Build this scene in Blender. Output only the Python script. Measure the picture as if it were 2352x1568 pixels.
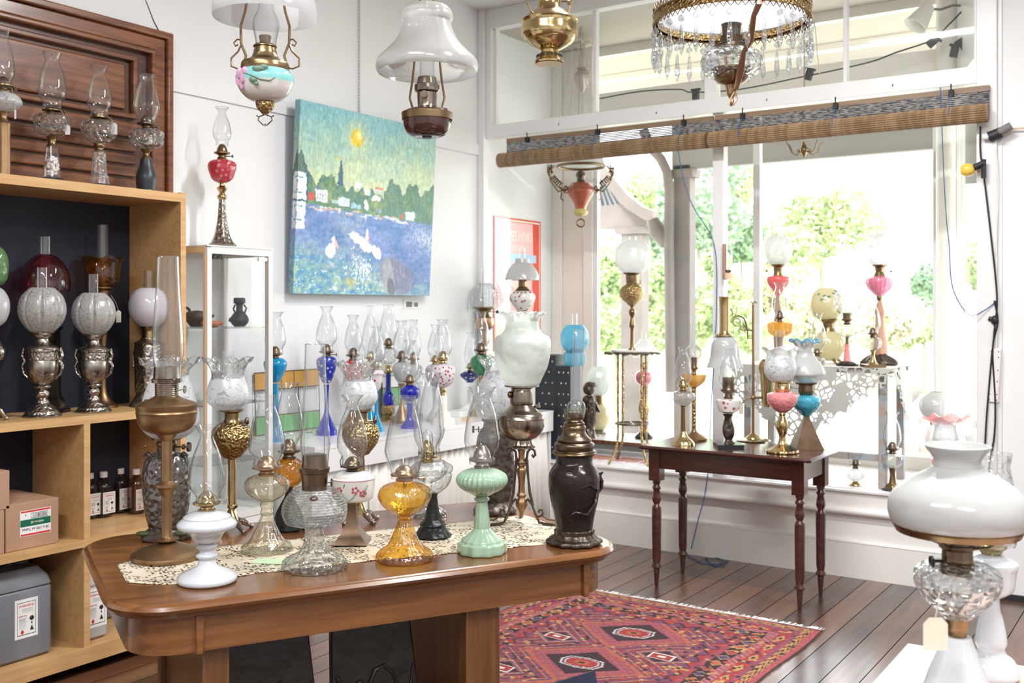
import bpy, bmesh, math, random
import numpy as np
from mathutils import Vector, Matrix
for o in list(bpy.data.objects): bpy.data.objects.remove(o)
S = bpy.context.scene; COL = S.collection; PI = math.pi
random.seed(7)
# ---------------------------------------------------------------- camera
F, HZ, EYE, YAW, CX, CY = 2366.0, 710.0, 1.56, -.5936, 4.37, -6.09
cam = bpy.data.objects.new('camera', bpy.data.cameras.new('camera')); COL.objects.link(cam)
cam.location = (CX, CY, EYE); cam.rotation_euler = (PI/2, 0, -YAW)
cam.data.sensor_width = 36; cam.data.lens = F/2352*36; cam.data.shift_y = -(784-HZ)/2352
cam.data.clip_start = .05; cam.data.clip_end = 300
cam.data.dof.use_dof = True; cam.data.dof.focus_distance = 3.4; cam.data.dof.aperture_fstop = 5.0
S.camera = cam
# ---------------------------------------------------------------- world, sun, ceiling lights, exposure
W = bpy.data.worlds.new('world'); S.world = W; W.use_nodes = True
bg = W.node_tree.nodes['Background']; bg.inputs[0].default_value = (.93, .97, 1, 1); bg.inputs[1].default_value = 4.2
sl = bpy.data.lights.new('sun', 'SUN'); sl.energy = 2.6; sl.angle = .05; sl.color = (1, .96, .88)
sun = bpy.data.objects.new('sun', sl); COL.objects.link(sun); sun.rotation_euler = (math.radians(38), 0, math.radians(-25))
def area(loc, sx, sy, e, col=(1, .97, .92), rot=(0, 0, 0)):
    l = bpy.data.lights.new('fluorescent_light', 'AREA'); l.shape = 'RECTANGLE'; l.size = sx; l.size_y = sy; l.energy = e; l.color = col
    o = bpy.data.objects.new('fluorescent_light', l); COL.objects.link(o); o.location = loc; o.rotation_euler = rot; return o
for lx, ly in ((2.9, -2.3), (4.9, -3.6), (3.0, -6.2), (5.4, -6.6)): area((lx, ly, 3.68), 1.5, .14, 62, (.97, .985, 1))
S.view_settings.view_transform = 'Standard'; S.view_settings.look = 'None'; S.view_settings.gamma = 1
S.view_settings.exposure = .94; S.view_settings.use_curve_mapping = False
cy = S.cycles; cy.max_bounces = 10; cy.diffuse_bounces = 4; cy.glossy_bounces = 4; cy.transmission_bounces = 8
cy.transparent_max_bounces = 40; cy.caustics_reflective = False; cy.caustics_refractive = False
cy.sample_clamp_indirect = 6; cy.use_denoising = True
# ---------------------------------------------------------------- pixel -> place
fx, fy, rx, ry = math.sin(YAW), math.cos(YAW), math.cos(YAW), -math.sin(YAW)
def dr(px): t = (px-1176)/F; return fx+t*rx, fy+t*ry
def atD(px, D): d = dr(px); return CX+D*d[0], CY+D*d[1]
def Dz(py, z): return F*(EYE-z)/(py-HZ)
def onz(px, py, z): return atD(px, Dz(py, z))
def Dx(px, x): return (x-CX)/dr(px)[0]
def Dy(px, y): return (y-CY)/dr(px)[1]
def zy(py, D): return EYE-(py-HZ)*D/F
# ---------------------------------------------------------------- materials
MATS = {}
def nt(name):
    m = bpy.data.materials.new(name); m.use_nodes = True; n = m.node_tree; n.nodes.clear()
    out = n.nodes.new('ShaderNodeOutputMaterial'); return m, n, out
def node(n, t, **k):
    x = n.nodes.new(t)
    for a, v in k.items():
        if a.startswith('i_'):
            key = a[2:]; key = int(key) if key.isdigit() else key.replace('_', ' ')
            x.inputs[key].default_value = v
        else: setattr(x, a, v)
    return x
def bumped(n, p, scale, strength, kind='noise', dist=.01, coord='Object'):
    tc = node(n, 'ShaderNodeTexCoord')
    if kind == 'noise': t = node(n, 'ShaderNodeTexNoise', i_Scale=scale, i_Detail=4.0); o = t.outputs[0]
    elif kind == 'cut': t = node(n, 'ShaderNodeTexVoronoi', i_Scale=scale); t.distance = 'CHEBYCHEV'; o = t.outputs['Distance']
    else: t = node(n, 'ShaderNodeTexVoronoi', i_Scale=scale, feature='SMOOTH_F1'); o = t.outputs['Distance']
    n.links.new(tc.outputs[coord], t.inputs['Vector'])
    b = node(n, 'ShaderNodeBump', i_Strength=strength, i_Distance=dist)
    n.links.new(o, b.inputs['Height']); n.links.new(b.outputs[0], p.inputs['Normal']); return t
def prin(name, col, rough=.5, metal=0, coat=0, bump=None, vary=None, spec=.5, trans=0, ior=1.45, sss=0):
    if name in MATS: return MATS[name]
    m, n, out = nt(name)
    p = node(n, 'ShaderNodeBsdfPrincipled'); p.inputs['Base Color'].default_value = (*col, 1)
    p.inputs['Roughness'].default_value = rough; p.inputs['Metallic'].default_value = metal; p.inputs['Coat Weight'].default_value = coat
    p.inputs['Specular IOR Level'].default_value = spec; p.inputs['Transmission Weight'].default_value = trans; p.inputs['IOR'].default_value = ior
    if bump: bumped(n, p, *bump)
    if vary:
        col2, sc = vary[0], vary[1]
        t = node(n, 'ShaderNodeTexNoise', i_Scale=sc, i_Detail=5.0); tc = node(n, 'ShaderNodeTexCoord')
        mp = node(n, 'ShaderNodeMapping'); mp.inputs['Scale'].default_value = vary[2] if len(vary) > 2 else (1, 1, 1)
        n.links.new(tc.outputs['Object'], mp.inputs[0]); n.links.new(mp.outputs[0], t.inputs['Vector'])
        r = node(n, 'ShaderNodeValToRGB'); r.color_ramp.elements[0].color = (*col, 1); r.color_ramp.elements[1].color = (*col2, 1)
        r.color_ramp.elements[0].position = .35; r.color_ramp.elements[1].position = .68
        n.links.new(t.outputs[0], r.inputs[0]); n.links.new(r.outputs[0], p.inputs['Base Color'])
    n.links.new(p.outputs[0], out.inputs[0]); MATS[name] = m; return m
def thin(name, col, edge=(.5, .54, .57), gl=.07, emax=.75, bump=None, veil=.035, pw_=2.4):
    """blown glass one wall thick: clear in the middle, darker and more mirror-like at its edges, with a faint translucent veil of its own colour"""
    if name in MATS: return MATS[name]
    m, n, out = nt(name)
    lw = node(n, 'ShaderNodeLayerWeight', i_Blend=.5)
    pw = node(n, 'ShaderNodeMath', operation='POWER'); pw.inputs[1].default_value = pw_; n.links.new(lw.outputs['Facing'], pw.inputs[0])
    mix = node(n, 'ShaderNodeMix', data_type='RGBA'); mix.inputs[6].default_value = (*col, 1); mix.inputs[7].default_value = (*[c*e for c, e in zip(col, edge)], 1)
    n.links.new(pw.outputs[0], mix.inputs[0])
    tr = node(n, 'ShaderNodeBsdfTransparent'); n.links.new(mix.outputs[2], tr.inputs[0])
    g = node(n, 'ShaderNodeBsdfGlossy', i_Roughness=.03)
    d = node(n, 'ShaderNodeBsdfTranslucent'); d.inputs[0].default_value = (*[min(1, c*.95) for c in col], 1); d2 = node(n, 'ShaderNodeBsdfDiffuse'); d2.inputs[0].default_value = d.inputs[0].default_value
    dm_ = node(n, 'ShaderNodeMixShader', i_0=.5); n.links.new(d.outputs[0], dm_.inputs[1]); n.links.new(d2.outputs[0], dm_.inputs[2])
    v = node(n, 'ShaderNodeMixShader', i_0=veil); n.links.new(tr.outputs[0], v.inputs[1]); n.links.new(dm_.outputs[0], v.inputs[2])
    ma = node(n, 'ShaderNodeMath', operation='MULTIPLY_ADD'); ma.inputs[1].default_value = emax; ma.inputs[2].default_value = gl; n.links.new(pw.outputs[0], ma.inputs[0])
    ms = node(n, 'ShaderNodeMixShader'); n.links.new(ma.outputs[0], ms.inputs[0]); n.links.new(v.outputs[0], ms.inputs[1]); n.links.new(g.outputs[0], ms.inputs[2])
    if bump:
        bumped(n, g, *bump); bn = [x for x in n.nodes if x.type == 'BUMP'][0]; n.links.new(bn.outputs[0], lw.inputs['Normal'])
    n.links.new(ms.outputs[0], out.inputs[0]); MATS[name] = m; return m
def opal(name, col, clear=0.0, tl=.45, rough=.15, gl=.06, bump=None, pattern=None, scroll=None):
    """milk or frosted glass: part diffuse, part translucent, optionally see-through"""
    if name in MATS: return MATS[name]
    m, n, out = nt(name)
    d = node(n, 'ShaderNodeBsdfDiffuse'); t = node(n, 'ShaderNodeBsdfTranslucent'); d.inputs[0].default_value = t.inputs[0].default_value = (*col, 1)
    a = node(n, 'ShaderNodeMixShader', i_0=tl); n.links.new(d.outputs[0], a.inputs[1]); n.links.new(t.outputs[0], a.inputs[2]); last = a
    if pattern:
        c2, sc = pattern
        tc = node(n, 'ShaderNodeTexCoord'); v = node(n, 'ShaderNodeTexVoronoi', i_Scale=sc); n.links.new(tc.outputs['Object'], v.inputs['Vector'])
        r = node(n, 'ShaderNodeValToRGB'); r.color_ramp.elements[0].color = (*c2, 1); r.color_ramp.elements[1].color = (*col, 1)
        r.color_ramp.elements[0].position = .28; r.color_ramp.elements[1].position = .34
        n.links.new(v.outputs['Distance'], r.inputs[0]); n.links.new(r.outputs[0], d.inputs[0]); n.links.new(r.outputs[0], t.inputs[0])
    if scroll:
        c2, sc = scroll; tc = node(n, 'ShaderNodeTexCoord'); v = node(n, 'ShaderNodeTexNoise', i_Scale=sc, i_Detail=1.5, i_Distortion=1.2); n.links.new(tc.outputs['Object'], v.inputs['Vector'])
        s1 = node(n, 'ShaderNodeMath', operation='SUBTRACT'); s1.inputs[1].default_value = .5; n.links.new(v.outputs[0], s1.inputs[0]); s2 = node(n, 'ShaderNodeMath', operation='ABSOLUTE'); n.links.new(s1.outputs[0], s2.inputs[0])
        r = node(n, 'ShaderNodeValToRGB'); r.color_ramp.elements[0].color = (*c2, 1); r.color_ramp.elements[1].color = (*col, 1); r.color_ramp.elements[0].position = .012; r.color_ramp.elements[1].position = .028
        n.links.new(s2.outputs[0], r.inputs[0]); n.links.new(r.outputs[0], d.inputs[0]); n.links.new(r.outputs[0], t.inputs[0])
    if clear:
        tr = node(n, 'ShaderNodeBsdfTransparent'); b = node(n, 'ShaderNodeMixShader', i_0=clear)
        n.links.new(last.outputs[0], b.inputs[1]); n.links.new(tr.outputs[0], b.inputs[2]); last = b
    g = node(n, 'ShaderNodeBsdfGlossy', i_Roughness=rough); lw = node(n, 'ShaderNodeLayerWeight', i_Blend=.35)
    ma = node(n, 'ShaderNodeMath', operation='MULTIPLY_ADD'); ma.inputs[1].default_value = .45; ma.inputs[2].default_value = gl
    n.links.new(lw.outputs['Fresnel'], ma.inputs[0])
    c = node(n, 'ShaderNodeMixShader'); n.links.new(ma.outputs[0], c.inputs[0]); n.links.new(last.outputs[0], c.inputs[1]); n.links.new(g.outputs[0], c.inputs[2])
    if bump:
        bumped(n, d, *bump); bnode = [x for x in n.nodes if x.type == 'BUMP'][0]; n.links.new(bnode.outputs[0], g.inputs['Normal'])
    n.links.new(c.outputs[0], out.inputs[0]); MATS[name] = m; return m
def solid(name, col, bump=None, rough=.02):
    return prin(name, col, rough=rough, trans=1, ior=1.47, bump=bump)
def wood(name, c1, c2, axis=0, rough=.35, coat=.3, sc=3.0):
    if name in MATS: return MATS[name]
    m, n, out = nt(name); p = node(n, 'ShaderNodeBsdfPrincipled'); tc = node(n, 'ShaderNodeTexCoord'); mp = node(n, 'ShaderNodeMapping')
    s = [14*sc]*3; s[axis] = sc; mp.inputs['Scale'].default_value = s
    t = node(n, 'ShaderNodeTexNoise', i_Scale=1.0, i_Detail=6.0, i_Distortion=.6)
    r = node(n, 'ShaderNodeValToRGB'); r.color_ramp.elements[0].color = (*c1, 1); r.color_ramp.elements[1].color = (*c2, 1)
    r.color_ramp.elements[0].position = .3; r.color_ramp.elements[1].position = .7
    n.links.new(tc.outputs['Object'], mp.inputs[0]); n.links.new(mp.outputs[0], t.inputs['Vector']); n.links.new(t.outputs[0], r.inputs[0]); n.links.new(r.outputs[0], p.inputs['Base Color'])
    p.inputs['Roughness'].default_value = rough; p.inputs['Coat Weight'].default_value = coat; p.inputs['Coat Roughness'].default_value = .15
    n.links.new(p.outputs[0], out.inputs[0]); MATS[name] = m; return m
def vcol(name, rough=.6, coat=0, bump=None):
    m, n, out = nt(name); p = node(n, 'ShaderNodeBsdfPrincipled', i_Roughness=rough, i_Coat_Weight=coat)
    a = node(n, 'ShaderNodeAttribute', attribute_name='Col'); n.links.new(a.outputs['Color'], p.inputs['Base Color'])
    if bump: bumped(n, p, *bump)
    n.links.new(p.outputs[0], out.inputs[0]); return m
M = {}
M['brass'] = prin('polished_brass', (.52, .4, .2), .17, 1, bump=(30, .08))
M['obrass'] = prin('aged_brass', (.27, .19, .1), .3, 1, vary=((.22, .15, .08), 25))
M['gbrass'] = prin('gold_brass', (.38, .27, .12), .28, 1, bump=(110, 1, 'v', .008))
M['dull'] = prin('dull_bronze', (.27, .165, .085), .4, 1, vary=((.38, .25, .14), 9))
M['brnz'] = prin('brown_bronze', (.2, .13, .085), .4, .85, vary=((.12, .08, .05), 14))
M['cutg'] = opal('cut_clear_globe', (.78, .8, .8), clear=.3, tl=.5, rough=.1, bump=(60, .5, 'cut', .01))
M['opalw'] = opal('backlit_white_globe', (.97, .97, .97), clear=.16, tl=.75)  # extra white and see-through, standing in for the window light behind it
M['bronze'] = prin('dark_bronze', (.14, .105, .08), .3, 1, vary=((.22, .16, .1), 12))
M['pewter'] = prin('pewter', (.42, .38, .34), .28, 1)
M['epewter'] = prin('embossed_pewter', (.34, .3, .26), .3, 1, bump=(75, 1, 'v', .005))
M['nickel'] = prin('tarnished_nickel', (.36, .31, .26), .22, 1, vary=((.22, .18, .14), 8))
M['iron'] = prin('wrought_iron', (.12, .095, .075), .4, 1, bump=(60, .3))
M['blackm'] = prin('black_iron', (.02, .02, .02), .35, .3, bump=(60, .8, 'v', .004))
M['black'] = prin('black_ceramic', (.012, .012, .014), .15)
M['slate'] = prin('black_satin', (.03, .035, .04), .35)
M['figbrz'] = prin('figured_bronze', (.1, .075, .065), .35, .8, bump=(35, 1, 'v', .012))
M['owl'] = prin('silvered_feathers', (.2, .19, .185), .25, .85, bump=(55, 1, 'v', .01))
M['owlb'] = prin('bark_bronze', (.1, .08, .065), .4, .6, bump=(45, 1, 'v', .01))
M['vase'] = prin('dark_relief_bronze', (.035, .026, .025), .22, .55, bump=(9, .6, 'noise', .02))
M['copper'] = prin('copper', (.46, .3, .2), .32, 1)
M['cg'] = thin('clear_glass', (.965, .972, .98))
M['cgb'] = thin('clear_pressed_glass', (.93, .945, .95), gl=.12, emax=.8, veil=.12, bump=(60, .8, 'v', .012))
M['pane'] = thin('window_glass', (.985, .99, .99), gl=.02, emax=.3, veil=.015, edge=(.9, .95, .95), pw_=5)
M['sg'] = thin('clear_moulded_glass', (.95, .965, .96), gl=.12, emax=.7, veil=.06, bump=(30, .8, 'noise', .02), edge=(.35, .38, .38))
M['sgc'] = thin('cut_glass', (.93, .95, .95), gl=.14, emax=.8, veil=.08, bump=(55, 1, 'cut', .02))
M['sgp'] = thin('pressed_glass', (.93, .945, .93), gl=.14, emax=.8, veil=.08, bump=(60, 1, 'v', .016), edge=(.35, .38, .36))
M['tint'] = thin('straw_tinted_glass', (.96, .92, .8), gl=.12, emax=.75, veil=.07, bump=(22, .7, 'noise', .02))
M['amber'] = thin('amber_glass', (.97, .74, .22), edge=(.75, .45, .1), gl=.12, emax=.5, veil=.07, bump=(22, .6, 'noise', .02))
M['honey'] = thin('honeycomb_amber', (.95, .58, .1), gl=.1, emax=.5, bump=(60, 1, 'v', .01))
M['picket'] = prin('beige_fence_paint', (.33, .3, .26), .7)
M['milk'] = prin('white_milk_glass', (.57, .59, .62), .12, coat=.5)
M['jade'] = prin('pale_green_jadeite', (.31, .45, .32), .15, coat=.5)
M['opal'] = opal('white_opal_glass', (.62, .62, .61), tl=.35)
M['opalb'] = opal('bright_opal_globe', (.8, .8, .81), tl=.55)
M['opall'] = opal('lilac_white_opal', (.66, .62, .67), tl=.2)
M['frost'] = opal('frosted_glass', (.9, .92, .93), clear=.22, tl=.5, rough=.3)
M['frostp'] = opal('etched_frosted_glass', (.9, .92, .93), clear=.1, tl=.5, rough=.3, scroll=((.55, .57, .6), 26))
M['melon'] = opal('etched_grey_frosted_glass', (.62, .6, .57), clear=.12, tl=.35, rough=.25, scroll=((.34, .33, .32), 42))
M['sea'] = opal('pale_green_frosted_glass', (.84, .9, .84), clear=.15, tl=.5, rough=.3, bump=(28, .6, 'v', .012))
M['cranb'] = thin('cranberry_glass', (.68, .2, .28), gl=.1, emax=.4)
M['cranc'] = opal('cranberry_cut_glass', (.75, .05, .09), clear=.1, tl=.5, pattern=((.9, .5, .5), 38))
M['amberd'] = thin('dark_amber_glass', (.7, .34, .06), gl=.08, emax=.4)
M['amberb'] = opal('backlit_amber_glass', (.95, .5, .03), clear=.25, tl=.6)
M['turq'] = prin('turquoise_glass', (.0, .25, .5), .12, coat=.5)
M['teal'] = prin('teal_embossed_glass', (.06, .38, .52), .15, coat=.5, bump=(60, .8, 'v', .006))
M['aqua'] = opal('sky_blue_glass', (.12, .62, .88), clear=.25, tl=.6)
M['cobalt'] = prin('cobalt_glass', (.004, .012, .32), .08, coat=.8)
M['cobcut'] = opal('cobalt_overlay_cut_glass', (.01, .03, .4), tl=.2, pattern=((.6, .65, .8), 40))
M['green'] = opal('emerald_glass', (.0, .27, .1), clear=.25, tl=.5)
M['redwh'] = opal('white_glass_with_red_cuts', (.84, .8, .84), tl=.2, pattern=((.5, .02, .04), 45))
M['bluewh'] = opal('blue_glass_with_white_crosses', (.01, .02, .25), tl=.2, pattern=((.85, .85, .9), 42))
M['coral'] = prin('coral_glass', (.75, .12, .12), .2, coat=.4)
M['pink'] = prin('rose_pink_glass', (.72, .2, .3), .2, coat=.4, bump=(60, .5, 'v', .006))
M['pinke'] = prin('pink_embossed_glass', (.75, .27, .28), .22, coat=.4, bump=(60, .9, 'v', .006))
M['pinko'] = opal('pink_opalescent', (.9, .25, .25), clear=.3, tl=.5)
M['yell'] = opal('pale_yellow_glass', (.88, .8, .48), tl=.4)
M['cream'] = prin('cream_marble', (.85, .8, .74), .25, coat=.3)
M['whmar'] = prin('white_marble', (.88, .88, .87), .25, coat=.3)
M['porc'] = prin('white_porcelain', (.7, .67, .64), .14, coat=.5)
M['porcf'] = opal('porcelain_with_small_flowers', (.84, .81, .78), tl=.1, pattern=((.45, .12, .12), 34))
M['terra'] = prin('terracotta', (.45, .14, .05), .6)
M['clay'] = prin('dark_clay', (.05, .035, .03), .5)
M['figwood'] = prin('carved_wood', (.42, .23, .15), .5)
M['paint'] = prin('white_wall_paint', (.79, .785, .785), .55, vary=((.83, .825, .82), 1.2), bump=(6, .05))
M['cpaint'] = prin('cream_paint', (.86, .83, .76), .5, bump=(8, .05))
M['gloss'] = prin('white_gloss_paint', (.8, .79, .78), .3, bump=(10, .08))
M['wains'] = prin('greyed_white_paint', (.8, .77, .735), .4, vary=((.84, .81, .78), 3), bump=(14, .08))
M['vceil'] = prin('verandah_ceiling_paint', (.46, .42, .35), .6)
M['ceil'] = prin('ceiling_paint', (.8, .79, .76), .6, bump=(6, .05))
M['birch'] = wood('pale_plywood', (.53, .3, .12), (.64, .4, .185), 1, .45, .1)
M['navy'] = prin('navy_backboard', (.012, .014, .028), .6)
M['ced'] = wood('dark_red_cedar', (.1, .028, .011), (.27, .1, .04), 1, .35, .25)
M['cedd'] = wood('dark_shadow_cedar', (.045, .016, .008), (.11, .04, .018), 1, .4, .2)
M['oakv'] = wood('honey_oak_upright', (.085, .03, .01), (.17, .07, .022), 2, .3, .4, 2.2)
M['oak'] = wood('honey_oak', (.12, .042, .012), (.23, .092, .028), 0, .25, .5, 2.2)
M['mahog'] = wood('dark_mahogany', (.03, .008, .006), (.075, .018, .012), 0, .22, .6)
M['ctn'] = prin('cardboard', (.42, .25, .16), .8, bump=(120, .1))
M['label'] = prin('paper_label', (.8, .78, .76), .6)
M['ink'] = prin('black_ink', (.02, .02, .02), .6)
M['red'] = prin('red_ink', (.6, .03, .02), .6)
M['grn'] = prin('dark_green_ink', (.0, .12, .06), .6)
M['yel'] = prin('yellow_ink', (.85, .5, .02), .6)
M['hdpe'] = prin('frosted_plastic', (.17, .17, .185), .35)
M['hdpew'] = prin('pale_plastic', (.4, .39, .4), .35)
M['cap'] = prin('white_plastic', (.8, .76, .74), .35)
M['oil'] = thin('lamp_oil_bottle', (.62, .5, .45), gl=.06, emax=.3)
M['tag'] = prin('manila_tag', (.72, .66, .54), .7)
M['wtag'] = prin('white_tag', (.85, .84, .8), .7)
M['string'] = prin('string', (.6, .52, .4), .8)
M['lino'] = prin('white_laminate', (.82, .81, .8), .22)
M['cotton'] = prin('white_cotton', (.82, .79, .74), .8, bump=(90, .1))
M['alu'] = prin('silver_frame', (.75, .73, .7), .35)
M['tan'] = prin('tan_edge', (.75, .55, .36), .45)
M['blk'] = prin('black_rubber', (.02, .02, .025), .5)
M['blue'] = prin('blue_cord', (.04, .12, .28), .6)
M['fadeb'] = prin('distressed_blue_paint', (.34, .42, .47), .6, vary=((.42, .28, .2), 14))
M['fascia'] = prin('grey_fascia', (.2, .185, .18), .7)
M['post'] = prin('weathered_post', (.12, .1, .09), .7, vary=((.17, .14, .13), 3))
M['zinc'] = prin('corrugated_zinc', (.1, .1, .105), .45, .4)
M['road'] = prin('pale_asphalt', (.55, .54, .52), .9)
M['grass'] = prin('lawn', (.36, .45, .2), .9, vary=((.5, .52, .32), 2))
M['leaf'] = prin('hazed_green_leaves', (.27, .38, .15), .8, vary=((.46, .52, .26), .6))  # leaf colours are paled to stand in for the bright haze outdoors
M['leafd'] = prin('blue_green_leaves', (.2, .33, .2), .8, vary=((.38, .48, .34), .6))
M['leafy'] = prin('yellow_blossom_leaves', (.5, .5, .26), .8, vary=((.62, .54, .44), .6))
M['trunk'] = prin('bark', (.3, .25, .2), .9)
def lace(name, col, sc, r0, net=False):
    """thread cloth: rows of small round holes between denser patches, or an open net with solid motifs"""
    m, n, out = nt(name); tc = node(n, 'ShaderNodeTexCoord'); w = node(n, 'ShaderNodeTexNoise', i_Scale=sc*.2, i_Detail=2.0); n.links.new(tc.outputs['Object'], w.inputs['Vector'])
    if net:
        v = node(n, 'ShaderNodeTexVoronoi', i_Scale=sc, feature='DISTANCE_TO_EDGE'); a = node(n, 'ShaderNodeMath', operation='LESS_THAN'); a.inputs[1].default_value = r0; lim, op = .47, 'LESS_THAN'
    else:
        v = node(n, 'ShaderNodeTexVoronoi', i_Scale=sc, i_Randomness=.55); a = node(n, 'ShaderNodeMath', operation='GREATER_THAN'); a.inputs[1].default_value = r0; lim, op = .47, 'LESS_THAN'
    n.links.new(tc.outputs['Object'], v.inputs['Vector']); n.links.new(v.outputs['Distance'], a.inputs[0])
    b = node(n, 'ShaderNodeMath', operation=op); b.inputs[1].default_value = lim; n.links.new(w.outputs[0], b.inputs[0])
    mx = node(n, 'ShaderNodeMath', operation='MAXIMUM'); n.links.new(a.outputs[0], mx.inputs[0]); n.links.new(b.outputs[0], mx.inputs[1])
    d = node(n, 'ShaderNodeBsdfDiffuse'); d.inputs[0].default_value = (*col, 1); t = node(n, 'ShaderNodeBsdfTransparent')
    s = node(n, 'ShaderNodeMixShader'); n.links.new(mx.outputs[0], s.inputs[0]); n.links.new(t.outputs[0], s.inputs[1]); n.links.new(d.outputs[0], s.inputs[2]); n.links.new(s.outputs[0], out.inputs[0]); return m
M['lace'] = lace('crochet_lace', (.66, .58, .45), 90, .47)
M['lacew'] = lace('shaded_cutwork_lace', (.5, .48, .45), 26, .13, True)  # grey thread colour stands in for the backlit shade of white lace
def floor_mat():
    m, n, out = nt('floorboards'); p = node(n, 'ShaderNodeBsdfPrincipled'); tc = node(n, 'ShaderNodeTexCoord'); sp = node(n, 'ShaderNodeSeparateXYZ'); n.links.new(tc.outputs['Object'], sp.inputs[0])
    dv = node(n, 'ShaderNodeMath', operation='MULTIPLY_ADD'); dv.inputs[1].default_value = 1/.14; dv.inputs[2].default_value = -.083/.14; n.links.new(sp.outputs[0], dv.inputs[0])
    fl = node(n, 'ShaderNodeMath', operation='FLOOR'); n.links.new(dv.outputs[0], fl.inputs[0]); fr = node(n, 'ShaderNodeMath', operation='FRACT'); n.links.new(dv.outputs[0], fr.inputs[0])
    wn = node(n, 'ShaderNodeTexWhiteNoise', noise_dimensions='1D'); n.links.new(fl.outputs[0], wn.inputs['W'])
    mp = node(n, 'ShaderNodeMapping'); mp.inputs['Scale'].default_value = (30, 2, 1); n.links.new(tc.outputs['Object'], mp.inputs[0])
    ad = node(n, 'ShaderNodeVectorMath', operation='ADD'); n.links.new(mp.outputs[0], ad.inputs[0]); n.links.new(wn.outputs['Color'], ad.inputs[1])
    ns = node(n, 'ShaderNodeTexNoise', i_Scale=1.0, i_Detail=6.0); n.links.new(ad.outputs[0], ns.inputs['Vector'])
    mi = node(n, 'ShaderNodeMath', operation='MULTIPLY_ADD'); mi.inputs[1].default_value = .45; n.links.new(wn.outputs[0], mi.inputs[0]); n.links.new(ns.outputs[0], mi.inputs[2])
    r = node(n, 'ShaderNodeValToRGB'); e = r.color_ramp.elements; e[0].color = (.022, .01, .007, 1); e[0].position = .35; e[1].color = (.16, .066, .034, 1); e[1].position = .95
    n.links.new(mi.outputs[0], r.inputs[0])
    gp = node(n, 'ShaderNodeMath', operation='GREATER_THAN'); gp.inputs[1].default_value = .032; n.links.new(fr.outputs[0], gp.inputs[0])
    mx = node(n, 'ShaderNodeMix', data_type='RGBA'); mx.inputs[6].default_value = (.004, .003, .003, 1); n.links.new(gp.outputs[0], mx.inputs[0]); n.links.new(r.outputs[0], mx.inputs[7])
    n.links.new(mx.outputs[2], p.inputs['Base Color'])
    n2 = node(n, 'ShaderNodeTexNoise', i_Scale=3.0, i_Detail=4.0); n.links.new(tc.outputs['Object'], n2.inputs['Vector'])
    mr = node(n, 'ShaderNodeMapRange'); mr.inputs[3].default_value = .2; mr.inputs[4].default_value = .42; n.links.new(n2.outputs[0], mr.inputs[0]); n.links.new(mr.outputs[0], p.inputs['Roughness'])
    p.inputs['Coat Weight'].default_value = .6; p.inputs['Coat Roughness'].default_value = .2
    for key, w_ in (('Coat Weight', .6), ('Specular IOR Level', .5)): q = node(n, 'ShaderNodeMath', operation='MULTIPLY'); q.inputs[1].default_value = w_; n.links.new(gp.outputs[0], q.inputs[0]); n.links.new(q.outputs[0], p.inputs[key])
    b = node(n, 'ShaderNodeBump', i_Strength=.25, i_Distance=.002); n.links.new(mx.outputs[2], b.inputs['Height']); n.links.new(b.outputs[0], p.inputs['Normal'])
    n.links.new(p.outputs[0], out.inputs[0]); return m
M['floor'] = floor_mat()
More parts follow.
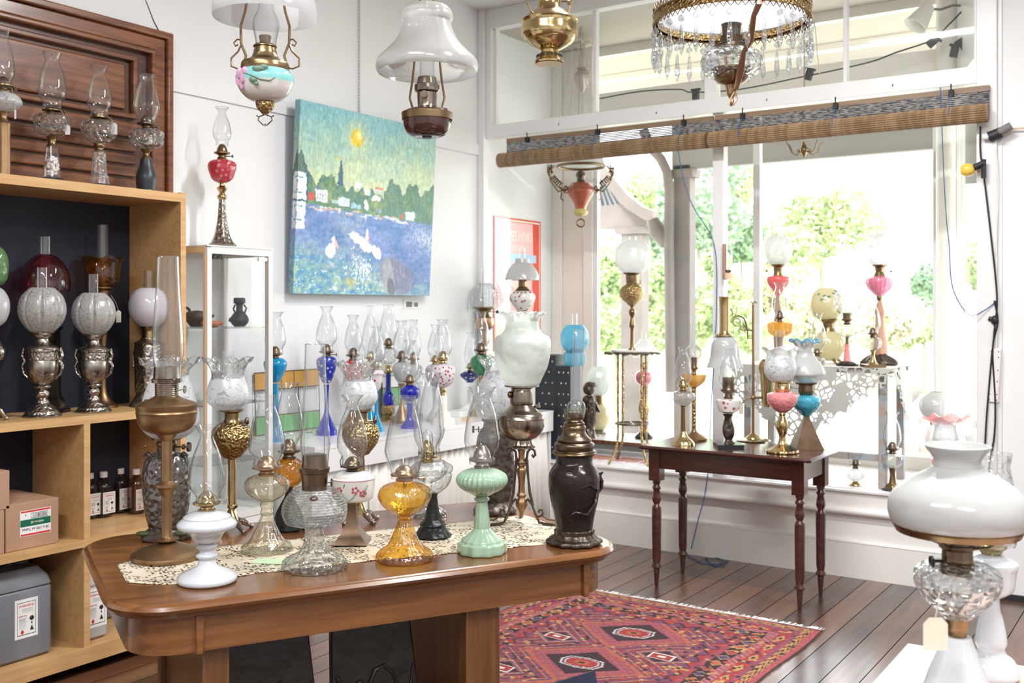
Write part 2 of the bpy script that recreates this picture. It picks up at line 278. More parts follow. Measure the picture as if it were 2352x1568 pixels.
# ---------------------------------------------------------------- mesh helpers
class MB:
    def __init__(s): s.v = []; s.f = []; s.weld = False; s.nb = 0
    def add(s, v, f):
        k = len(s.v); s.v += [tuple(p) for p in v]; s.f += [tuple(i+k for i in q) for q in f]; return s
    def box(s, a, b, mat=None):
        e = .00013*(s.nb % 9); s.nb += 1; x0, y0, z0 = [q+e for q in a]; x1, y1, z1 = [q-e for q in b]
        v = [(x0, y0, z0), (x1, y0, z0), (x1, y1, z0), (x0, y1, z0), (x0, y0, z1), (x1, y0, z1), (x1, y1, z1), (x0, y1, z1)]
        if mat: v = [mat @ Vector(p) for p in v]
        return s.add(v, [(0, 3, 2, 1), (4, 5, 6, 7), (0, 1, 5, 4), (1, 2, 6, 5), (2, 3, 7, 6), (3, 0, 4, 7)])
    def lathe(s, prof, seg=36, n=0, a=0.0, tw=0.0, ruf=None, c=(0, 0), cap=True, sq=False, rib=None, lean=(0, 0)):
        s.weld = True; v = []; f = []; m = len(prof); zt = max(p[1] for p in prof)
        for i, (r, z) in enumerate(prof):
            for j in range(seg):
                t = 2*PI*j/seg + (PI/4 if sq else 0); rr = r; zz = z
                if n and a > 0: rr = r*(1+a*math.cos(n*t+tw*z))
                elif n: q = ((n*t/(2*PI)) % 1)-.5; rr = r*(1+a*math.exp(-(q*q)/.006)-.04*q*q)
                if ruf:
                    zs, rn, ar, az = ruf; w = max(0, min(1, (z-zs)/max(1e-6, zt-zs)))
                    w = w**1.4; rr += w*ar*math.cos(rn*t); zz += w*az*math.sin(rn*t+.6)
                v.append((c[0]+rr*math.cos(t)+lean[0]*(z-prof[0][1]), c[1]+rr*math.sin(t)+lean[1]*(z-prof[0][1]), zz))
        for i in range(m-1):
            for j in range(seg):
                k = (j+1) % seg; f.append((i*seg+j, i*seg+k, (i+1)*seg+k, (i+1)*seg+j))
        if cap:
            if prof[0][0] > 1e-5: f.append(tuple(reversed(range(seg))))
            if prof[-1][0] > 1e-5: f.append(tuple(range((m-1)*seg, m*seg)))
        return s.add(v, f)
    def tube(s, pts, r, seg=8, closed=False):
        pts = [Vector(p) for p in pts]; n = len(pts); v = []; f = []; prev = None
        rs = r if isinstance(r, (list, tuple)) else [r]*n
        for i, p in enumerate(pts):
            if closed: t = pts[(i+1) % n]-pts[i-1]
            else: t = pts[min(i+1, n-1)]-pts[max(i-1, 0)]
            t.normalize()
            if prev is None: a = Vector((0, 0, 1)) if abs(t.z) < .9 else Vector((1, 0, 0)); u = t.cross(a).normalized()
            else: u = (prev-t*prev.dot(t)).normalized()
            prev = u; w = t.cross(u)
            for j in range(seg):
                q = 2*PI*j/seg; v.append(p+(u*math.cos(q)+w*math.sin(q))*rs[i])
        for i in range(n if closed else n-1):
            i2 = (i+1) % n
            for j in range(seg):
                k = (j+1) % seg; f.append((i*seg+j, i*seg+k, i2*seg+k, i2*seg+j))
        if not closed: f.append(tuple(reversed(range(seg)))); f.append(tuple(range((n-1)*seg, n*seg)))
        return s.add(v, f)
    def ring(s, c, R, r, seg=40, k=8, n=None):
        pts = [(c[0]+R*math.cos(2*PI*i/seg), c[1]+R*math.sin(2*PI*i/seg), c[2]) for i in range(seg)]
        return s.tube(pts, r, k, True)
    def ball(s, c, r, sx=1, sy=1, sz=1, seg=14, rings=9):
        v = []; f = []
        for i in range(rings+1):
            ph = PI*i/rings
            for j in range(seg):
                t = 2*PI*j/seg; v.append((c[0]+r*sx*math.sin(ph)*math.cos(t), c[1]+r*sy*math.sin(ph)*math.sin(t), c[2]+r*sz*math.cos(ph)))
        for i in range(rings):
            for j in range(seg):
                k = (j+1) % seg; f.append((i*seg+j, (i+1)*seg+j, (i+1)*seg+k, i*seg+k))
        return s.add(v, f)
    def prism(s, poly, z0, z1):
        n = len(poly); v = [(x, y, z0) for x, y in poly]+[(x, y, z1) for x, y in poly]
        return s.add(v, [tuple(reversed(range(n))), tuple(range(n, 2*n))]+[(i, (i+1) % n, (i+1) % n+n, i+n) for i in range(n)])
    def mesh(s, name, ang=40):
        me = bpy.data.meshes.new(name); me.from_pydata(s.v, [], s.f)
        b = bmesh.new(); b.from_mesh(me)
        if s.weld: bmesh.ops.remove_doubles(b, verts=b.verts, dist=1e-5)
        b.faces.ensure_lookup_table(); bmesh.ops.recalc_face_normals(b, faces=b.faces); b.to_mesh(me); b.free()
        me.shade_smooth(); me.set_sharp_from_angle(angle=math.radians(ang)); return me
    def build(s, name, mat, parent=None, ang=40, bevel=0, loc=None, rotz=None):
        o = bpy.data.objects.new(name, s.mesh(name, ang)); COL.objects.link(o)
        if mat: o.data.materials.append(mat)
        if parent: o.parent = parent
        if loc: o.location = loc
        if rotz is not None: o.rotation_euler.z = rotz
        if bevel: m = o.modifiers.new('bevel', 'BEVEL'); m.width = bevel; m.segments = 2; m.limit_method = 'ANGLE'; m.angle_limit = .6
        return o
def tag(o, label, cat, group=None):
    o['label'] = label; o['category'] = cat
    if group: o['group'] = group
    return o
def thing(name, label, cat, loc=(0, 0, 0), rotz=0, group=None):
    o = bpy.data.objects.new(name, None); COL.objects.link(o); o.location = loc; o.rotation_euler.z = rotz; o.empty_display_size = .05
    return tag(o, label, cat, group)
def struct(name, mb, mat, parent=None, bevel=0):
    o = mb.build(name, mat, parent, bevel=bevel)
    if not parent: o['kind'] = 'structure'
    return o
def box(name, a, b, mat, parent=None, bevel=0): return MB().box(a, b).build(name, mat, parent, bevel=bevel)
def cr(P, k=4):
    """smooth a profile; a point given twice in a row is a corner"""
    out = []; n = len(P)
    for i in range(n-1):
        p1, p2 = P[i], P[i+1]
        if p1 == p2: continue
        p0 = P[i-1] if i > 0 else p1; p3 = P[i+2] if i+2 < n else p2
        for j in range(k):
            t = j/k; o = []
            for a, b, c, d in zip(p0, p1, p2, p3):
                m1 = (c-a)/2; m2 = (d-b)/2
                o.append((2*t**3-3*t**2+1)*b+(t**3-2*t**2+t)*m1+(-2*t**3+3*t**2)*c+(t**3-t**2)*m2)
            o[0] = max(0, o[0]); out.append(tuple(o))
    out.append(P[-1]); return out
def text(body, size, mat, parent, mtx, name='lettering', ext=.0004, align='CENTER', sx=1):
    c = bpy.data.curves.new(name, 'FONT'); c.body = body; c.size = size; c.extrude = ext; c.align_x = align; c.resolution_u = 2
    c.materials.append(mat); t_ = bpy.data.objects.new(name, c); COL.objects.link(t_); bpy.context.view_layer.update(); me = bpy.data.meshes.new_from_object(t_); bpy.data.objects.remove(t_)
    o = bpy.data.objects.new(name, me); COL.objects.link(o); o.parent = parent; o.matrix_local = mtx @ Matrix.Diagonal((sx, 1, 1, 1)); return o
def frame_mat(o, xd, yd):
    x = Vector(xd).normalized(); y = Vector(yd).normalized(); z = x.cross(y)
    m = Matrix.Identity(4)
    for i in range(3): m[i][0] = x[i]; m[i][1] = y[i]; m[i][2] = z[i]; m[i][3] = o[i]
    return m
# ---------------------------------------------------------------- the lamp kit
# a profile is read off the photograph as «height,radius» pixels and becomes metres at the lamp's own distance; «!» marks a corner
def parse(s):
    P = []
    for w in s.split():
        c = w.endswith('!'); y, r = w.rstrip('!').split(','); P.append((float(y), float(r)))
        if c: P.append(P[-1])
    return P
CH = {'pear': [(0, 'b'), (.06, 'b'), (.12, 'b'), (.23, 'k'), (.33, 'm'), (.45, 'j'), (.64, 'h'), (.83, 'n'), (.9, 'n'), (1, 't')],
      'taper': [(0, 'b'), (.08, 'b'), (.3, 'm'), (.4, 'm'), (.62, 'h'), (.86, 't'), (1, 't')],
      'tube': [(0, 'b'), (.15, 'm'), (.25, 'm'), (1, 't')]}
class Lamp:
    def __init__(s, name, label, group, px, surf, yb=None, rb=0, D=None, x=None, y=None, cat='oil lamp', hang=False):
        if x is not None: D = Dx(px, x)
        if y is not None: D = Dy(px, y)
        if D is None: D = Dz(yb, surf)/(1-rb/F)
        s.D = D; s.s = D/F; s.surf = surf; s.yb = yb; s.px = px; X, Y = atD(px, D); s.X, s.Y = X, Y
        s.root = thing(name, label, cat, (X, Y, surf), -YAW, group)
        s.y0 = HZ+F*(EYE-surf)/D
        s.sh = (yb-s.y0) if yb else 0
    def z(s, y):
        if s.yb and s.sh > 0:
            yk = s.yb-3.5*s.sh; 
            if y > yk: zk = (s.y0-yk)*s.s; return max(0, zk*(s.yb-y)/(s.yb-yk))
        return (s.y0-y)*s.s
    def P(s, prof, k=3, smooth=True):
        p = [(r*s.s, s.z(y)) for y, r in (parse(prof) if isinstance(prof, str) else prof)]
        return cr(p, k) if smooth else p
    def L(s, name, mat, prof, parent=None, seg=36, n=0, a=0., tw=0., ruf=None, cap=True, dx=0, k=3, sq=False, label=None, ang=35, smooth=True, edge=0):
        if n: seg = max(seg, n*5)
        if ruf: ruf = (s.z(ruf[0]), ruf[1], ruf[2]*s.s, ruf[3]*s.s); seg = max(seg, ruf[1]*10)
        mb = MB().lathe(s.P(prof, k, smooth), 4 if sq else seg, n, a, tw, ruf, (dx*s.s, 0), cap, sq)
        if ruf and edge: mb.tube(mb.v[-seg:], edge*s.s, 6, True)
        o = mb.build(name, M[mat], parent or s.root, ang=ang)
        if label: o['label'] = label
        return o
    def C(s, yt, yb, rt, rm, rb, rn=None, style='pear', dx=0, mat='cg', name='chimney', bead=0, lean=(0, 0)):
        if rn is None: rn = rt*.68
        d = {'b': rb, 'm': rm, 'n': rn, 't': rt, 'k': rb+(rm-rb)*.8, 'j': rm*.94, 'h': (rm*.5+(rn if style == 'pear' else rt)*.5)*1.05}
        H_ = yb-yt; P = [(d[q]*s.s, s.z(yb-t*H_)) for t, q in CH[style]]
        mb = MB().lathe(cr(P, 4), 36, c=(dx*s.s, 0), cap=False, lean=lean)
        zt = s.z(yt); rr = max(.0009, .8*s.s); cx = dx*s.s+lean[0]*(zt-P[0][1])
        if bead:
            for i in range(bead):
                t = 2*PI*i/bead; mb.ball((cx+rt*s.s*math.cos(t), rt*s.s*math.sin(t), zt), rr*1.9, seg=6, rings=4)
        else: mb.ring((cx, lean[1]*(zt-P[0][1]), zt), rt*s.s, rr, 36, 6)
        return mb.build(name, M[mat], s.root)
    def B(s, yt, yb, r, mat='obrass', knob=1, dx=0, dome=True, tall=.5):
        h = yb-yt; P = [(yb, r*.55), (yb, r*.55), (yb-.12*h, r*.62), (yb-.14*h, r*.5), (yb-.26*h, r*.5), (yb-.36*h, r*.95), (yb-.4*h, r), (yb-.4*h, r), (yb-.46*h, r), (yb-.46*h, r)]
        P += [(yb-.5*h, r*.72), (yb-.7*h, r*.62), (yb-.88*h, r*.44), (yt, r*.22)] if dome else [(yb-.5*h, r*.75), (yb-.95*h, r*.75), (yt, r*.7)]
        o = s.L('burner', mat, P, dx=dx)
        if knob:
            z = s.z(yb-.2*h); mb = MB().tube([(knob*r*.45*s.s+dx*s.s, 0, z), (knob*r*1.35*s.s+dx*s.s, -.004, z)], .05*r*s.s+.0006, 6)
            mb.tube([(knob*r*1.3*s.s+dx*s.s, -.004, z), (knob*r*1.42*s.s+dx*s.s, -.004, z)], .2*r*s.s, 12); mb.build('wick_knob', M[mat], s.root)
        return o
    def tagcard(s, dx, y0, dy, y1, w=8, mat='wtag', h=None):
        h = h or w*1.7; k = s.s
        mb = MB(); x = (dx+dy)*k; z = s.z(y1); yy = -abs(dx)*k*.15-.012
        mb.prism([(0, 0)], 0, 0) if False else None
        pts = [(-w/2, 0), (-w/2, -h), (w/2, -h), (w/2, 0), (w*.2, w*.3), (-w*.2, w*.3)]
        v = [(x+a*k, yy-.0006, z+b*k) for a, b in pts]+[(x+a*k, yy+.0006, z+b*k) for a, b in pts]
        n = 6; mb.add(v, [tuple(range(n)), tuple(reversed(range(n, 2*n)))]+[(i, i+n, (i+1) % n+n, (i+1) % n) for i in range(n)])
        t = mb.build('price_tag', M[mat], s.root)
        MB().tube([(dx*k, yy, s.z(y0)), ((dx+dy*.6)*k, yy, s.z(y0+(y1-y0)*.4)), (x, yy, z+w*.2*k)], .0007, 5).build('string', M['string'], t)
    def claws(s, yt, yb, r0, r1, mat, n=4, name='foot', th=3.5):
        z0 = s.z(yt); zb = max(.003, s.z(yb))
        for i in range(n):
            t = 2*PI*i/n+PI/4; c, q = math.cos(t), math.sin(t); k = s.s
            pts = [(r0*k*c, r0*k*q, z0), ((r0*.6+r1*.4)*k*c, (r0*.6+r1*.4)*k*q, z0*.75+zb*.25), ((r0*.2+r1*.8)*k*c, (r0*.2+r1*.8)*k*q, z0*.25+zb), (r1*k*c, r1*k*q, zb+th*k*.6)]
            P = [tuple(p) for p in cr([tuple(p) for p in pts], 4)] if False else pts
            mb = MB().tube(P, [th*1.3*k, th*1.5*k, th*k, th*k*.8], 8); mb.ball((r1*k*c, r1*k*q, zb+th*k*.5), th*k*1.2, seg=8, rings=6)
            mb.build(name, M[mat], s.root)
# ---------------------------------------------------------------- the room
CEIL = 3.72; DECK = .51
struct('floor', MB().box((-.1, -9.6, -.1), (7.4, .0, 0)), M['floor'])
struct('ceiling', MB().box((-.2, -9.7, CEIL), (7.5, .14, CEIL+.12)), M['ceil'])
struct('wall_left', MB().box((-.14, -9.6, 0), (0, .95, CEIL)), M['paint'])
struct('wall_right', MB().box((7.3, -9.6, 0), (7.42, .12, CEIL)), M['paint'])
struct('wall_front', MB().box((-.1, -9.7, 0), (7.4, -9.6, CEIL)), M['paint'])
w = MB().box((3.44, 0, 0), (7.4, .14, CEIL)); w.box((3.33, .001, 0), (3.44, .1, CEIL)); struct('wall_back', w, M['paint'])
struct('wall_below_window', MB().box((0, .001, 0), (3.42, .08, DECK-.012)), M['wains'])
struct('baseboard_back', MB().box((0, -.022, 0), (3.43, 0, .2)).tube([(0, -.012, .205), (3.43, -.012, .205)], .012, 8), M['wains'])
struct('baseboard_right', MB().box((3.44, -.02, 0), (7.3, 0, .03)), M['blk'])
struct('trim_1', MB().box((0, -2.86, 2.67), (.014, -.06, 2.75)).box((0, -9.6, 2.67), (.014, -4.7, 2.75)), M['paint'])
struct('trim_2', MB().tube([(0, -.02, .385), (3.42, -.02, .385)], .022, 10).box((0, -.012, .4), (3.42, .0, DECK-.012)), M['wains'])
struct('trim_3', MB().box((0, -.06, 0), (.055, 0, CEIL)).box((.054, -.034, 2.786), (.1, 0, CEIL)), M['gloss'], bevel=.004)
struct('trim_4', MB().box((3.33, -.035, DECK), (3.432, 0, CEIL)).box((3.43, -.012, 0), (3.455, 0, CEIL)), M['gloss'], bevel=.004)
# wall crack above the cedar panel
cp = [(.001, -2.98, 3.32), (.001, -2.93, 3.25), (.001, -2.9, 3.16), (.001, -2.87, 3.1), (.001, -2.82, 3.0), (.001, -2.77, 2.93), (.001, -2.755, 2.89)]
cr_ = MB().tube(cp, [.001, .0015, .002, .002, .003, .004, .002], 5).build('wall_crack', M['clay']); cr_.parent = bpy.data.objects['wall_left']
# transom window over the opening
t = MB()
for a, b in (((.055, -.03, 2.79), (3.43, .06, 2.885)), ((.055, -.03, 3.58), (3.43, .06, CEIL)), ((.1, 0, 2.885), (.125, .05, 3.58)), ((.92, 0, 2.885), (.945, .05, 3.58)),
             ((1.735, -.012, 2.885), (1.815, .06, 3.58)), ((2.6, 0, 2.885), (2.625, .05, 3.58)), ((3.31, 0, 2.885), (3.35, .05, 3.58))): t.box(a, b)
tw = struct('window_1', t, M['gloss'], bevel=.003)
box('pane', (.12, .025, 2.88), (3.32, .028, 3.585), M['pane'], tw)
for i in range(9): MB().tube([(.3+i*.37, -.031, 2.84), (.3+i*.37, -.031, 2.825)], .003, 6).build('nail', M['ink'], tw) if i % 2 else None
# the post standing in the middle of the opening
struct('window_2', MB().box((1.785, 0, DECK), (1.86, .07, 2.79)), M['gloss'], bevel=.004)
# display bay behind the opening
struct('trim_5', MB().box((0, -.03, DECK-.012), (3.43, .0, DECK)).box((0, 0, DECK-.03), (3.43, 1.0, DECK)), M['gloss'])
struct('trim_6', MB().box((0, .95, DECK), (.09, 1.03, 3.62)).box((.09, .98, DECK), (.3, 1.03, 3.62)).box((.3, .94, DECK), (.385, 1.03, 3.62)), M['cpaint'], bevel=.004)
struct('trim_7', MB().box((.385, .95, 3.0), (3.06, 1.03, 3.24)).box((.385, .95, DECK), (3.02, 1.03, DECK+.09)), M['cpaint'], bevel=.004)
fw = MB().box((1.69, .95, DECK), (1.74, 1.0, 3.0)).box((2.9, .95, DECK), (2.96, 1.0, 3.0)).box((.385, .955, DECK), (.42, 1.0, 3.0))
fo = struct('window_3', fw, M['gloss'])
box('pane', (.42, .975, DECK+.08), (2.92, .979, 3.0), M['pane'], fo)
struct('trim_8', MB().lathe([(.075, DECK), (.075, 3.6)], 24, c=(3.0, .93)), M['cpaint'])
p0, p1 = Vector((3.06, .93, 0)), Vector((3.36, .07, 0)); dv = (p1-p0).normalized()
def rail(a, b, z0, z1, th=.02):
    nrm = Vector((-dv.y, dv.x, 0))*th; A = p0+dv*a; B = p0+dv*b
    return [(q.x, q.y, z) for z in (z0, z1) for q in (A-nrm, B-nrm, B+nrm, A+nrm)]
BF = [(0, 3, 2, 1), (4, 5, 6, 7), (0, 1, 5, 4), (1, 2, 6, 5), (2, 3, 7, 6), (3, 0, 4, 7)]
L_ = (p1-p0).length; sw = MB()
for a, b, z0, z1 in ((0, .05, DECK, 3.6), (L_-.08, L_, DECK, 3.6), (0, L_, DECK, DECK+.09), (0, L_, 3.0, 3.6), (.1, .12, DECK, 3.0)): sw.add(rail(a, b, z0, z1), BF)
so = struct('window_4', sw, M['gloss']); MB().add(rail(.12, L_-.08, DECK+.08, 3.0, .002), BF).build('pane', M['pane'], so)
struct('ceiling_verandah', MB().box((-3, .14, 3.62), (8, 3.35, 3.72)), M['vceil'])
struct('trim_9', MB().box((-3, 1.9, 3.57), (8, 2.0, 3.619)).box((.1, 1.03, 3.55), (8, 1.1, 3.62)), M['cpaint'])
# ---------------------------------------------------------------- outdoors
struct('ground', MB().box((-40, 1.04, -.3), (45, 6.4, -.15)).box((-40, 9, -.3), (45, 16, -.16)), M['road'])
struct('lawn', MB().box((-60, 6.4, -.3), (60, 9, -.14)).box((-90, 16, -.3), (90, 90, -.1)), M['grass'])
struct('outer_wall', MB().box((-12, .96, -.15), (-.001, 1.02, 3.62)).box((3.45, .14, -.15), (12, .2, 3.62)).box((0, .96, -.15), (3.1, 1.02, DECK)).box((3.1, .14, -.15), (3.45, 1.02, DECK-.04)), M['cpaint'])
vp = thing('verandah_post', 'weathered square verandah post outside the left shop window', 'post', (.02, 3.2, -.15))
box('shaft', (0, 0, 0), (.17, .14, 3.12), M['post'], vp); box('cap', (-.04, -.03, 3.0), (.21, .17, 3.08), M['post'], vp)
d = Dy(1530, 3.1)
def pxy(px, py, y): D = Dy(px, y); X, Y = atD(px, D); return (X, Y, zy(py, D))
pts = [pxy(*q, 3.12) for q in ((1478, 300), (1495, 340), (1518, 365), (1532, 395), (1537, 440), (1536, 560), (1538, 700), (1540, 900))]
tag(MB().tube(pts, .05, 12).build('downpipe', M['post']), 'curved grey rainwater pipe beside the verandah post', 'pipe')
pb = [pxy(*q, 3.15) for q in ((1500, 505), (1512, 535), (1530, 560))]; tag(MB().tube(pb, [.06, .09, .06], 12).build('rain_head', M['post']), 'bulging grey gutter outlet joining the curved rainwater pipe', 'gutter')
tag(box('verandah_fascia', (.0, 3.2, 2.93), (8, 3.3, 3.56), M['fascia']), 'long grey fascia beam under the verandah roof seen above the window', 'fascia')
tag(box('hanging_signboard', (onz(10, 900, 0)[0]*0+2.62, 3.1, 2.6), (3.5, 3.14, 2.93), M['fascia']), 'blank grey back of a signboard hanging below the verandah fascia', 'signboard')
nb = thing('neighbour_verandah', 'neighbouring verandah with corrugated roof, curved rafter and square column', 'building', (-2, 5.5, -.15))
def nbm(pl, y0, y1, nm, mt):
    a = [Vector(pxy(*q, y0))-nb.location for q in pl]; b = [p+Vector((0, y1-y0, 0)) for p in a]; n = len(a)
    MB().add(a+b, [tuple(range(n)), tuple(reversed(range(n, 2*n)))]+[(i, i+n, (i+1) % n+n, (i+1) % n) for i in range(n)]).build(nm, M[mt], nb)
nbm([(1330, 478), (1448, 466), (1486, 500), (1484, 523), (1330, 527)], 5.5, 5.62, 'beam', 'post')
nbm([(1378, 372), (1400, 398), (1440, 447), (1475, 475), (1500, 484), (1500, 508), (1480, 505), (1436, 478), (1395, 430), (1370, 400)], 5.35, 5.5, 'rafter', 'post')
nbm([(1408, 523), (1496, 519), (1488, 536), (1414, 538)], 5.48, 5.7, 'capital', 'post'); nbm([(1426, 538), (1474, 538), (1474, 1026), (1426, 1026)], 5.5, 5.7, 'column', 'post')
mb = MB(); v = []; N = 44
for i in range(N):
    u = i/(N-1); a = Vector(pxy(1320+125*u, 484-14*u, 5.6)); b = Vector(pxy(1345+45*u, 392+12*u, 7.2)); h = .03*math.sin(i*PI/2); v += [a-nb.location+Vector((0, 0, h)), b-nb.location+Vector((0, 0, h))]
mb.add(v, [(2*i, 2*i+2, 2*i+3, 2*i+1) for i in range(N-1)]); mb.build('corrugated_roof', M['zinc'], nb)
fn = thing('picket_fence', 'low white picket fence along the street', 'fence', (0, 6, -.15)); x0 = 1.6
for i in range(17):
    x = x0+i*.19; b = MB(); b.prism([(0, 0)], 0, 0) if False else None
    pl = [(x, 0), (x+.1, 0), (x+.1, .58), (x+.085, .63), (x+.05, .66), (x+.015, .63), (x, .58)]
    a = [(p, 0, z) for p, z in pl]; c = [(p, .02, z) for p, z in pl]; n = 7
    b.add(a+c, [tuple(range(n)), tuple(reversed(range(n, 2*n)))]+[(i_, i_+n, (i_+1) % n+n, (i_+1) % n) for i_ in range(n)]); b.build('picket', M['picket'], fn)
box('rail', (x0-.1, .02, .42), (x0+3.4, .06, .5), M['picket'], fn); box('rail', (x0-.1, .02, .1), (x0+3.4, .06, .17), M['picket'], fn)
def tree(px, py, rpx, D, mat, label, name='tree', group='trees across the street', n=5200, sq=1.0):
    X, Y = atD(px, D); z = zy(py, D); R = rpx*D/F; o = thing(name, label, name.split('_')[-1], (X, Y, -.15), 0, group); rnd = random.Random(px*7+py); mb = MB()
    lobes = [(rnd.gauss(0, .45)*R, rnd.gauss(0, .45)*R, rnd.gauss(0, .4)*R*sq, R*rnd.uniform(.35, .6)) for _ in range(11)]
    for i in range(n):
        lx, ly, lz, lr = rnd.choice(lobes); d_ = Vector((rnd.gauss(0, 1), rnd.gauss(0, 1), rnd.gauss(0, 1))).normalized()*lr*rnd.random()**.35
        c = Vector((lx, ly, lz+z+.15))+d_
        if c.z < .05: continue
        a = Vector((rnd.gauss(0, 1), rnd.gauss(0, 1), rnd.gauss(0, 1))).normalized(); b = a.orthogonal().normalized(); s_ = D*.0036*rnd.uniform(.6, 1.4)
        mb.add([c-a*s_, c+b*s_*.5, c+a*s_, c-b*s_*.5], [(0, 1, 2, 3)])
    me = bpy.data.meshes.new('foliage'); me.from_pydata(mb.v, [], mb.f); f = bpy.data.objects.new('foliage', me); COL.objects.link(f); f.parent = o; me.materials.append(M[mat])
    MB().tube([(0, 0, 0), (.1*R, 0, max(.2, (z+.15)*.5)), (0, 0, max(.3, z+.15))], [.09*R, .06*R, .03*R], 8).build('trunk', M['trunk'], o)
for a in ((1440, 640, 120, 24, 'leaf', 'broad leafy tree behind the neighbouring square column'), (1600, 500, 120, 28, 'leafd', 'tall bluish tree seen beside the middle window post'),
          (1590, 690, 85, 20, 'leaf', 'bushy green tree behind the weathered verandah post'), (1450, 450, 70, 34, 'leaf', 'distant tree top over the neighbouring curved rafter'),
          (1880, 520, 120, 27, 'leaf', 'round tall tree in the middle of the right window'), (1780, 650, 80, 18, 'leafy', 'yellow flowering tree left of the pink globe lamps'),
          (1700, 560, 80, 30, 'leafd', 'hazy tree between the two window posts'), (2130, 660, 45, 25, 'leafd', 'small dark conifer beside the round cream post'),
          (2250, 600, 70, 30, 'leaf', 'green tree seen through the narrow side window'), (1680, 450, 60, 34, 'leaf', 'distant tree crown at the top of the middle pane')): tree(*a)
for a in ((1870, 730, 90, 17.5, 'leafy', 'pale yellow flowering shrub across the road'), (2010, 740, 90, 20, 'leafy', 'low pale shrub behind the pink wooden figure lamp'), (1680, 750, 70, 16, 'leaf', 'low green shrub across the road near the student lamp'),
          (1410, 760, 80, 17, 'leaf', 'low green shrub beyond the plant stand'), (2120, 750, 60, 21, 'leaf', 'low clipped shrub at the far right of the big window')): tree(*a, name='shrub', group='shrubs across the street', n=3200, sq=.6)
# ---------------------------------------------------------------- enamel sign on the bay wall
sg = thing('enamel_sign', 'faded red and white enamel advertising sign on the cream bay wall', 'sign', (.002, .46, 1.75))
box('plate', (0, -.32, -.5), (.006, .32, .5), prin('enamel_red', (.78, .09, .05), .18, coat=.6), sg)
fade = prin('faded_pink_enamel', (.86, .55, .54), .15, coat=.6); cre = prin('enamel_cream', (.9, .85, .72), .2, coat=.5)
def sgm(y, z): return frame_mat((.0075, y, z), (0, 1, 0), (0, 0, 1))
pl = MB(); PP = [(-.295, .47), (.2, .47), (.21, .2), (.19, .0), (.22, -.15), (.18, -.3), (.17, -.47), (-.295, -.47), (-.295, -.2), (-.2, -.13), (-.25, -.02), (-.295, .02)]
pl.add([(.0062, a, b) for a, b in PP]+[(.0068, a, b) for a, b in PP], [tuple(range(12, 24)), tuple(reversed(range(12)))]); pl.build('faded_patch', fade, sg)
bd = MB()
for a, b in (((.006, -.3, .475), (.0072, .3, .487)), ((.006, -.3, -.487), (.0072, .3, -.475)), ((.006, -.305, -.487), (.0072, -.295, .487)), ((.006, .295, -.487), (.0072, .305, .487))): bd.box(a, b)
bd.build('border_line', cre, sg)
box('blue_band', (.0066, -.22, .17), (.0072, .25, .23), prin('enamel_blue', (.45, .68, .85), .2, coat=.5), sg)
for s_, z, sz, sx in (('JAMES HINKS', .33, .11, .62), ('LEVER SAFETY', .26, .06, .75), ('HINKS & SONS', .07, .11, .6), ('PATENT', -.03, .07, .8), ('DUPLEX LAMPS', -.15, .1, .6), ('150', -.3, .14, .9), ('OIL', -.44, .12, .9)):
    text(s_, sz, cre, sg, sgm(0, z), sx=sx)
# ---------------------------------------------------------------- bamboo blinds
def bamboo(name, c1, c2, band):
    m, n, out = nt(name); p = node(n, 'ShaderNodeBsdfPrincipled', i_Roughness=.55); tc = node(n, 'ShaderNodeTexCoord'); mp = node(n, 'ShaderNodeMapping'); mp.inputs['Scale'].default_value = band
    t = node(n, 'ShaderNodeTexNoise', i_Scale=1.0, i_Detail=3.0); n.links.new(tc.outputs['Object'], mp.inputs[0]); n.links.new(mp.outputs[0], t.inputs['Vector'])
    r = node(n, 'ShaderNodeValToRGB'); r.color_ramp.elements[0].color = (*c1, 1); r.color_ramp.elements[1].color = (*c2, 1); r.color_ramp.elements[0].position = .42; r.color_ramp.elements[1].position = .6
    n.links.new(t.outputs[0], r.inputs[0]); n.links.new(r.outputs[0], p.inputs['Base Color']); n.links.new(p.outputs[0], out.inputs[0]); return m
bam = bamboo('bamboo_slats', (.25, .155, .08), (.37, .245, .135), (40, 6, 6)); bmb = bamboo('blue_bound_bamboo', (.03, .035, .06), (.36, .32, .3), (28, 1, 130))
for x0, x1, lab in ((.26, 1.815, 'rolled bamboo blind over the left half of the shop window'), (1.83, 3.4, 'rolled bamboo blind over the right half of the shop window')):
    bl = thing('bamboo_blind', lab, 'blind', (x0, -.1, 2.62), 0, 'rolled bamboo blinds'); W_ = x1-x0
    box('headrail', (0, .03, .115), (W_, .06, .145), M['dull'] if False else wood('blind_rail', (.2, .13, .08), (.3, .2, .12), 0, .5, 0), bl)
    m_ = MB()
    for k in range(13): m_.tube([(0, .035, .115-k*.0105), (W_, .035, .115-k*.0105)], .0048, 6)
    m_.build('slat_curtain', bmb, bl)
    ro = MB(); xe = W_+.002 if x0 > 1 else W_; ns = 24; ro.tube([(-.028, -.015, -.012), (xe-.002, -.015, -.012)], .036, 16)
    for j in range(ns): t = 2*PI*j/ns; ro.tube([(-.03, -.015+.045*math.cos(t)*.9, -.012+.046*math.sin(t)), (xe, -.015+.045*math.cos(t)*.9, -.012+.046*math.sin(t))], .0052, 6)
    ro.build('bamboo_roll', bam, bl)
    for u in (.12, .48, .88):
        hk = MB().box((W_*u-.012, .0, .1), (W_*u+.012, .03, .135)).tube([(W_*u, .01, .13), (W_*u, .01, .17)], .004, 6); hk.build('bracket', M['ink'], bl)
        MB().tube([(W_*u, -.0, .11), (W_*u, -.045, .055), (W_*u, -.062, -.01), (W_*u, -.03, -.06)], .0022, 6).build('lift_cord', M['blue'], bl)
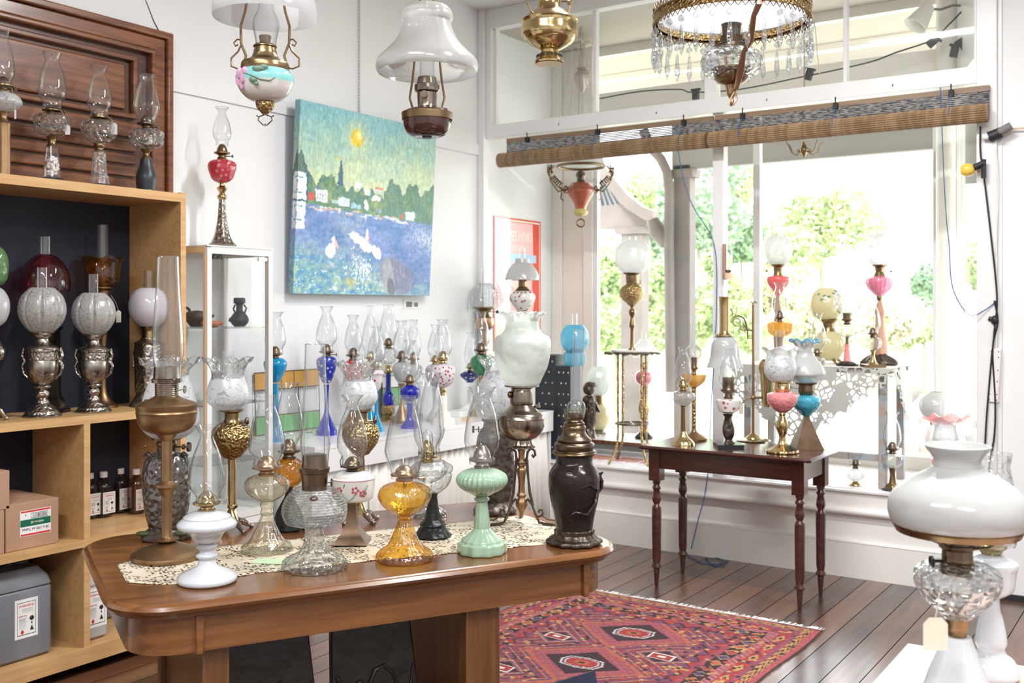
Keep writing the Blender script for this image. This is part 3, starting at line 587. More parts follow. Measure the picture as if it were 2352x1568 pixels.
# ---------------------------------------------------------------- furniture
def local_box(mb, o, u, v, a0, a1, b0, b1, z0, z1):
    p = [(o[0]+u[0]*a+v[0]*b, o[1]+u[1]*a+v[1]*b) for a, b in ((a0, b0), (a1, b0), (a1, b1), (a0, b1))]; return mb.prism(p, z0, z1)
# big oak table; local x runs along its length
TZ = .76
tb = thing('oak_table', 'long honey oak refectory table with rounded corners and moulded edge', 'table', (2.0, -4.36, 0), math.atan2(.877, .48))
def rrect(x0, y0, x1, y1, r, n=7):
    P = []
    for cx_, cy_, a in ((x1-r, y0+r, -90), (x1-r, y1-r, 0), (x0+r, y1-r, 90), (x0+r, y0+r, 180)):
        for i in range(n+1): t = math.radians(a+90*i/n); P.append((cx_+r*math.cos(t), cy_+r*math.sin(t)))
    return P
def moulded(x0, y0, x1, y1, r, prof):
    v = []; f = []; n = None
    for off, z in prof:
        P = rrect(x0-off, y0-off, x1+off, y1+off, r+off); n = len(P); v += [(x, y, z) for x, y in P]
    m = len(prof)
    for i in range(m-1):
        for j in range(n): k = (j+1) % n; f.append((i*n+j, i*n+k, (i+1)*n+k, (i+1)*n+j))
    f += [tuple(reversed(range(n))), tuple(range((m-1)*n, m*n))]; return MB().add(v, f)
TL, TWd = 1.56, .97
moulded(-.06, 0, TL, TWd, .16, [(-.02, TZ-.045), (-.005, TZ-.042), (-.002, TZ-.03), (.012, TZ-.026), (.018, TZ-.016), (.012, TZ-.006), (.003, TZ-.003), (0, TZ)]).build('tabletop', M['oak'], tb, ang=30)
moulded(-.02, .03, TL-.04, TWd-.04, .13, [(0, TZ-.15), (0, TZ-.044)]).build('apron', M['oak'], tb)
for x, w_ in ((.175, .075), (.99, .12)):
    box('end_panel', (x+.02, .12, .05), (x+.05, TWd-.15, TZ-.15), M['oakv'], tb, bevel=.004)
    box('leg_post', (x, .06, 0), (x+w_, .12, TZ-.15), M['oakv'], tb, bevel=.005); box('leg_post', (x, TWd-.14, 0), (x+w_, TWd-.08, TZ-.15), M['oakv'], tb, bevel=.005)
box('stretcher', (.24, .44, .14), (1.02, .5, .24), M['oak'], tb, bevel=.004)
for x in (.15, 1.4): box('edge_block', (x, .016, TZ-.155), (x+.02, .04, TZ-.045), M['oak'], tb, bevel=.003)
# carved dark panels leaning under the table
def tabl(a, b): return (2.0+.48*a-.877*b, -4.36+.877*a+.48*b)
rotT = math.atan2(.877, .48)
for a, lab in ((.27, 'dark carved board under the left end of the oak table'), (.61, 'dark carved board under the middle of the oak table')):
    X, Y = tabl(a, .2); o = thing('carved_board', lab, 'board', (X, Y, 0), rotT, 'carved boards under the table'); mb = MB()
    P = [(0, .0), (.3, .0), (.29, .3), (.265, .56), (-.0, .58), (-.005, .3)]
    mb.add([(x, 0+.1*z, z) for x, z in P]+[(x, .035+.1*z, z) for x, z in P], [tuple(range(6)), tuple(reversed(range(6, 12)))]+[(i, i+6, (i+1) % 6+6, (i+1) % 6) for i in range(6)])
    mb.build('panel', prin('carved_black_wood', (.014, .011, .01), .35, vary=((.026, .02, .016), 12), bump=(18, .5)), o, bevel=.006)
    c = MB(); q = lambda x, z: (x, .1*z-.002, z)
    c.tube([q(.13, .3), q(.12, .36), q(.14, .4), q(.17, .41), q(.2, .38), q(.215, .34), q(.24, .32), q(.26, .34), q(.27, .4)], [.004, .008, .008, .007, .006, .006, .007, .005, .003], 8)
    c.tube([q(.16, .31), q(.13, .3), q(.1, .31)], .006, 8); c.ball((.08, .026, .3), .022, 1, .4, 2, 12, 8); c.ball((.085, .032, .36), .016, 1, .4, 1, 12, 8)
    c.tube([q(.01, .4), q(.03, .36), q(.03, .3), q(.01, .28)], .008, 8); c.build('carving', MATS['carved_black_wood'], o)
X, Y = tabl(1.02, .02)
tag(MB().box((0, 0, 0), (.3, .02, .3), Matrix.Translation((X+.12, Y+.2, 0.01)) @ Matrix.Rotation(rotT+.2, 4, 'Z') @ Matrix.Rotation(-.3, 4, 'X')).build('leaning_board', prin('navy_board', (.02, .025, .05), .5)), 'navy blue board leaning beside the right table leg on the rug', 'board')
# small mahogany table
ST = .797
st = thing('side_table', 'small dark mahogany table with turned legs in front of the window', 'table', (0, 0, 0))
mb = moulded(1.72, -.9, 2.7, -.39, .01, [(-.02, ST-.022), (.0, ST-.018), (.004, ST-.01), (-.006, ST-.003), (-.01, ST)]); mb.build('tabletop', M['mahog'], st, ang=30)
MB().box((1.77, -.84, ST-.13), (2.64, -.82, ST-.022)).box((1.77, -.46, ST-.13), (2.64, -.44, ST-.022)).box((1.77, -.84, ST-.13), (1.79, -.44, ST-.022)).box((2.62, -.84, ST-.13), (2.64, -.44, ST-.022)).build('apron', M['mahog'], st)
lp = [(.022, ST-.2), (.022, ST-.215), (.017, ST-.225), (.025, ST-.24), (.025, ST-.245), (.017, ST-.255), (.024, ST-.29), (.026, ST-.31), (.016, ST-.335), (.026, ST-.35), (.026, ST-.355), (.027, ST-.4), (.024, .16), (.02, .135), (.019, .13), (.028, .118), (.028, .108), (.017, .1), (.017, .09), (.01, 0)]
for x, y in ((1.795, -.815), (2.615, -.815), (1.795, -.465), (2.615, -.465)):
    MB().lathe([(r, z) for r, z in lp], 20, c=(x, y)).box((x-.033, y-.033, ST-.2), (x+.033, y+.033, ST-.022)).build('leg', M['mahog'], st, ang=50)
# plywood shelving
sh = thing('shelving_unit', 'pale plywood shelving unit with navy back against the left wall', 'shelf', (0, -4.6, 0)); BT = M['birch']; U = sh
LY = 1.66
box('top_board', (.0, 0, 2.06), (.4, LY-.03, 2.1), BT, U); box('side_panel', (0, LY-.03, 0), (.4, LY, 2.105), BT, U); box('side_panel', (0, -.03, 0), (.4, 0, 2.105), BT, U)
box('shelf_board', (.015, 0, 1.07), (.4, LY-.03, 1.105), BT, U); box('shelf_board', (.015, 0, .545), (.4, LY-.03, .578), BT, U); box('bottom_board', (.015, 0, .05), (.41, LY-.03, .115), BT, U)
yd = LY-.5+.02
for y in (1.13, .45): box('divider', (.015, y, .578), (.4, y+.03, 1.07), BT, U); box('divider', (.015, y, .115), (.4, y+.03, .545), BT, U)
box('back_panel', (.001, 0, .05), (.015, LY-.03, 2.06), M['navy'], U)
# cedar panelling above
cd = thing('cedar_panel', 'dark red cedar fireplace or door panel with moulded frame above the shelving', 'panel', (.0, -2.755, 2.102))
H0 = .84; WD = -2.4
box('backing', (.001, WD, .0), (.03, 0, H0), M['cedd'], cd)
for a, b, zz in ((0, .035, .075), (.035, .1, .055), (.1, .125, .07)):
    mb = MB()
    mb.box((.02, WD, H0-b), (zz, -a, H0-a)); mb.box((.02, -b, 0), (zz, -a, H0-a)); mb.build('frame_moulding' if b != .1 else 'frame_board', M['ced'], cd, bevel=.008)
for z in (.04, .1, .16, .22): box('slat', (.03, WD, z), (.05, -.2, z+.05), M['ced'], cd, bevel=.008)
box('rail', (.03, WD, .29), (.055, -.13, .36), M['ced'], cd, bevel=.005); box('raised_panel', (.03, WD, .42), (.048, -.26, .64), M['ced'], cd, bevel=.015)
mb = MB().box((.03, WD, .38), (.062, -.2, .405)).box((.03, WD, .66), (.062, -.2, .685)).box((.03, -.225, .38), (.062, -.2, .685)); mb.build('panel_moulding', M['ced'], cd, bevel=.006)
# glass display cabinet
gc = thing('glass_cabinet', 'tall narrow glass display cabinet with white frame beside the shelving', 'cabinet', (0, -2.8, 0)); A, CW, CZ = M['alu'], .42, 1.865
for x in (.012, .352):
    for y in (0, CW-.028): box('post', (x, y, 0), (x+.028, y+.028, CZ-.005), A, gc)
for z in (CZ-.035, .52):
    mb = MB(); mb.box((.039, .001, z), (.353, .027, z+.034)).box((.039, CW-.027, z), (.353, CW-.001, z+.034)).box((.353, .027, z), (.379, CW-.027, z+.034)).box((.013, .027, z), (.039, CW-.027, z+.034))
    mb.build('frame_rail', A, gc)
box('top_panel', (.01, -.002, CZ-.0005), (.382, CW+.002, CZ+.006), M['gloss'], gc); box('base_cupboard', (.02, .005, .02), (.374, CW-.005, .53), M['gloss'], gc)
mb = MB().box((.04, -.001, 0.02), (.355, .0, CZ-.03)); mb.build('tan_edging', M['tan'], gc) if False else None
box('edging', (.3535, -.0035, .02), (.37, -.0005, CZ-.001), M['tan'], gc); box('edging', (.02, -.003, CZ-.03), (.353, -.0005, CZ-.001), M['tan'], gc)
box('glass_side', (.04, .01, .55), (.352, .014, CZ-.035), M['pane'], gc); box('glass_door', (.36, .03, .55), (.365, CW-.03, CZ-.035), M['pane'], gc)
for z in (1.47, 1.09, .8): box('glass_shelf', (.03, .015, z-.006), (.35, CW-.015, z), thin('green_edged_glass', (.86, .93, .9), gl=.08, emax=.6), gc)
box('hinge', (.35, .03, CZ-.06), (.372, .1, CZ-.037), M['blackm'], gc); box('door_lock', (.366, CW-.09, CZ-.06), (.376, CW-.035, CZ-.042), M['cap'], gc)
# white counter with gathered skirt
ct = thing('display_counter', 'white laminate counter along the left wall with gathered cotton skirt', 'counter', (0, -2.32, 0)); CT = .86; CL = 2.3
box('countertop', (.002, 0, CT-.02), (.62, CL, CT), M['lino'], ct); box('fascia', (.6, 0, .72), (.618, CL, CT-.02), M['lino'], ct)
box('side_panel', (.01, 0, 0), (.6, .02, .84), M['lino'], ct); box('side_panel', (.01, CL-.02, 0), (.6, CL, .84), M['lino'], ct); box('front_panel', (.58, .02, 0), (.6, .42, .72), M['lino'], ct)
v = []; n = 260
for i in range(n):
    y = .43+(CL-.46)*i/(n-1); w_ = math.sin(i*.62+2*math.sin(i*.11)); v += [(.585+.006*w_, y, .735), (.59+.02*w_, y, .5), (.595+.028*w_+.01*math.sin(i*.2), y, .03)]
mb = MB().add(v, [(3*i+k, 3*i+3+k, 3*i+4+k, 3*i+1+k) for i in range(n-1) for k in (0, 1)]); c = mb.build('gathered_skirt', M['cotton'], ct, ang=180); s_ = c.modifiers.new('s', 'SOLIDIFY'); s_.thickness = .002
struct_like = None
# black perforated boxes
def dotbox(a, b, lab):
    o = thing('pegboard_box', lab, 'box', (a[0], a[1], a[2])); box('casing', (0, 0, 0), (b[0]-a[0], b[1]-a[1], b[2]-a[2]), M['slate'], o, bevel=.003); mb = MB(); W_, H_ = b[0]-a[0], b[2]-a[2]
    nz = int(H_/.075)
    for r in range(nz):
        for k in range(3):
            x = W_*(.18+.32*k+(.16 if r % 2 else 0)); z = H_-.05-r*.075
            if x < W_-.01: mb.box((x, -.0015, z), (x+.009, 0, z+.011))
    mb.build('white_peg_dots', M['lino'], o)
dotbox((.43, .04, DECK), (.6, .2, 1.24), 'black box dotted with white pegs at the left end of the window bay')
dotbox((.602, .04, DECK), (.72, .18, 1.165), 'lower black dotted box under the sky blue lamp')
# bay bench and mats
bn = thing('low_bench', 'low brown-edged bench on the window deck at the left', 'bench', (.02, .42, DECK+.0035)); box('bench_top', (.0, 0, .09), (1.28, .42, .105), M['gloss'], bn); box('bench_edge', (0, -.004, .085), (1.28, 0, .105), M['ced'], bn); box('bench_side', (.0, .01, .04), (1.25, .02, .088), M['fascia'], bn); box('bench_leg', (1.25, 0, 0), (1.275, .03, .09), M['ced'], bn); box('bench_leg', (0, 0, 0), (.02, .03, .09), M['ced'], bn)
mt = MB()
for i in range(40): x = .3+i*.024; mt.box((x, .2+.02*math.sin(i*2.1), DECK), (x+.016, .4, DECK+.004))
tag(mt.build('striped_mat', prin('rust_mat', (.5, .13, .07), .8)), 'rust red fringed mat on the window deck under the bench', 'mat')
dc = MB(); nx, ny = 60, 12
dm, n_, out_ = nt('deck_cloth'); dd = prin('deck_cover', (.82, .8, .8), .8, vary=((.7, .62, .62), 22))
tag(box('deck_cloth', (.02, .005, DECK), (3.3, .94, DECK+.003), dd), 'white speckled cloth covering the window deck', 'cloth')
# bay display table with lace
dt = thing('display_table', 'blue-grey distressed table inside the window bay', 'table', (0, 0, DECK)); DT = 1.215
box('tabletop', (1.93, .05, DT-DECK-.03), (2.85, .58, DT-DECK), M['fadeb'], dt)
for x, y in ((1.96, .08), (2.78, .08), (1.96, .5), (2.78, .5)): box('leg', (x, y, 0.003), (x+.045, y+.045, DT-DECK-.03), M['fadeb'], dt, bevel=.003)
box('stretcher', (1.98, .1, .16), (2.8, .13, .2), M['fadeb'], dt); box('stretcher', (2.79, .1, .16), (2.815, .52, .2), M['gloss'], dt)
# lace: diamond laid over the table, points hanging in front and at the right
def lacecloth(fn, nu, nv):
    v = [fn(i/(nu-1), j/(nv-1)) for j in range(nv) for i in range(nu)]
    return MB().add(v, [(j*nu+i, j*nu+i+1, (j+1)*nu+i+1, (j+1)*nu+i) for j in range(nv-1) for i in range(nu-1)])
lc = thing('lace_tablecloth', 'white cutwork lace cloth hanging in points over the bay table', 'tablecloth', (0, 0, DT))
lacecloth(lambda u, v: (1.91+.96*u, .035+.56*v, .003), 3, 3).build('cloth_top', M['cotton'], lc)
def hang_f(u, v):
    x = 1.9+.98*u; dpt = (.47-.42*abs(u-.42)/.58+.02*math.cos(u*60))*v; return (x, .032-.012*math.sin(u*22)*v-.01*v, .002-max(.05*v, dpt))
lacecloth(hang_f, 60, 14).build('front_point', M['lacew'], lc, ang=180)
def hang_r(u, v): y = .03+.56*u; return (2.875+.05*v+.012*math.sin(u*20)*v, y, .002-(.32-.26*abs(u-.3)/.7)*v)
lacecloth(hang_r, 30, 10).build('side_point', M['lacew'], lc, ang=180)
# foreground table at the lower right
FZ = .75; P0 = onz(2085, 1480, FZ)
ft = thing('front_table', 'pinkish table corner at the lower right, under the big white lamp', 'table', (3.769, -3.485, 0), 0)
box('tabletop', (.008, -.85, FZ-.03), (.85, .0, FZ-.003), prin('pink_beech', (.62, .46, .4), .4, coat=.3), ft, bevel=.004)
for x, y in ((.07, -.8), (.8, -.8), (.07, -.05), (.8, -.05)): box('leg', (x-.02, y-.02, 0), (x+.02, y+.02, FZ-.03), MATS['pink_beech'], ft)
tag(box('white_runner', (0, -.84, FZ-.003), (.2, .004, FZ), M['cotton']), 'white cloth runner on the pinkish front table', 'runner'); bpy.data.objects['white_runner'].location = (3.769, -3.485, 0); bpy.data.objects['white_runner'].rotation_euler.z = 0
# plant stand in the bay
ps = Lamp('plant_stand', 'tall wrought iron plant stand with twisted brass legs at the left of the window', None, 1452, DECK, x=None, D=Dy(1452, .2), cat='stand')
k = ps.s; zt = ps.z(806)
ps.L('marble_top', 'cream', '812,48! 803,48!', smooth=False); mb = MB(); n = 72; v = []
for i in range(n): t = 2*PI*i/n; r = (58+9*abs(math.sin(t*4)))*k; v += [(r*math.cos(t), r*math.sin(t), zt-3*k-4*k*abs(math.sin(t*9))), (46*k*math.cos(t), 46*k*math.sin(t), zt+0*k)]
s_ = mb.add(v, [(2*i, 2*((i+1) % n), 2*((i+1) % n)+1, 2*i+1) for i in range(n)]).build('lace_edged_rim', M['iron'], ps.root); q = s_.modifiers.new('s', 'SOLIDIFY'); q.thickness = .004
for i in range(4):
    t = PI/4*.6+i*PI/2; c, s2 = math.cos(t), math.sin(t); P = []
    for j in range(26): u = j/25; z = zt*(1-u)+.004*u; r = 38*k if u < .72 else (38+26*((u-.72)/.28)**2)*k; P.append((r*c, r*s2, z))
    MB().tube(P, [(3.0+.6*math.sin(j*2.4))*k for j in range(26)], 6).build('leg', M['gbrass'], ps.root)
MB().ring((0, 0, ps.z(972)), 38*k, 2.2*k, 30, 6).tube([(-38*k, 0, ps.z(972)), (38*k, 0, ps.z(972))], 2*k).tube([(0, -38*k, ps.z(972)), (0, 38*k, ps.z(972))], 2*k).build('lower_ring', M['iron'], ps.root)
# ---------------------------------------------------------------- lace runner on the oak table
v = []; nu, nv = 90, 16
def run(u, w_):
    e = .012*abs(math.sin(u*38)); b0 = .19+.03*math.sin(u*5)-e; b1 = .62; x = -.0+1.5*u; b = b0+(b1-b0)*w_
    if u < .08: b = .4+(b-.4)*(.55+.45*u/.08)
    return (x, b, TZ+.0025+.0006*math.sin(u*70+w_*9))
rn = MB().add([run(i/(nu-1), j/(nv-1)) for j in range(nv) for i in range(nu)], [(j*nu+i, j*nu+i+1, (j+1)*nu+i+1, (j+1)*nu+i) for j in range(nv-1) for i in range(nu-1)])
rn = rn.build('crochet_runner', M['lace'], ang=180, loc=(2.0, -4.36, 0), rotz=rotT); s_ = rn.modifiers.new('s', 'SOLIDIFY'); s_.thickness = .0015; s_.offset = -1
tag(rn, 'cream crochet lace runner spread along the oak table', 'table runner')
X, Y = onz(625, 1290, TZ+.003)
pt = thing('price_card', 'pale green price card lying on the lace runner', 'card', (X, Y, TZ+.004), .45); box('card', (-.06, -.03, 0), (.06, .03, .0012), prin('green_card', (.5, .66, .42), .7), pt)
# ================================================================ lamps on the oak table
OT = 'oil lamps on the oak table'; TS = TZ
def T_(label, px, yb, rb, surf=TS, g=OT, name='oil_lamp', **k): return Lamp(name, label, g, px, surf, yb=yb, rb=rb, **k)
R_ = TS+.004
a = T_('tall brass column lamp with very tall chimney at the left end of the oak table', 383, 1300, 78, R_)
a.L('base', 'dull', '1300,78! 1292,80 1284,79! 1280,74! 1272,64 1262,44 1252,26 1244,14'); a.L('column', 'dull', '1246,14 1242,27! 1237,28! 1235,14 1233,11.5! 1150,11.5 1135,13 1122,20! 1117,25! 1111,25! 1107,17 1104,12! 1012,12.5! 1004,19 996,24', smooth=True)
a.L('font', 'dull', '997,22! 990,44 982,56 968,64 950,67 946,68.5! 942,67! 934,69! 929,70! 924,62 917,42 911,30 906,24')
a.L('burner', 'nickel', '908,25! 880,26! 878,33! 870,34! 868,30! 862,29! 842,28! 842,22'); mb = MB(); [mb.ring((0, 0, a.z(y)), 26.3*a.s, .7*a.s, 30, 5) for y in range(884, 908, 4)]; mb.build('threaded_collar', M['nickel'], a.root)
MB().tube([(26*a.s, 0, a.z(896)), (42*a.s, 0, a.z(894))], .0016).tube([(40*a.s, -.001, a.z(894)), (43*a.s, -.001, a.z(894))], 9*a.s, 14).build('wick_knob', M['nickel'], a.root); MB().lathe(a.P('925,8! 918,8! 917,5'), 14, c=(-44*a.s, 0)).build('filler_cap', M['dull'], a.root)
mb = MB().lathe(cr([(r*a.s, a.z(y)) for y, r in ((866, 29), (840, 30), (815, 34), (795, 35), (760, 34), (720, 31), (660, 27), (589, 24))]), 40, c=(3*a.s, 0), cap=False); mb.ring((3*a.s, 0, a.z(589)), 24*a.s, .0012); mb.build('chimney', M['cg'], a.root)
a = T_('white milk glass lamp at the front left corner of the oak table', 475.5, 1353, 62)
a.L('base', 'milk', '1353,61! 1347,67 1336,67.5 1327,62 1318,52 1308,34 1298,23 1288,19 1282,18 1277,24 1272,24 1268,19 1262,17 1257,22 1252,24 1248,17 1245,13'); a.L('font', 'milk', '1247,13 1242,26 1232,34 1222,40 1216,50! 1213,54! 1211,64 1205,67 1199,66 1192,58 1188,53! 1184,52 1176,36 1172,23')
a.B(1127, 1174, 31, 'brass', 0); a.C(977, 1160, 28, 41, 25, 16.5)
a = T_('straw tinted clear glass lamp with flared panelled foot', 613, 1278, 57, R_)
a.L('base', 'tint', '1278,55! 1272,58 1262,56! 1250,44 1235,35 1215,25 1198,18 1186,14 1180,12', n=10, a=.05); a.L('stem', 'tint', '1183,12 1175,15 1168,12 1160,16 1153,14 1149,17'); a.L('font', 'tint', '1150,17 1143,30 1132,43 1120,50 1110,51 1100,47 1093,36 1088,24')
a.B(1046, 1092, 33, 'copper', 0); a.C(908, 1074, 24, 41, 30, 21)
a = T_('ribbed beehive clear glass lamp with tall mantle chimney, front of the oak table', 722.5, 1325, 71)
a.L('base', 'sgp', '1325,70! 1318,73 1300,73! 1292,67! 1288,64 1276,46 1262,33 1245,24 1228,21 1212,21!', n=18, a=.03, tw=12)
fp = [(1212, 21), (1206, 36)]+[(1200-j*3.2, 73*math.sin(math.radians(52+j*4.1))**.6+(2.2 if j % 2 else -2.2)) for j in range(26)]+[(1120, 30)]
a.L('font', 'sg', fp, k=2); a.L('burner', 'bronze', '1124,28! 1112,29! 1086,31! 1084,34! 1074,35! 1072,30! 1056,28! 1044,27! 1042,22')
MB().tube([(30*a.s, 0, a.z(1108)), (40*a.s, 0, a.z(1108))], .0016).tube([(38*a.s, 0, a.z(1108)), (41*a.s, 0, a.z(1108))], 9*a.s, 14).build('wick_knob', M['blackm'], a.root); MB().ball((8*a.s, -50*a.s, a.z(1136)), 10*a.s, 1, 1, .6).build('filler_cap', M['bronze'], a.root)
k = a.s; MB().tube([(-24*k, 0, a.z(1044)), (-24*k, 0, a.z(995)), (-6*k, 0, a.z(992)), (-3*k, 0, a.z(986)), (0, 0, a.z(991)), (3*k, 0, a.z(986)), (6*k, 0, a.z(992)), (22*k, 0, a.z(996)), (22*k, 0, a.z(1044))], .0009, 5).build('mantle_wire', M['ink'], a.root)
mb = MB().lathe(cr([(r*k, a.z(y)) for y, r in ((1074, 29), (1050, 31), (1020, 34), (1000, 33), (940, 29), (860, 25), (790, 23))]), 40, c=(1.5*k, 0), cap=False); mb.ring((1.5*k, 0, a.z(790)), 23*k, .0012); mb.build('chimney', M['cg'], a.root)
a = T_('amber glass lamp with ribbed bell foot at the front of the oak table', 929.6, 1302, 64)
a.L('base', 'amber', '1302,62! 1298,66 1284,65! 1280,63! 1274,60 1262,48 1246,36 1226,27 1206,19 1192,15', n=24, a=.022); a.L('font', 'amber', '1193,15 1189,20 1184,17 1178,26 1168,42 1156,54 1143,61 1132,61 1120,55 1112,42 1107,22! 1098,20')
a.L('wick', 'cotton', '1170,4! 1098,4', seg=8); a.B(1068, 1104, 33, 'copper', 1); a.C(910, 1098, 26, 45, 32, style='taper')
a = T_('pale green jadeite pressed glass lamp near the right end of the oak table', 1107, 1282, 53)
a.L('base', 'jade', '1282,51! 1276,55 1250,54! 1246,50!', n=10, a=.045, seg=60); a.L('foot', 'jade', '1250,50! 1243,46! 1238,45 1230,36 1220,24 1212,18!', n=16, a=.03); a.L('stem', 'jade', '1214,18! 1200,18 1160,13! 1152,12! 1149,16 1144,17 1140,13 1136,18', n=10, a=.04)
a.L('font', 'jade', '1137,18 1130,30 1121,46 1110,56 1100,58 1090,54 1081,42 1074,22', n=30, a=.03); a.B(1023, 1076, 30, 'pewter', 0); a.C(889, 1065, 31, 41, 29, 22, bead=30)
a = T_('dark bronze vase lamp with narrow tube chimney at the right end of the oak table', 1319, 1262, 58)
a.L('base', 'iron', '1262,56! 1256,62 1246,61 1241,52! 1234,47 1228,44! 1216,45! 1213,42', n=12, a=.05); a.L('body', 'vase', '1215,42 1205,43 1180,47 1150,54 1118,59 1092,59 1076,53 1064,44 1058,42! 1044,42!')
a.L('neck', 'bronze', '1046,43! 1042,49! 1035,50! 1031,44! 1026,46 1018,46 1013,38! 1008,40 1000,31 990,26 980,27 975,23! 971,24 966,18 960,18'); mb = MB().ring((0, 0, a.z(1039)), 49*a.s, 2.2*a.s, 30, 6); mb.build('beaded_rim', M['obrass'], a.root)
a.L('burner', 'nickel', '962,20! 958,23! 950,24! 948,18! 946,18', seg=30); mb = MB(); [mb.tube([(22*a.s*math.cos(t), 22*a.s*math.sin(t), a.z(950)), (23*a.s*math.cos(t), 23*a.s*math.sin(t), a.z(938))], .0015, 5) for t in [2*PI*i/14 for i in range(14)]]; mb.build('prongs', M['nickel'], a.root)
mb = MB().lathe(cr([(r*a.s, a.z(y)) for y, r in ((950, 21), (935, 21.5), (926, 19), (921, 13.5), (915, 13), (880, 13.5), (757, 13.5))]), 30, c=(4*a.s, 0), cap=False, lean=(.04, 0)); mb.ring((4*a.s+.04*(a.z(757)-a.z(950)), 0, a.z(757)), 13.5*a.s, .0009); mb.build('chimney', M['cg'], a.root)
k = a.s; c = MB(); c.tube([(52*k, -.008, a.z(1135)), (62*k, 0, a.z(1120)), (63*k, 0, a.z(1105)), (58*k, 0, a.z(1095)), (60*k, 0, a.z(1088)), (66*k, 0, a.z(1084))], [2*k, 4*k, 5*k, 5*k, 4*k, 2*k], 8)
c.tube([(-20*k, -50*k, a.z(1180)), (0, -55*k, a.z(1165)), (25*k, -54*k, a.z(1172)), (45*k, -38*k, a.z(1150)), (50*k, -30*k, a.z(1120)), (30*k, -52*k, a.z(1105)), (10*k, -58*k, a.z(1112))], [2*k, 3*k, 4*k, 5*k, 5*k, 4*k, 2*k], 8).build('dragon_relief', M['vase'], a.root)
def frilly(a, cx, yf, rf, yn, rn, ym, rm, yb, rb, mat='frostp', n=8):
    a.L('frosted_shade', mat, f'{yb},{rb}! {yb-8},{rb+8} {(yb+ym)/2},{rm-4} {ym},{rm} {(ym+yn)/2},{(rm+rn)/2+2} {yn+6},{rn+1}!', dx=cx, cap=False)
    a.L('ruffled_rim', 'cgb', f'{yn+6},{rn+1}! {yn-4},{rn} {yn-16},{rn+4} {yf+4},{rf-6} {yf},{rf}', dx=cx, ruf=(yn-2, n, 5, 6), cap=False, edge=1.6)
    a.L('chimney', 'cg', f'{ym},13! {yf-20},12.5!', dx=cx, cap=False)
for px, yb, lab, cx in ((533, 1228, 'brass twisted column lamp with ruffled frosted shade, next to the glass cabinet', -10), (829, 1208, 'brass twisted column lamp with ruffled frosted shade, behind the flower painted lamp', -7)):
    g = 1 if px < 600 else .93; a = T_(lab, px, yb, 45, g=OT); k = a.s; B0 = yb; s = lambda y: B0-(1228-y)*g
    prof = lambda l: ' '.join(f'{s(float(w.split(",")[0])):.1f},{float(w.split(",")[1].rstrip("!"))*g:.1f}'+('!' if w.endswith('!') else '') for w in l.split())
    a.L('column', 'brass', prof('1200,18 1188,15 1175,10 1168,8! 1165,12! 1160,12! 1158,9! 1055,9! 1052,13! 1048,14! 1046,20'), n=3, a=.12, tw=60, seg=30); a.L('font', 'gbrass', prof('1050,20! 1044,24! 1036,31 1022,41 1005,46! 1001,47! 997,46! 985,44 975,34 968,22')); a.L('burner', 'obrass', prof('970,20! 962,17! 948,17! 946,20! 943,28! 939,28!'))
    a.claws(s(1196), yb-2, 14*g, 50*g, 'epewter', 4, th=5); MB().tube([(14*k*g, -.01, a.z(s(968))), (38*k*g, -.01, a.z(s(966)))], .004).ball((36*k*g, -.01, a.z(s(966))), 9*k*g, .6, 1, 1).build('wick_knob', M['bronze'], a.root)
    frilly(a, cx*g, s(826), 54*g, s(862), 36*g, s(908), 48*g, s(940), 27*g)
a = T_('silvered owl lamp with ruffled frosted shade behind the tall brass column lamp', 383, 1248, 50, cat='figural lamp')
a.L('plinth', 'owlb', '1250,50! 1244,54 1228,52 1212,40', n=5, a=.06); a.L('owl_body', 'owl', '1225,36 1200,42 1160,50 1120,54 1085,54 1062,50 1046,42 1037,26! 1034,22'); k = a.s
for s_ in (-1, 1):
    MB().tube([(s_*30*k, -.01, a.z(1050)), (s_*42*k, -.01, a.z(1040)), (s_*52*k, -.01, a.z(1046))], [5*k, 6*k, 2*k]).build('ear_tuft', M['owlb'], a.root); MB().ball((s_*42*k, -34*k, a.z(1222)), 14*k, 1.2, .6, .45).build('leaf', prin('green_leaf', (.05, .07, .03), .5), a.root)
a.L('burner', 'bronze', '1038,20! 1026,22! 1020,24! 1010,20! 1008,34! 1004,34! 1002,20'); MB().tube([(18*k, -.01, a.z(1025)), (55*k, -.01, a.z(1025))], .003).tube([(38*k, -.01, a.z(1025)), (44*k, -.01, a.z(1025))], 6*k, 14).tube([(50*k, -.01, a.z(1025)), (56*k, -.01, a.z(1025))], 11*k, 14).build('wick_knob', M['bronze'], a.root); MB().ring((-44*k, -.02, a.z(1022)), 6*k, .0015).build('pull_ring', M['bronze'], a.root)
a.L('embossed_shade', 'frostp', '1005,34! 995,50 978,64 960,68 930,62 900,54 872,44 862,43!', dx=6, cap=False); a.L('ruffled_rim', 'cgb', '862,43! 852,44 842,52 828,64', dx=6, ruf=(857, 8, 6, 8), cap=False, edge=1.6); a.L('chimney', 'cg', '1000,12! 815,12!', dx=6, cap=False)
a = T_('lamp with honeycomb amber glass font and black ornamental foot', 664, 1224, 34)
a.L('foot', 'blackm', '1224,36! 1216,37! 1208,35 1180,30 1155,18 1140,10 1125,8 1118,9', n=8, a=.05); a.L('font', 'honey', '1120,9 1112,22 1098,33 1080,38 1066,35 1056,24 1050,14'); a.B(1008, 1054, 26, 'bronze', 0); a.C(880, 1034, 24, 33, 20, 18, bead=26)
a = T_('porcelain lamp painted with red flowers on a pierced square bronze foot', 809, 1260, 46)
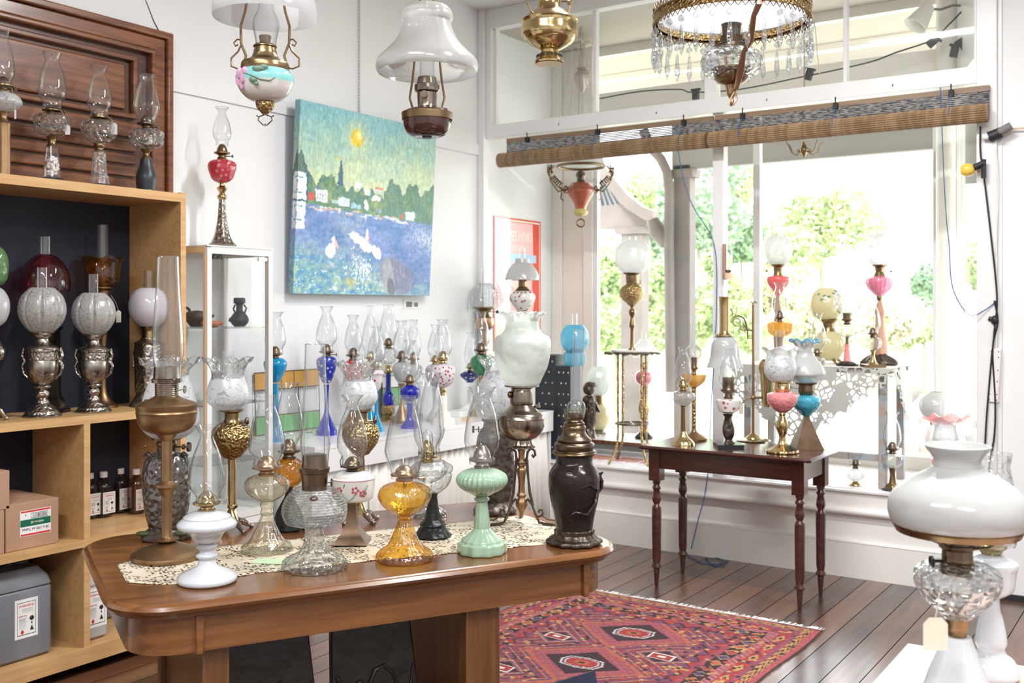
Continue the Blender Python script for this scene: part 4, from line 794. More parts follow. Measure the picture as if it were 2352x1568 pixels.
a.L('foot', 'brnz', '1260,46! 1252,55! 1246,52! 1232,38 1212,24 1185,15 1158,14! 1152,16', sq=True, ang=60, smooth=False); a.L('font', 'porc', '1154,14! 1149,34 1146,42! 1140,46 1120,49.5 1104,50 1097,50! 1094,45! 1088,40 1081,22', dx=2)
k = a.s; mb = MB(); red_ = prin('painted_red_petals', (.45, .1, .12), .3); 
for X_, Z_, S_ in ((-24, 1118, 5), (12, 1118, 6), (28, 1126, 5), (-38, 1122, 4)):
    for j in range(5): t = 2*PI*j/5; x = X_+S_*math.cos(t); yy = -math.sqrt(max(0, 49.5**2-x*x)); mb.ball(((2+x)*k, yy*k, a.z(Z_+S_*math.sin(t))), 3.4*k, 1, .5, 1, 8, 5)
mb.build('painted_flowers', red_, a.root); mb = MB(); pth = lambda L: [((2+x)*k, -math.sqrt(max(0, 50**2-x*x))*k, a.z(z)) for x, z in L]
mb.tube(pth([(-20, 1124), (-10, 1134), (-2, 1142)]), .0016, 5).tube(pth([(14, 1124), (8, 1134), (-2, 1142)]), .0016, 5).tube(pth([(30, 1130), (34, 1116), (38, 1108)]), .002, 5).tube(pth([(-14, 1112), (-12, 1104)]), .002, 5).build('painted_leaves', prin('painted_green', (.12, .25, .16), .3), a.root)
MB().ring((2*k, 0, a.z(1098)), 50.4*k, .0009, 40, 5).build('red_band', red_, a.root)
a.B(1048, 1085, 28, 'bronze', 0, dx=1); a.C(908, 1068, 25, 35, 24, 14, bead=30); mb = MB()
for s_ in (-1, 1): mb.tube([(s_*26*k, 0, a.z(1074)), (s_*28*k, 0, a.z(1058)), (s_*22*k, 0, a.z(1046))], .0016, 5)
mb.build('chimney_prongs', M['bronze'], a.root)
a = T_('clear glass lamp with spiral ribs on a black eight sided iron foot', 994, 1243, 40)
a.L('foot', 'blackm', '1243,40! 1234,43! 1224,36! 1208,28! 1204,30 1198,26 1192,19! 1160,12! 1140,10! 1132,12', n=8, a=.03, smooth=False); a.L('font', 'sg', '1133,11 1128,20 1116,34 1100,42 1090,43! 1086,40! 1080,45 1072,45 1066,40! 1062,32! 1058,28', n=20, a=.02, tw=40)
a.B(1010, 1060, 22, 'brass', 1, dx=-12); a.C(878, 1046, 26, 32, 22, 20, dx=-12, bead=30); a.L('lens', 'cg', '1030,12! 1012,13 998,12 988,6 986,0', dx=-12, cap=False)
a = T_('clear pressed glass lamp behind the spiral ribbed lamp near the curtain', 985, 1190, 28)
a.L('base', 'sgp', '1193,36! 1188,42 1176,40! 1168,30 1155,14 1140,8 1120,7 1106,9'); a.L('font', 'sg', '1108,9 1100,26 1086,40 1074,42! 1068,38! 1062,30 1058,20', n=16, a=.02); a.B(1030, 1062, 22, 'brass', 0); a.C(857, 1040, 23, 31, 20, 17, dx=6, bead=28)
a = T_('figural bark bronze lamp with embossed ruffled clear shade behind the jadeite lamp', 1137, 1185, 42, cat='figural lamp')
a.L('plinth', 'owlb', '1187,46! 1180,50 1168,48 1150,34'); a.L('figure', 'owlb', '1160,30 1130,36 1090,42 1040,42 1000,38 980,26! 968,24', n=5, a=.07, tw=8); a.L('burner', 'bronze', '972,22! 966,30! 958,32! 956,24', seg=24); k = a.s
MB().tube([(-25*k, -.01, a.z(985)), (-48*k, -.01, a.z(985))], .002).tube([(-36*k, -.01, a.z(985)), (-39*k, -.01, a.z(985))], 7*k, 12).tube([(-47*k, -.01, a.z(985)), (-52*k, -.01, a.z(985))], 8*k, 12).build('wick_knob', M['blackm'], a.root)
a.L('embossed_shade', 'frostp', '962,26! 955,40 935,46 905,44 880,36 862,26 852,23!', cap=False); a.L('ruffled_rim', 'cgb', '852,23! 845,24 835,30 822,38', ruf=(850, 7, 5, 6), cap=False, edge=1.4)
# big shade lamp on wrought tripod
a = T_('tarnished silver lamp with large pale green shade on a scrolled iron tripod', 1198, 1200, 6, cat='banquet lamp', surf=R_); k = a.s
a.L('stem', 'dull', '1188,3! 1176,5! 1166,10 1156,13 1148,11 1142,7! 1140,9 1136,11! 1130,8 1110,7 1090,9 1078,10 1072,6! 1068,9 1062,9! 1054,7 1040,7 1034,9! 1028,7', n=6, a=.06)
for i in range(3):
    t = PI/2+2*PI*i/3; c, q = math.cos(t), math.sin(t)
    def pp(L): return [(r*c*k, r*q*k, max(.0035, a.z(y))) for r, y in L]
    MB().tube(pp([(10, 1152), (16, 1144), (28, 1156), (36, 1176), (46, 1194), (58, 1208), (70, 1218), (80, 1220)]), [3*k]*5+[3.4*k]*3, 8).tube(pp([(42, 1182), (50, 1180), (56, 1174), (54, 1166), (47, 1166), (45, 1172)]), 2.6*k, 8).tube(pp([(80, 1220), (90, 1212), (92, 1196), (86, 1186), (70, 1186), (58, 1180), (50, 1180)]), 2*k, 8).build('scrolled_leg', M['iron'], a.root)
    MB().tube(pp([(8, 1058), (14, 1050), (16, 1036), (24, 1028), (34, 1032), (36, 1042), (31, 1047), (27, 1042)]), 3*k, 8).tube(pp([(14, 1050), (15, 1070), (18, 1100), (22, 1130), (30, 1158)]), [3*k, 3.6*k, 2.6*k, 3.6*k, 3*k], 8).build('twisted_strut', M['iron'], a.root)
MB().ring((0, 0, a.z(1060)), 15*k, 2.4*k, 24, 6).build('collar_ring', M['iron'], a.root)
a.L('gallery', 'nickel', '1028,30! 1024,30! 1020,26 1010,23! 1008,24!', n=16, a=.04); a.L('font', 'nickel', '1010,22! 1004,34 992,46 978,52 962,53! 960,55! 957,54! 950,50 942,38 934,30 928,25', seg=44); a.L('burner', 'nickel', '930,25! 926,27! 900,26! 892,24 890,27! 887,40! 884,40!')
MB().ball((-27*k, -.02, a.z(905)), 8*k, .7, 1, 1).build('wick_knob', M['bronze'], a.root); MB().lathe([(7*k, a.z(935)), (7*k, a.z(930)), (3*k, a.z(929))], 12, c=(36*k, 0)).build('filler_cap', M['nickel'], a.root)
a.L('shade', 'sea', '886,36! 880,40! 868,45 845,56 820,62 798,65 782,64 771,58! 767,48 758,41 748,38 738,37', cap=False, n=8, a=.012, dx=2); a.L('scalloped_rim', 'sea', '738,37 730,41 722,48 718,52', cap=False, ruf=(736, 12, 3, 2.5), dx=2, edge=1)
# ================================================================ lamps on the counter
CTG = 'oil lamps on the white counter'
def Cn(label, px, x, **k): return Lamp('oil_lamp', label, CTG, px, CT, x=x, **k)
def simple(a, foot, font, burner, chim, mats, dome='bronze', bead=0, n=0, am=0., style='pear', knob=0):
    fm, gm = mats
    if foot: a.L('base', fm, foot)
    a.L('font', gm, font, n=n, a=am)
    yt, yb, r = burner; a.B(yt, yb, r, dome, knob)
    c = chim; a.C(*c[:5], rn=c[5] if len(c) > 5 else None, style=style, bead=bead)
b0 = lambda a: a.y0
def auto(label, px, x, foot_mat, font_mat, font, burner, chim, stem, rb, dome='obrass', fd='', **k):
    """stem: (y where the stem meets the font, radius there, waist radius)"""
    a = Cn(label, px, x); y0 = a.y0; ys, r1, rw = stem; h = y0-ys
    a.L('base', foot_mat, f'{y0},{rb}! {y0-.08*h},{rb}! {y0-.16*h},{rb*.8} {y0-.35*h},{rb*.4} {y0-.5*h},{rw} {y0-.8*h},{rw} {ys},{r1}')
    a.L('font', font_mat, font, n=k.get('n', 0), a=k.get('a', 0.)); a.B(*burner, dome, k.get('knob', 0)); c = chim; a.C(*c[:5], rn=c[5] if len(c) > 5 else None, style=k.get('style', 'pear'), bead=k.get('bead', 0)); return a
auto('bright turquoise blue glass lamp beside the glass cabinet', 632, .28, 'turq', 'turq', '878,8! 872,13 858,20 842,26 830,26 822,17', (795, 825, 17), (717, 812, 19, 24, 17, 13), (880, 8, 8), 22)
auto('cobalt overlay cut glass lamp seen beside the tall mantle chimney', 750, .3, 'cobalt', 'cobcut', '880,7! 870,13 850,20 832,23 822,20 818,10', (790, 820, 17), (704, 806, 15, 24, 14, 10), (882, 7, 5), 24, dome='bronze', knob=1)
auto('lamp with bronze square foot half hidden by the middle ruffled shade', 811, .2, 'dull', 'cranc', '880,7! 866,18 848,24 836,22 826,10', (798, 828, 16), (724, 816, 13, 20, 14, 9), (882, 7, 5), 26, dome='bronze')
auto('slim tall chimney lamp with white red flowered font', 851, .2, 'turq', 'porcf', '890,8! 876,18 850,22 838,21 830,10', (806, 832, 14), (703, 822, 7.5, 20, 14, 7), (892, 8, 4), 20, dome='brass')
a = auto('clear ribbed font lamp on a cobalt blue glass column with gilt foot', 892, .12, 'gbrass', 'sgp', '836,8! 830,15 815,17 803,16 798,10', (776, 800, 14), (700, 792, 11, 20, 13), (930, 13, 15), 26, style='taper')
a.L('column', 'cobalt', '930,11! 922,14 908,13 900,8 885,6 860,6! 856,6!'); a.L('collar', 'brass', '858,6! 854,12! 850,8 838,7!')
auto('small red cut glass lamp with crimped chimney next to the cobalt column lamp', 864, .42, 'turq', 'redwh', '896,6! 884,13 862,15 858,18! 852,16 848,8', (826, 850, 15), (750, 842, 13, 20, 13, 10), (898, 6, 4), 18, dome='brass', bead=24)
auto('milky white lamp with arched panels and crimped chimney', 923, .25, 'dull', 'opal', '878,8! 868,16 850,22 838,20 831,10', (805, 832, 15), (737, 822, 12, 19, 13, 9), (880, 8, 4), 22, dome='bronze', bead=24)
auto('clear lamp against the wall behind the milky white lamp', 950, .1, 'sgp', 'sgp', '876,6! 866,16 850,20 840,18 834,8', (808, 836, 14), (735, 826, 10, 17, 12, 8), (878, 6, 5), 20, bead=22)
auto('low cobalt blue glass lamp with zigzag pattern and crimped chimney', 941, .47, 'cobalt', 'cobalt', '922,8! 914,20 900,23 892,21 884,10', (860, 886, 15), (782, 876, 14, 21, 14, 10), (924, 8, 7), 22, bead=26)
auto('red striped white lamp behind the marble column lamp', 1000, .33, 'whmar', 'redwh', '888,7! 874,18 856,23 842,20 836,10', (815, 838, 14), (746, 828, 11, 18, 12, 8), (890, 7, 6), 20, dome='brass')
a = auto('white glass lamp with red dots on a stepped marble column', 1017, .52, 'cream', 'redwh', '890,8! 882,20 866,28 850,29 840,24 835,10', (806, 836, 17), (734, 826, 13, 21, 15, 10), (908, 9, 10), 27, dome='brass', bead=26)
a.L('collar', 'brass', '908,8! 900,7! 896,8! 889,7!'); a.L('marble_step', 'cream', f'{a.y0},27! {a.y0-16},26! {a.y0-16},18! {a.y0-28},17! {a.y0-30},12!', n=8, a=.03)
auto('blue lamp with white crosses on a thin white marble column', 1079, .24, 'whmar', 'bluewh', '878,7! 870,14! 864,21 858,21 852,10', (832, 852, 10), (764, 845, 8, 13, 9, 6), (894, 6, 6), 28, dome='brass')
auto('emerald green glass lamp under the fluted clear shade', 1105, .42, 'brass', 'green', '862,8! 852,18 836,25 822,22 814,10', (787, 815, 17), (716, 805, 12, 20, 14, 10), (864, 8, 5), 24, dome='bronze')
a = Cn('copper lamp with fluted clear glass shade in the corner of the counter', 1112.5, .12); y0 = a.y0
a.L('base', 'copper', f'{y0},24! {y0-6},24! {y0-14},10 {y0-40},6 770,7 756,12'); a.L('font', 'copper', '758,12! 752,20 742,23 730,22! 726,12!'); a.L('burner', 'obrass', '728,14! 718,10! 710,18! 707,26! 704,26!'); a.L('fluted_shade', 'cgb', '706,33! 690,34 670,31 656,22 650,13', n=14, a=.06, cap=False); a.L('chimney', 'cg', '705,9! 616,8.5!', cap=False)
MB().tube([(10*a.s, 0, a.z(716)), (30*a.s, 0, a.z(716))], .0018).ball((30*a.s, 0, a.z(716)), 4*a.s).build('wick_knob', M['blackm'], a.root)
a = Cn('white lamp with domed milk glass shade against the red enamel sign', 1200, .38); y0 = a.y0
a.L('base', 'porc', f'{y0},24! {y0-8},24! {y0-18},12 {y0-60},9 760,12 718,10'); a.L('foot_ring', 'brass', '722,12! 716,12! 712,9!'); a.L('font', 'porcf', '714,12 704,20 690,29 678,29 670,22 668,16'); a.L('burner', 'obrass', '669,19! 664,15 658,9! 643,9 640,5'); a.L('domed_shade', 'opal', '643,40! 636,39 622,34 608,24 604,17! 594,16!', cap=False); a.L('chimney', 'cg', '645,7! 570,6.5!', cap=False)
k = a.s; mb = MB(); [mb.tube([(s_*19*k, 0, a.z(668)), (s_*37*k, 0, a.z(643))], .0008, 4) for s_ in (-1, 1)]; mb.build('shade_wires', M['obrass'], a.root)
X, Y = onz(1072, 967, CT); o = tag(MB().box((-.03, -.02, 0), (.03, .02, .02)).tube([(0, 0, .02), (0, 0, .03)], .012).build('paper_block', M['tan'], loc=(X, Y, CT)), 'small tan block with a knob lying on the white counter', 'block')
# ================================================================ red lamp on the glass cabinet
a = Lamp('oil_lamp', 'cranberry cut glass lamp on a tall brass figure stem on top of the glass cabinet', None, 510, 1.871, x=.2)
a.L('foot', 'epewter', '565,30! 562,31! 556,24 540,17 520,13 500,10 470,8 458,7', n=6, a=.08, tw=6); a.L('stem', 'brass', '460,6! 456,10 450,11 444,6 438,9 432,12 428,7 424,6 419,7'); a.L('font', 'cranc', '420,9! 412,22 396,29 382,32 372,28 366,12', n=8, a=.03); a.B(331, 366, 18, 'obrass', 1); a.C(247, 335, 15, 21, 14, 9, bead=0)
# ================================================================ lamps on top of the shelving
TG = 'oil lamps on top of the shelving'
def Tp(label, px): return Lamp('oil_lamp', label, TG, px, 2.1, x=.2)
a = Tp('leftmost lamp on the shelving, frosted white font on a brown column, cut by the frame', 8); y0 = a.y0
a.L('base', 'slate', f'{y0},38! {y0-4},38! {y0-10},26!', sq=False); a.L('column', 'dull', f'{y0-8},18! {y0-12},15! 292,15! 284,16! 272,8 262,9 256,12'); a.L('font', 'frostp', '257,10 250,26 238,39 228,38 218,30 211,14'); a.B(176, 212, 22, 'obrass', 1); a.C(71, 204, 14, 24, 16, 11); a.tagcard(24, 204, 8, 255, 4, h=20)
a = Tp('lamp with beaded clear font and glass column filled with shells', 119.5); y0 = a.y0
a.L('base', 'slate', f'{y0},38! {y0-4},38! {y0-14},26 {y0-17},19!'); a.L('glass_column', 'cg', f'{y0-16},20! 370,17 345,14! 337,13!', cap=False); mb = MB(); rnd = random.Random(3)
for i in range(34): mb.ball((rnd.uniform(-10, 10)*a.s, rnd.uniform(-10, 10)*a.s, a.z(y0-22-i*1.25)), 5.5*a.s, 1, rnd.uniform(.6, 1), rnd.uniform(.6, 1), 8, 5)
mb.build('shells', M['cream'], a.root); a.L('collar', 'obrass', '338,13! 330,9 320,9 314,13!'); a.L('font', 'sgc', '315,13! 308,30 300,40 290,40! 286,38! 280,41 268,38 260,20', n=0); a.B(243, 262, 22, 'obrass', 1); a.C(122, 250, 20, 31, 21, 16); a.tagcard(24, 254, 16, 292, 11)
a = Tp('lamp with star pressed clear font on a flared clear glass column', 228); y0 = a.y0
a.L('base', 'slate', f'{y0},38! {y0-4},38! {y0-12},24 {y0-14},22!'); a.L('glass_column', 'sg', f'{y0-13},22! 404,20! 398,17 352,14 346,12!', n=10, a=.05); a.L('collar', 'obrass', '348,12! 342,9 336,12 331,12!'); a.L('font', 'sgc', '332,12! 325,24 312,37 296,41 286,38! 280,36 276,18'); a.B(262, 277, 20, 'obrass', 1, dome=False); a.C(152, 268, 19, 27, 20, 13); a.tagcard(24, 270, 14, 288, 13)
a = Tp('lamp with ringed clear font on a black bottle shaped column, rightmost on the shelving', 336); y0 = a.y0
a.L('base', 'slate', f'{y0},36! {y0-4},36! {y0-8},24! {y0-10},22!'); a.L('collar', 'obrass', f'{y0-9},21! {y0-12},20! {y0-13},19!'); a.L('column', 'slate', f'{y0-12},20! 412,23 398,21 380,15 366,13!'); a.L('cup', 'obrass', '367,13! 356,7 350,8 344,13!'); a.L('font', 'sgc', '344,14! 338,28 332,37 324,38! 320,36! 314,39 304,39 298,30'); a.B(264, 299, 20, 'bronze', 1); a.C(172, 282, 15, 29, 20, 14, style='taper'); a.tagcard(8, 290, 4, 318, 9)
# ================================================================ lamps inside the shelving
SG = 'lamps inside the shelving'; MZ = 1.105
def urn(label, px, yb, g):
    a = Lamp('oil_lamp', label, SG, px, MZ, yb=yb, rb=40*g, D=Dx(px, .27)); B0 = yb
    q = lambda l: ' '.join(f'{B0-(960-float(w.split(",")[0]))*g:.1f},{float(w.split(",")[1].rstrip("!"))*g:.1f}'+('!' if w.endswith('!') else '') for w in l.split())
    a.L('foot', 'epewter', q('960,42! 956,43 950,38 944,36! 938,30 930,22 924,16! 918,14! 914,11 908,15 900,15 894,10! 890,18 886,19 882,12!')); a.L('lower_bowl', 'epewter', q('884,12 876,22 868,29 860,32! 856,33!')); a.L('urn_body', 'pewter', q('857,33! 850,35 840,36 830,35 826,34!')); a.L('band', 'epewter', q('826,36! 822,36! 808,35! 806,37! 800,37!')); a.L('shoulder', 'pewter', q('801,36! 796,32 790,20 784,15! 778,14! 774,19 768,22 764,27! 762,28! 760,26!'))
    k = a.s*g
    for s_ in (-1, 1): Z = lambda y: a.z(B0-(960-y)*g); MB().tube([(s_*33*k, 0, Z(806)), (s_*42*k, 0, Z(800)), (s_*46*k, 0, Z(816)), (s_*40*k, 0, Z(828)), (s_*46*k, 0, Z(840)), (s_*42*k, 0, Z(858)), (s_*30*k, 0, Z(870))], [2*k, 4*k, 4*k, 5*k, 4*k, 3*k, 2*k], 8).build('handle', M['epewter'], a.root)
    MB().ball((10*k, -20*k, a.z(B0-(960-782)*g)), 5*k).build('wick_knob', M['cap'], a.root)
    a.L('melon_shade', 'melon', q('762,26! 752,36 735,47 715,52 695,50 678,43 664,30 660,24'), n=8, a=-.08, cap=False, seg=128); a.L('chimney', 'cg', q('760,12! 614,12!'), cap=False); return a
urn('pewter urn lamp with frosted melon shade, left one in the shelving', 97, 960, 1.0); urn('pewter urn lamp with frosted melon shade, right one in the shelving', 215, 951, .93)
a = Lamp('oil_lamp', 'tall lamp with pink cranberry melon shade behind the left pewter urn lamp', SG, 104, MZ, x=.125, yb=None); y0 = a.y0
a.L('base', 'black', f'{y0},38! {y0-8},38! {y0-10},30! {y0-24},26 {y0-40},16! 760,14! 750,22', sq=True, ang=60, dx=20); a.L('font', 'black', '770,10! 740,26 715,26 700,12'); a.B(672, 702, 18, 'obrass', 0); a.L('melon_shade', 'cranb', '668,52! 650,54 625,50 604,40 590,26 584,13', n=12, a=-.06, cap=False); a.L('chimney', 'cg', '690,12! 543,12!', cap=False)
a = Lamp('oil_lamp', 'lamp with dark amber flared bowl shade behind the right pewter urn lamp', SG, 236, MZ, x=.125); y0 = a.y0
a.L('base', 'dull', f'{y0},34! {y0-6},34! {y0-16},20 {y0-50},8 760,10 740,22 720,22 706,12'); a.L('burner', 'obrass', '708,14! 690,14! 668,16! 662,22! 659,22!'); a.L('bowl_shade', 'amberd', '660,20! 655,30 640,37 615,39 600,43 592,50', ruf=(610, 6, 4, 4), cap=False); a.L('chimney', 'cg', '670,12! 516,12!', cap=False); a.tagcard(22, 678, 18, 716, 11, 'tag', h=24)
a = Lamp('oil_lamp', 'pewter figure lamp with round lilac white globe at the right of the shelving', SG, 343, MZ, x=.24); y0 = a.y0
a.L('base', 'owlb', f'{y0},44! {y0-6},42 {y0-20},32 {y0-34},28'); a.L('figure', 'epewter', f'{y0-30},28 890,30 850,31 810,32 790,30! 786,32! 780,20 776,18', n=5, a=.06, tw=5); a.L('burner', 'obrass', '778,17! 760,15! 752,20! 748,22!'); a.L('globe_shade', 'opall', '749,22! 738,34 722,43 704,45.5 686,43 670,34 661,20', cap=False); a.L('chimney', 'cg', '740,12! 621,11!', cap=False)
MB().tube([(-28*a.s, 0, a.z(800)), (-38*a.s, 0, a.z(812)), (-36*a.s, 0, a.z(840)), (-26*a.s, 0, a.z(850))], .004).build('handle', M['epewter'], a.root)
a = Lamp('oil_lamp', 'pewter lamp with white globe at the left edge of the frame', SG, -20, MZ, x=.28); y0 = a.y0
a.claws(y0-30, y0-1, 8, 34, 'epewter', 4, th=5); a.L('base', 'epewter', f'{y0-14},12! {y0-50},8 840,10 826,24 805,30 790,22 775,14'); a.L('burner', 'obrass', '778,14! 752,16! 748,20!'); a.L('globe_shade', 'opalb', '749,18! 738,30 720,37 704,39 686,37 668,28 660,18', cap=False)
a = Lamp('oil_lamp', 'lamp with green embossed globe behind the leftmost white globe', SG, -14, MZ, x=.14); y0 = a.y0
a.L('base', 'black', f'{y0},26! {y0-8},26! {y0-30},10 720,12 690,18 670,12'); a.L('globe_shade', opal('green_embossed_globe', (.13, .25, .1), tl=.2, bump=(50, .6, 'v', .006)) and 'gglobe', '654,18! 640,28 612,31 590,29 572,20 566,12', cap=False) if False else None
M['gglobe'] = opal('green_embossed_globe', (.13, .25, .1), tl=.2, bump=(50, .6, 'v', .006)); a.L('globe_shade', 'gglobe', '654,18! 640,28 612,31 590,29 572,20 566,12', cap=False)
# ================================================================ lamps in the window bay
WG = 'lamps in the window bay'; BD = DECK+.003
def Wl(label, px, y, surf=BD, **k): return Lamp(k.pop('name', 'oil_lamp'), label, WG, px, surf, y=y, **k)
zt = ps.z(803)+ps.surf
a = Lamp('oil_lamp', 'pierced brass banquet lamp with bright white globe on the iron plant stand', WG, 1452, zt, D=ps.D); a.y0 = HZ+F*(EYE-zt)/a.D
a.L('column', 'obrass', f'{a.y0},10! {a.y0-3},9! {a.y0-6},5 760,4 752,5! 748,7 736,5 728,4 722,7 714,8 708,4 702,5'); a.L('font', 'gbrass', '704,5! 698,12 686,24 672,28 660,25 652,16 648,11'); a.L('burner', 'obrass', '650,14! 640,15! 632,15! 629,20! 626,22!'); a.L('globe_shade', 'opalw', '628,20! 618,32 604,39 589,40.5 572,38 560,30 551,16', cap=False, dx=1.5); a.L('chimney', 'cg', '560,8! 543,8!', cap=False, dx=1.5)
MB().tube([(14*a.s, 0, a.z(655)), (20*a.s, 0, a.z(648)), (18*a.s, 0, a.z(642))], .0025).build('wick_knob', M['bronze'], a.root)
a = Wl('sky blue glass lamp with blue melon shade on the lower dotted box', 1320, .12, 1.165); y0 = a.y0
a.L('font', 'aqua', f'{y0},20! {y0-10},24 {y0-30},23 {y0-36},10!', n=14, a=.04); a.L('burner', 'bronze', f'{y0-35},8! {y0-40},12! 812,14! 808,14!'); a.L('melon_shade', 'aqua', '810,16! 800,27 785,33 770,33 756,28 746,20', n=8, a=-.06, cap=False); a.L('chimney', 'cg', '800,6! 720,6!', cap=False)
BZ = DECK+.105
a = Wl('green painted lamp with cream and green globe on the low bench', 1376, .68, BZ); y0 = a.y0
a.L('base', 'epewter', f'{y0},24! {y0-6},22 {y0-14},10 984,12'); a.L('font', 'yell', '986,12 975,20 955,26 938,22 928,12'); a.L('burner', 'obrass', '930,10! 908,9! 906,14!'); a.L('globe_shade', 'sea', '907,14! 895,24 875,30 855,27 842,16', cap=False); a.L('painted_band', prin('x', (0, 0, 0)) and 'teal', '972,22 966,24.5 962,25.5', cap=False) if False else None
a = Wl('dark bronze cherub figure lamp beside the green painted lamp', 1353, .46, BZ, cat='figural lamp', name='figural_lamp'); k = a.s; y0 = a.y0
mb = MB().ball((0, 0, a.z(893)), 14*k, 1, 1, 1.05); mb.ball((4*k, 0, a.z(884)), 12*k, 1.2, 1.1, .7); mb.build('head', M['figbrz'], a.root); a.L('body', 'figbrz', f'{y0},18! {y0-10},14 980,12 955,17 930,16 915,14 908,8', n=3, a=.1, tw=10); MB().tube([(-8*k, 0, a.z(916)), (14*k, -.02, a.z(925)), (22*k, -.02, a.z(945)), (8*k, -.03, a.z(935))], 5*k).tube([(-8*k, 0, a.z(916)), (-16*k, -.02, a.z(935)), (-4*k, -.03, a.z(950))], 4.6*k).build('arms', M['figbrz'], a.root)
a = Wl('rose pink glass lamp on a bronze figure stem seen through the plant stand', 1479, .66, BZ); y0 = a.y0
a.L('base', 'black', f'{y0},21! {y0-8},21! {y0-16},12!'); a.L('figure_stem', 'dull', f'{y0-14},9 960,8 940,13 920,10 900,5 884,5'); a.L('font', 'pink', '886,6! 878,16 866,20 856,17 850,8'); a.B(832, 852, 10, 'obrass', 0); a.L('shade', 'opalw', '822,14! 818,26 800,25 788,16 779,9', cap=False); a.L('chimney', 'cg', '820,6! 762,6!', cap=False)
# front of the deck
a = Wl('small clear glass lamp with brass foot on the window deck right of the mahogany table', 1965, .12); y0 = a.y0
a.L('foot', 'brass', f'{y0},14! {y0-4},13 {y0-10},6 1104,6'); a.L('font', 'sg', '1105,6! 1098,16 1088,21 1080,20 1074,10', n=10, a=.04); a.B(1052, 1075, 12, 'bronze', 0); a.C(985, 1066, 13, 18, 12, 9)
a = Wl('lamp with panelled clear font on a gilt twisted stem on the window deck', 2050, .09); y0 = a.y0
a.L('foot', 'slate', f'{y0},24! {y0-3},24!'); a.L('stem', 'obrass', f'{y0-3},16 {y0-12},11 1108,7 1090,6 1074,7', n=4, a=.15, tw=50); a.L('font', 'sg', '1074,10! 1066,20! 1046,24! 1040,12!', n=8, a=.03, smooth=False); a.B(1014, 1042, 15, 'bronze', 0); a.C(947, 1032, 14, 20, 14, 10)
a = Wl('cream lamp with round cream globe and tall tube behind the pink ruffled shade', 2150, .45); y0 = a.y0
a.L('base', 'cream', f'{y0},28! {y0-8},27! {y0-20},14 1040,12 1020,24 990,24 975,14'); a.L('burner', 'obrass', '976,14! 966,13! 962,20!'); a.L('globe_shade', 'opal', '962,16! 955,28 940,36 925,36 910,28 900,14', cap=False); a.L('chimney', 'cg', '955,8! 851,8!', cap=False)
a = Wl('lamp with pink edged ruffled opalescent shade behind the big white lamp', 2170, .1); y0 = a.y0
a.L('base', 'pink', f'{y0},30! {y0-6},28! {y0-18},12 1090,11 1080,14 1072,26 1056,28 1044,24 1038,14'); a.L('burner', 'obrass', '1040,14! 1022,13! 1018,20!'); a.L('ruffled_shade', 'frost', '1019,20! 1010,32 995,32 980,28 972,30', cap=False, dx=2); a.L('pink_ruffle', 'pinko', '972,30 968,34 962,44 958,52', cap=False, ruf=(972, 8, 4, 5), dx=2); a.L('chimney', 'cg', '1015,10! 919,10!', cap=False, dx=1)
a = Wl('clear glass lamp with wide flared clear shade behind the big white lamp', 2242, .1); y0 = a.y0
a.L('base', 'sgp', f'{y0},28! {y0-5},26! {y0-14},10 1110,14 1104,22 1096,14'); a.L('flared_shade', 'cgb', '1096,50! 1060,44 1034,32 1018,30 1006,34 997,38', cap=False)
# mahogany table
SGp = 'lamps on the mahogany side table'
a = T_('brass column lamp with ribbed clear font, leftmost on the mahogany table', 1569, 1024, 24, ST, SGp)
a.L('foot', 'brass', '1024,26! 1018,25 1012,22! 1006,15 998,9 990,6!', n=10, a=.04); a.L('column', 'obrass', '992,6! 934,5! 931,8!'); a.L('font', 'sg', '932,8! 926,16 914,26 906,26 900,20 896,9', n=12, a=.05); a.B(870, 898, 17, 'brass', 0); a.C(797, 888, 12, 21, 14, 9)
a = T_('tall lamp with open amber glass bowl font behind the clear one on the mahogany table', 1594, 1014, 28, ST, SGp)
a.L('foot', 'dull', '1014,30! 1008,31! 1000,22 992,8 986,5!'); a.L('column', 'gbrass', '988,5! 892,5! 888,8!'); a.L('font', 'amberb', '889,8! 882,18 872,26 860,28!', n=10, a=.03); a.B(820, 862, 9, 'obrass', 0, dome=False); a.L('chimney', 'cg', '835,9 826,10 812,19 800,17 790,9 760,8 720,8', cap=False)
a = T_('small painted porcelain lamp on a dark figure and black square block', 1673, 1030, 24, ST, SGp)
a.L('block', 'black', '1034,42! 1018,42!', sq=True, smooth=False, ang=60); a.L('figure', 'figbrz', '1018,14 1010,8 998,12 984,13 970,10 958,8 950,12', n=3, a=.14, tw=20); a.L('font', 'porcf', '948,13! 944,22! 924,28! 918,28! 916,20!', n=6, a=.02, smooth=False); a.B(866, 917, 18, 'bronze', 1, dome=False); a.C(802, 904, 12, 22, 14, 11)
a = T_('tall brass student lamp with tubular reservoir and white bell shade', 1730, 1017, 38, ST, SGp, cat='student lamp', name='student_lamp'); k = a.s
a.L('base', 'brass', '1018,38! 1014,40! 1011,32! 1009,18! 1003,15 997,8 993,4'); MB().tube([(0, 0, a.z(1002)), (0, 0, a.z(700))], 3*k, 10).tube([(-8*k, 0, a.z(696)), (-4*k, 0, a.z(692)), (0, 0, a.z(698)), (4*k, 0, a.z(692)), (8*k, 0, a.z(696))], 1.8*k).ball((0, 0, a.z(913)), 6*k).build('pole', M['dull'], a.root)
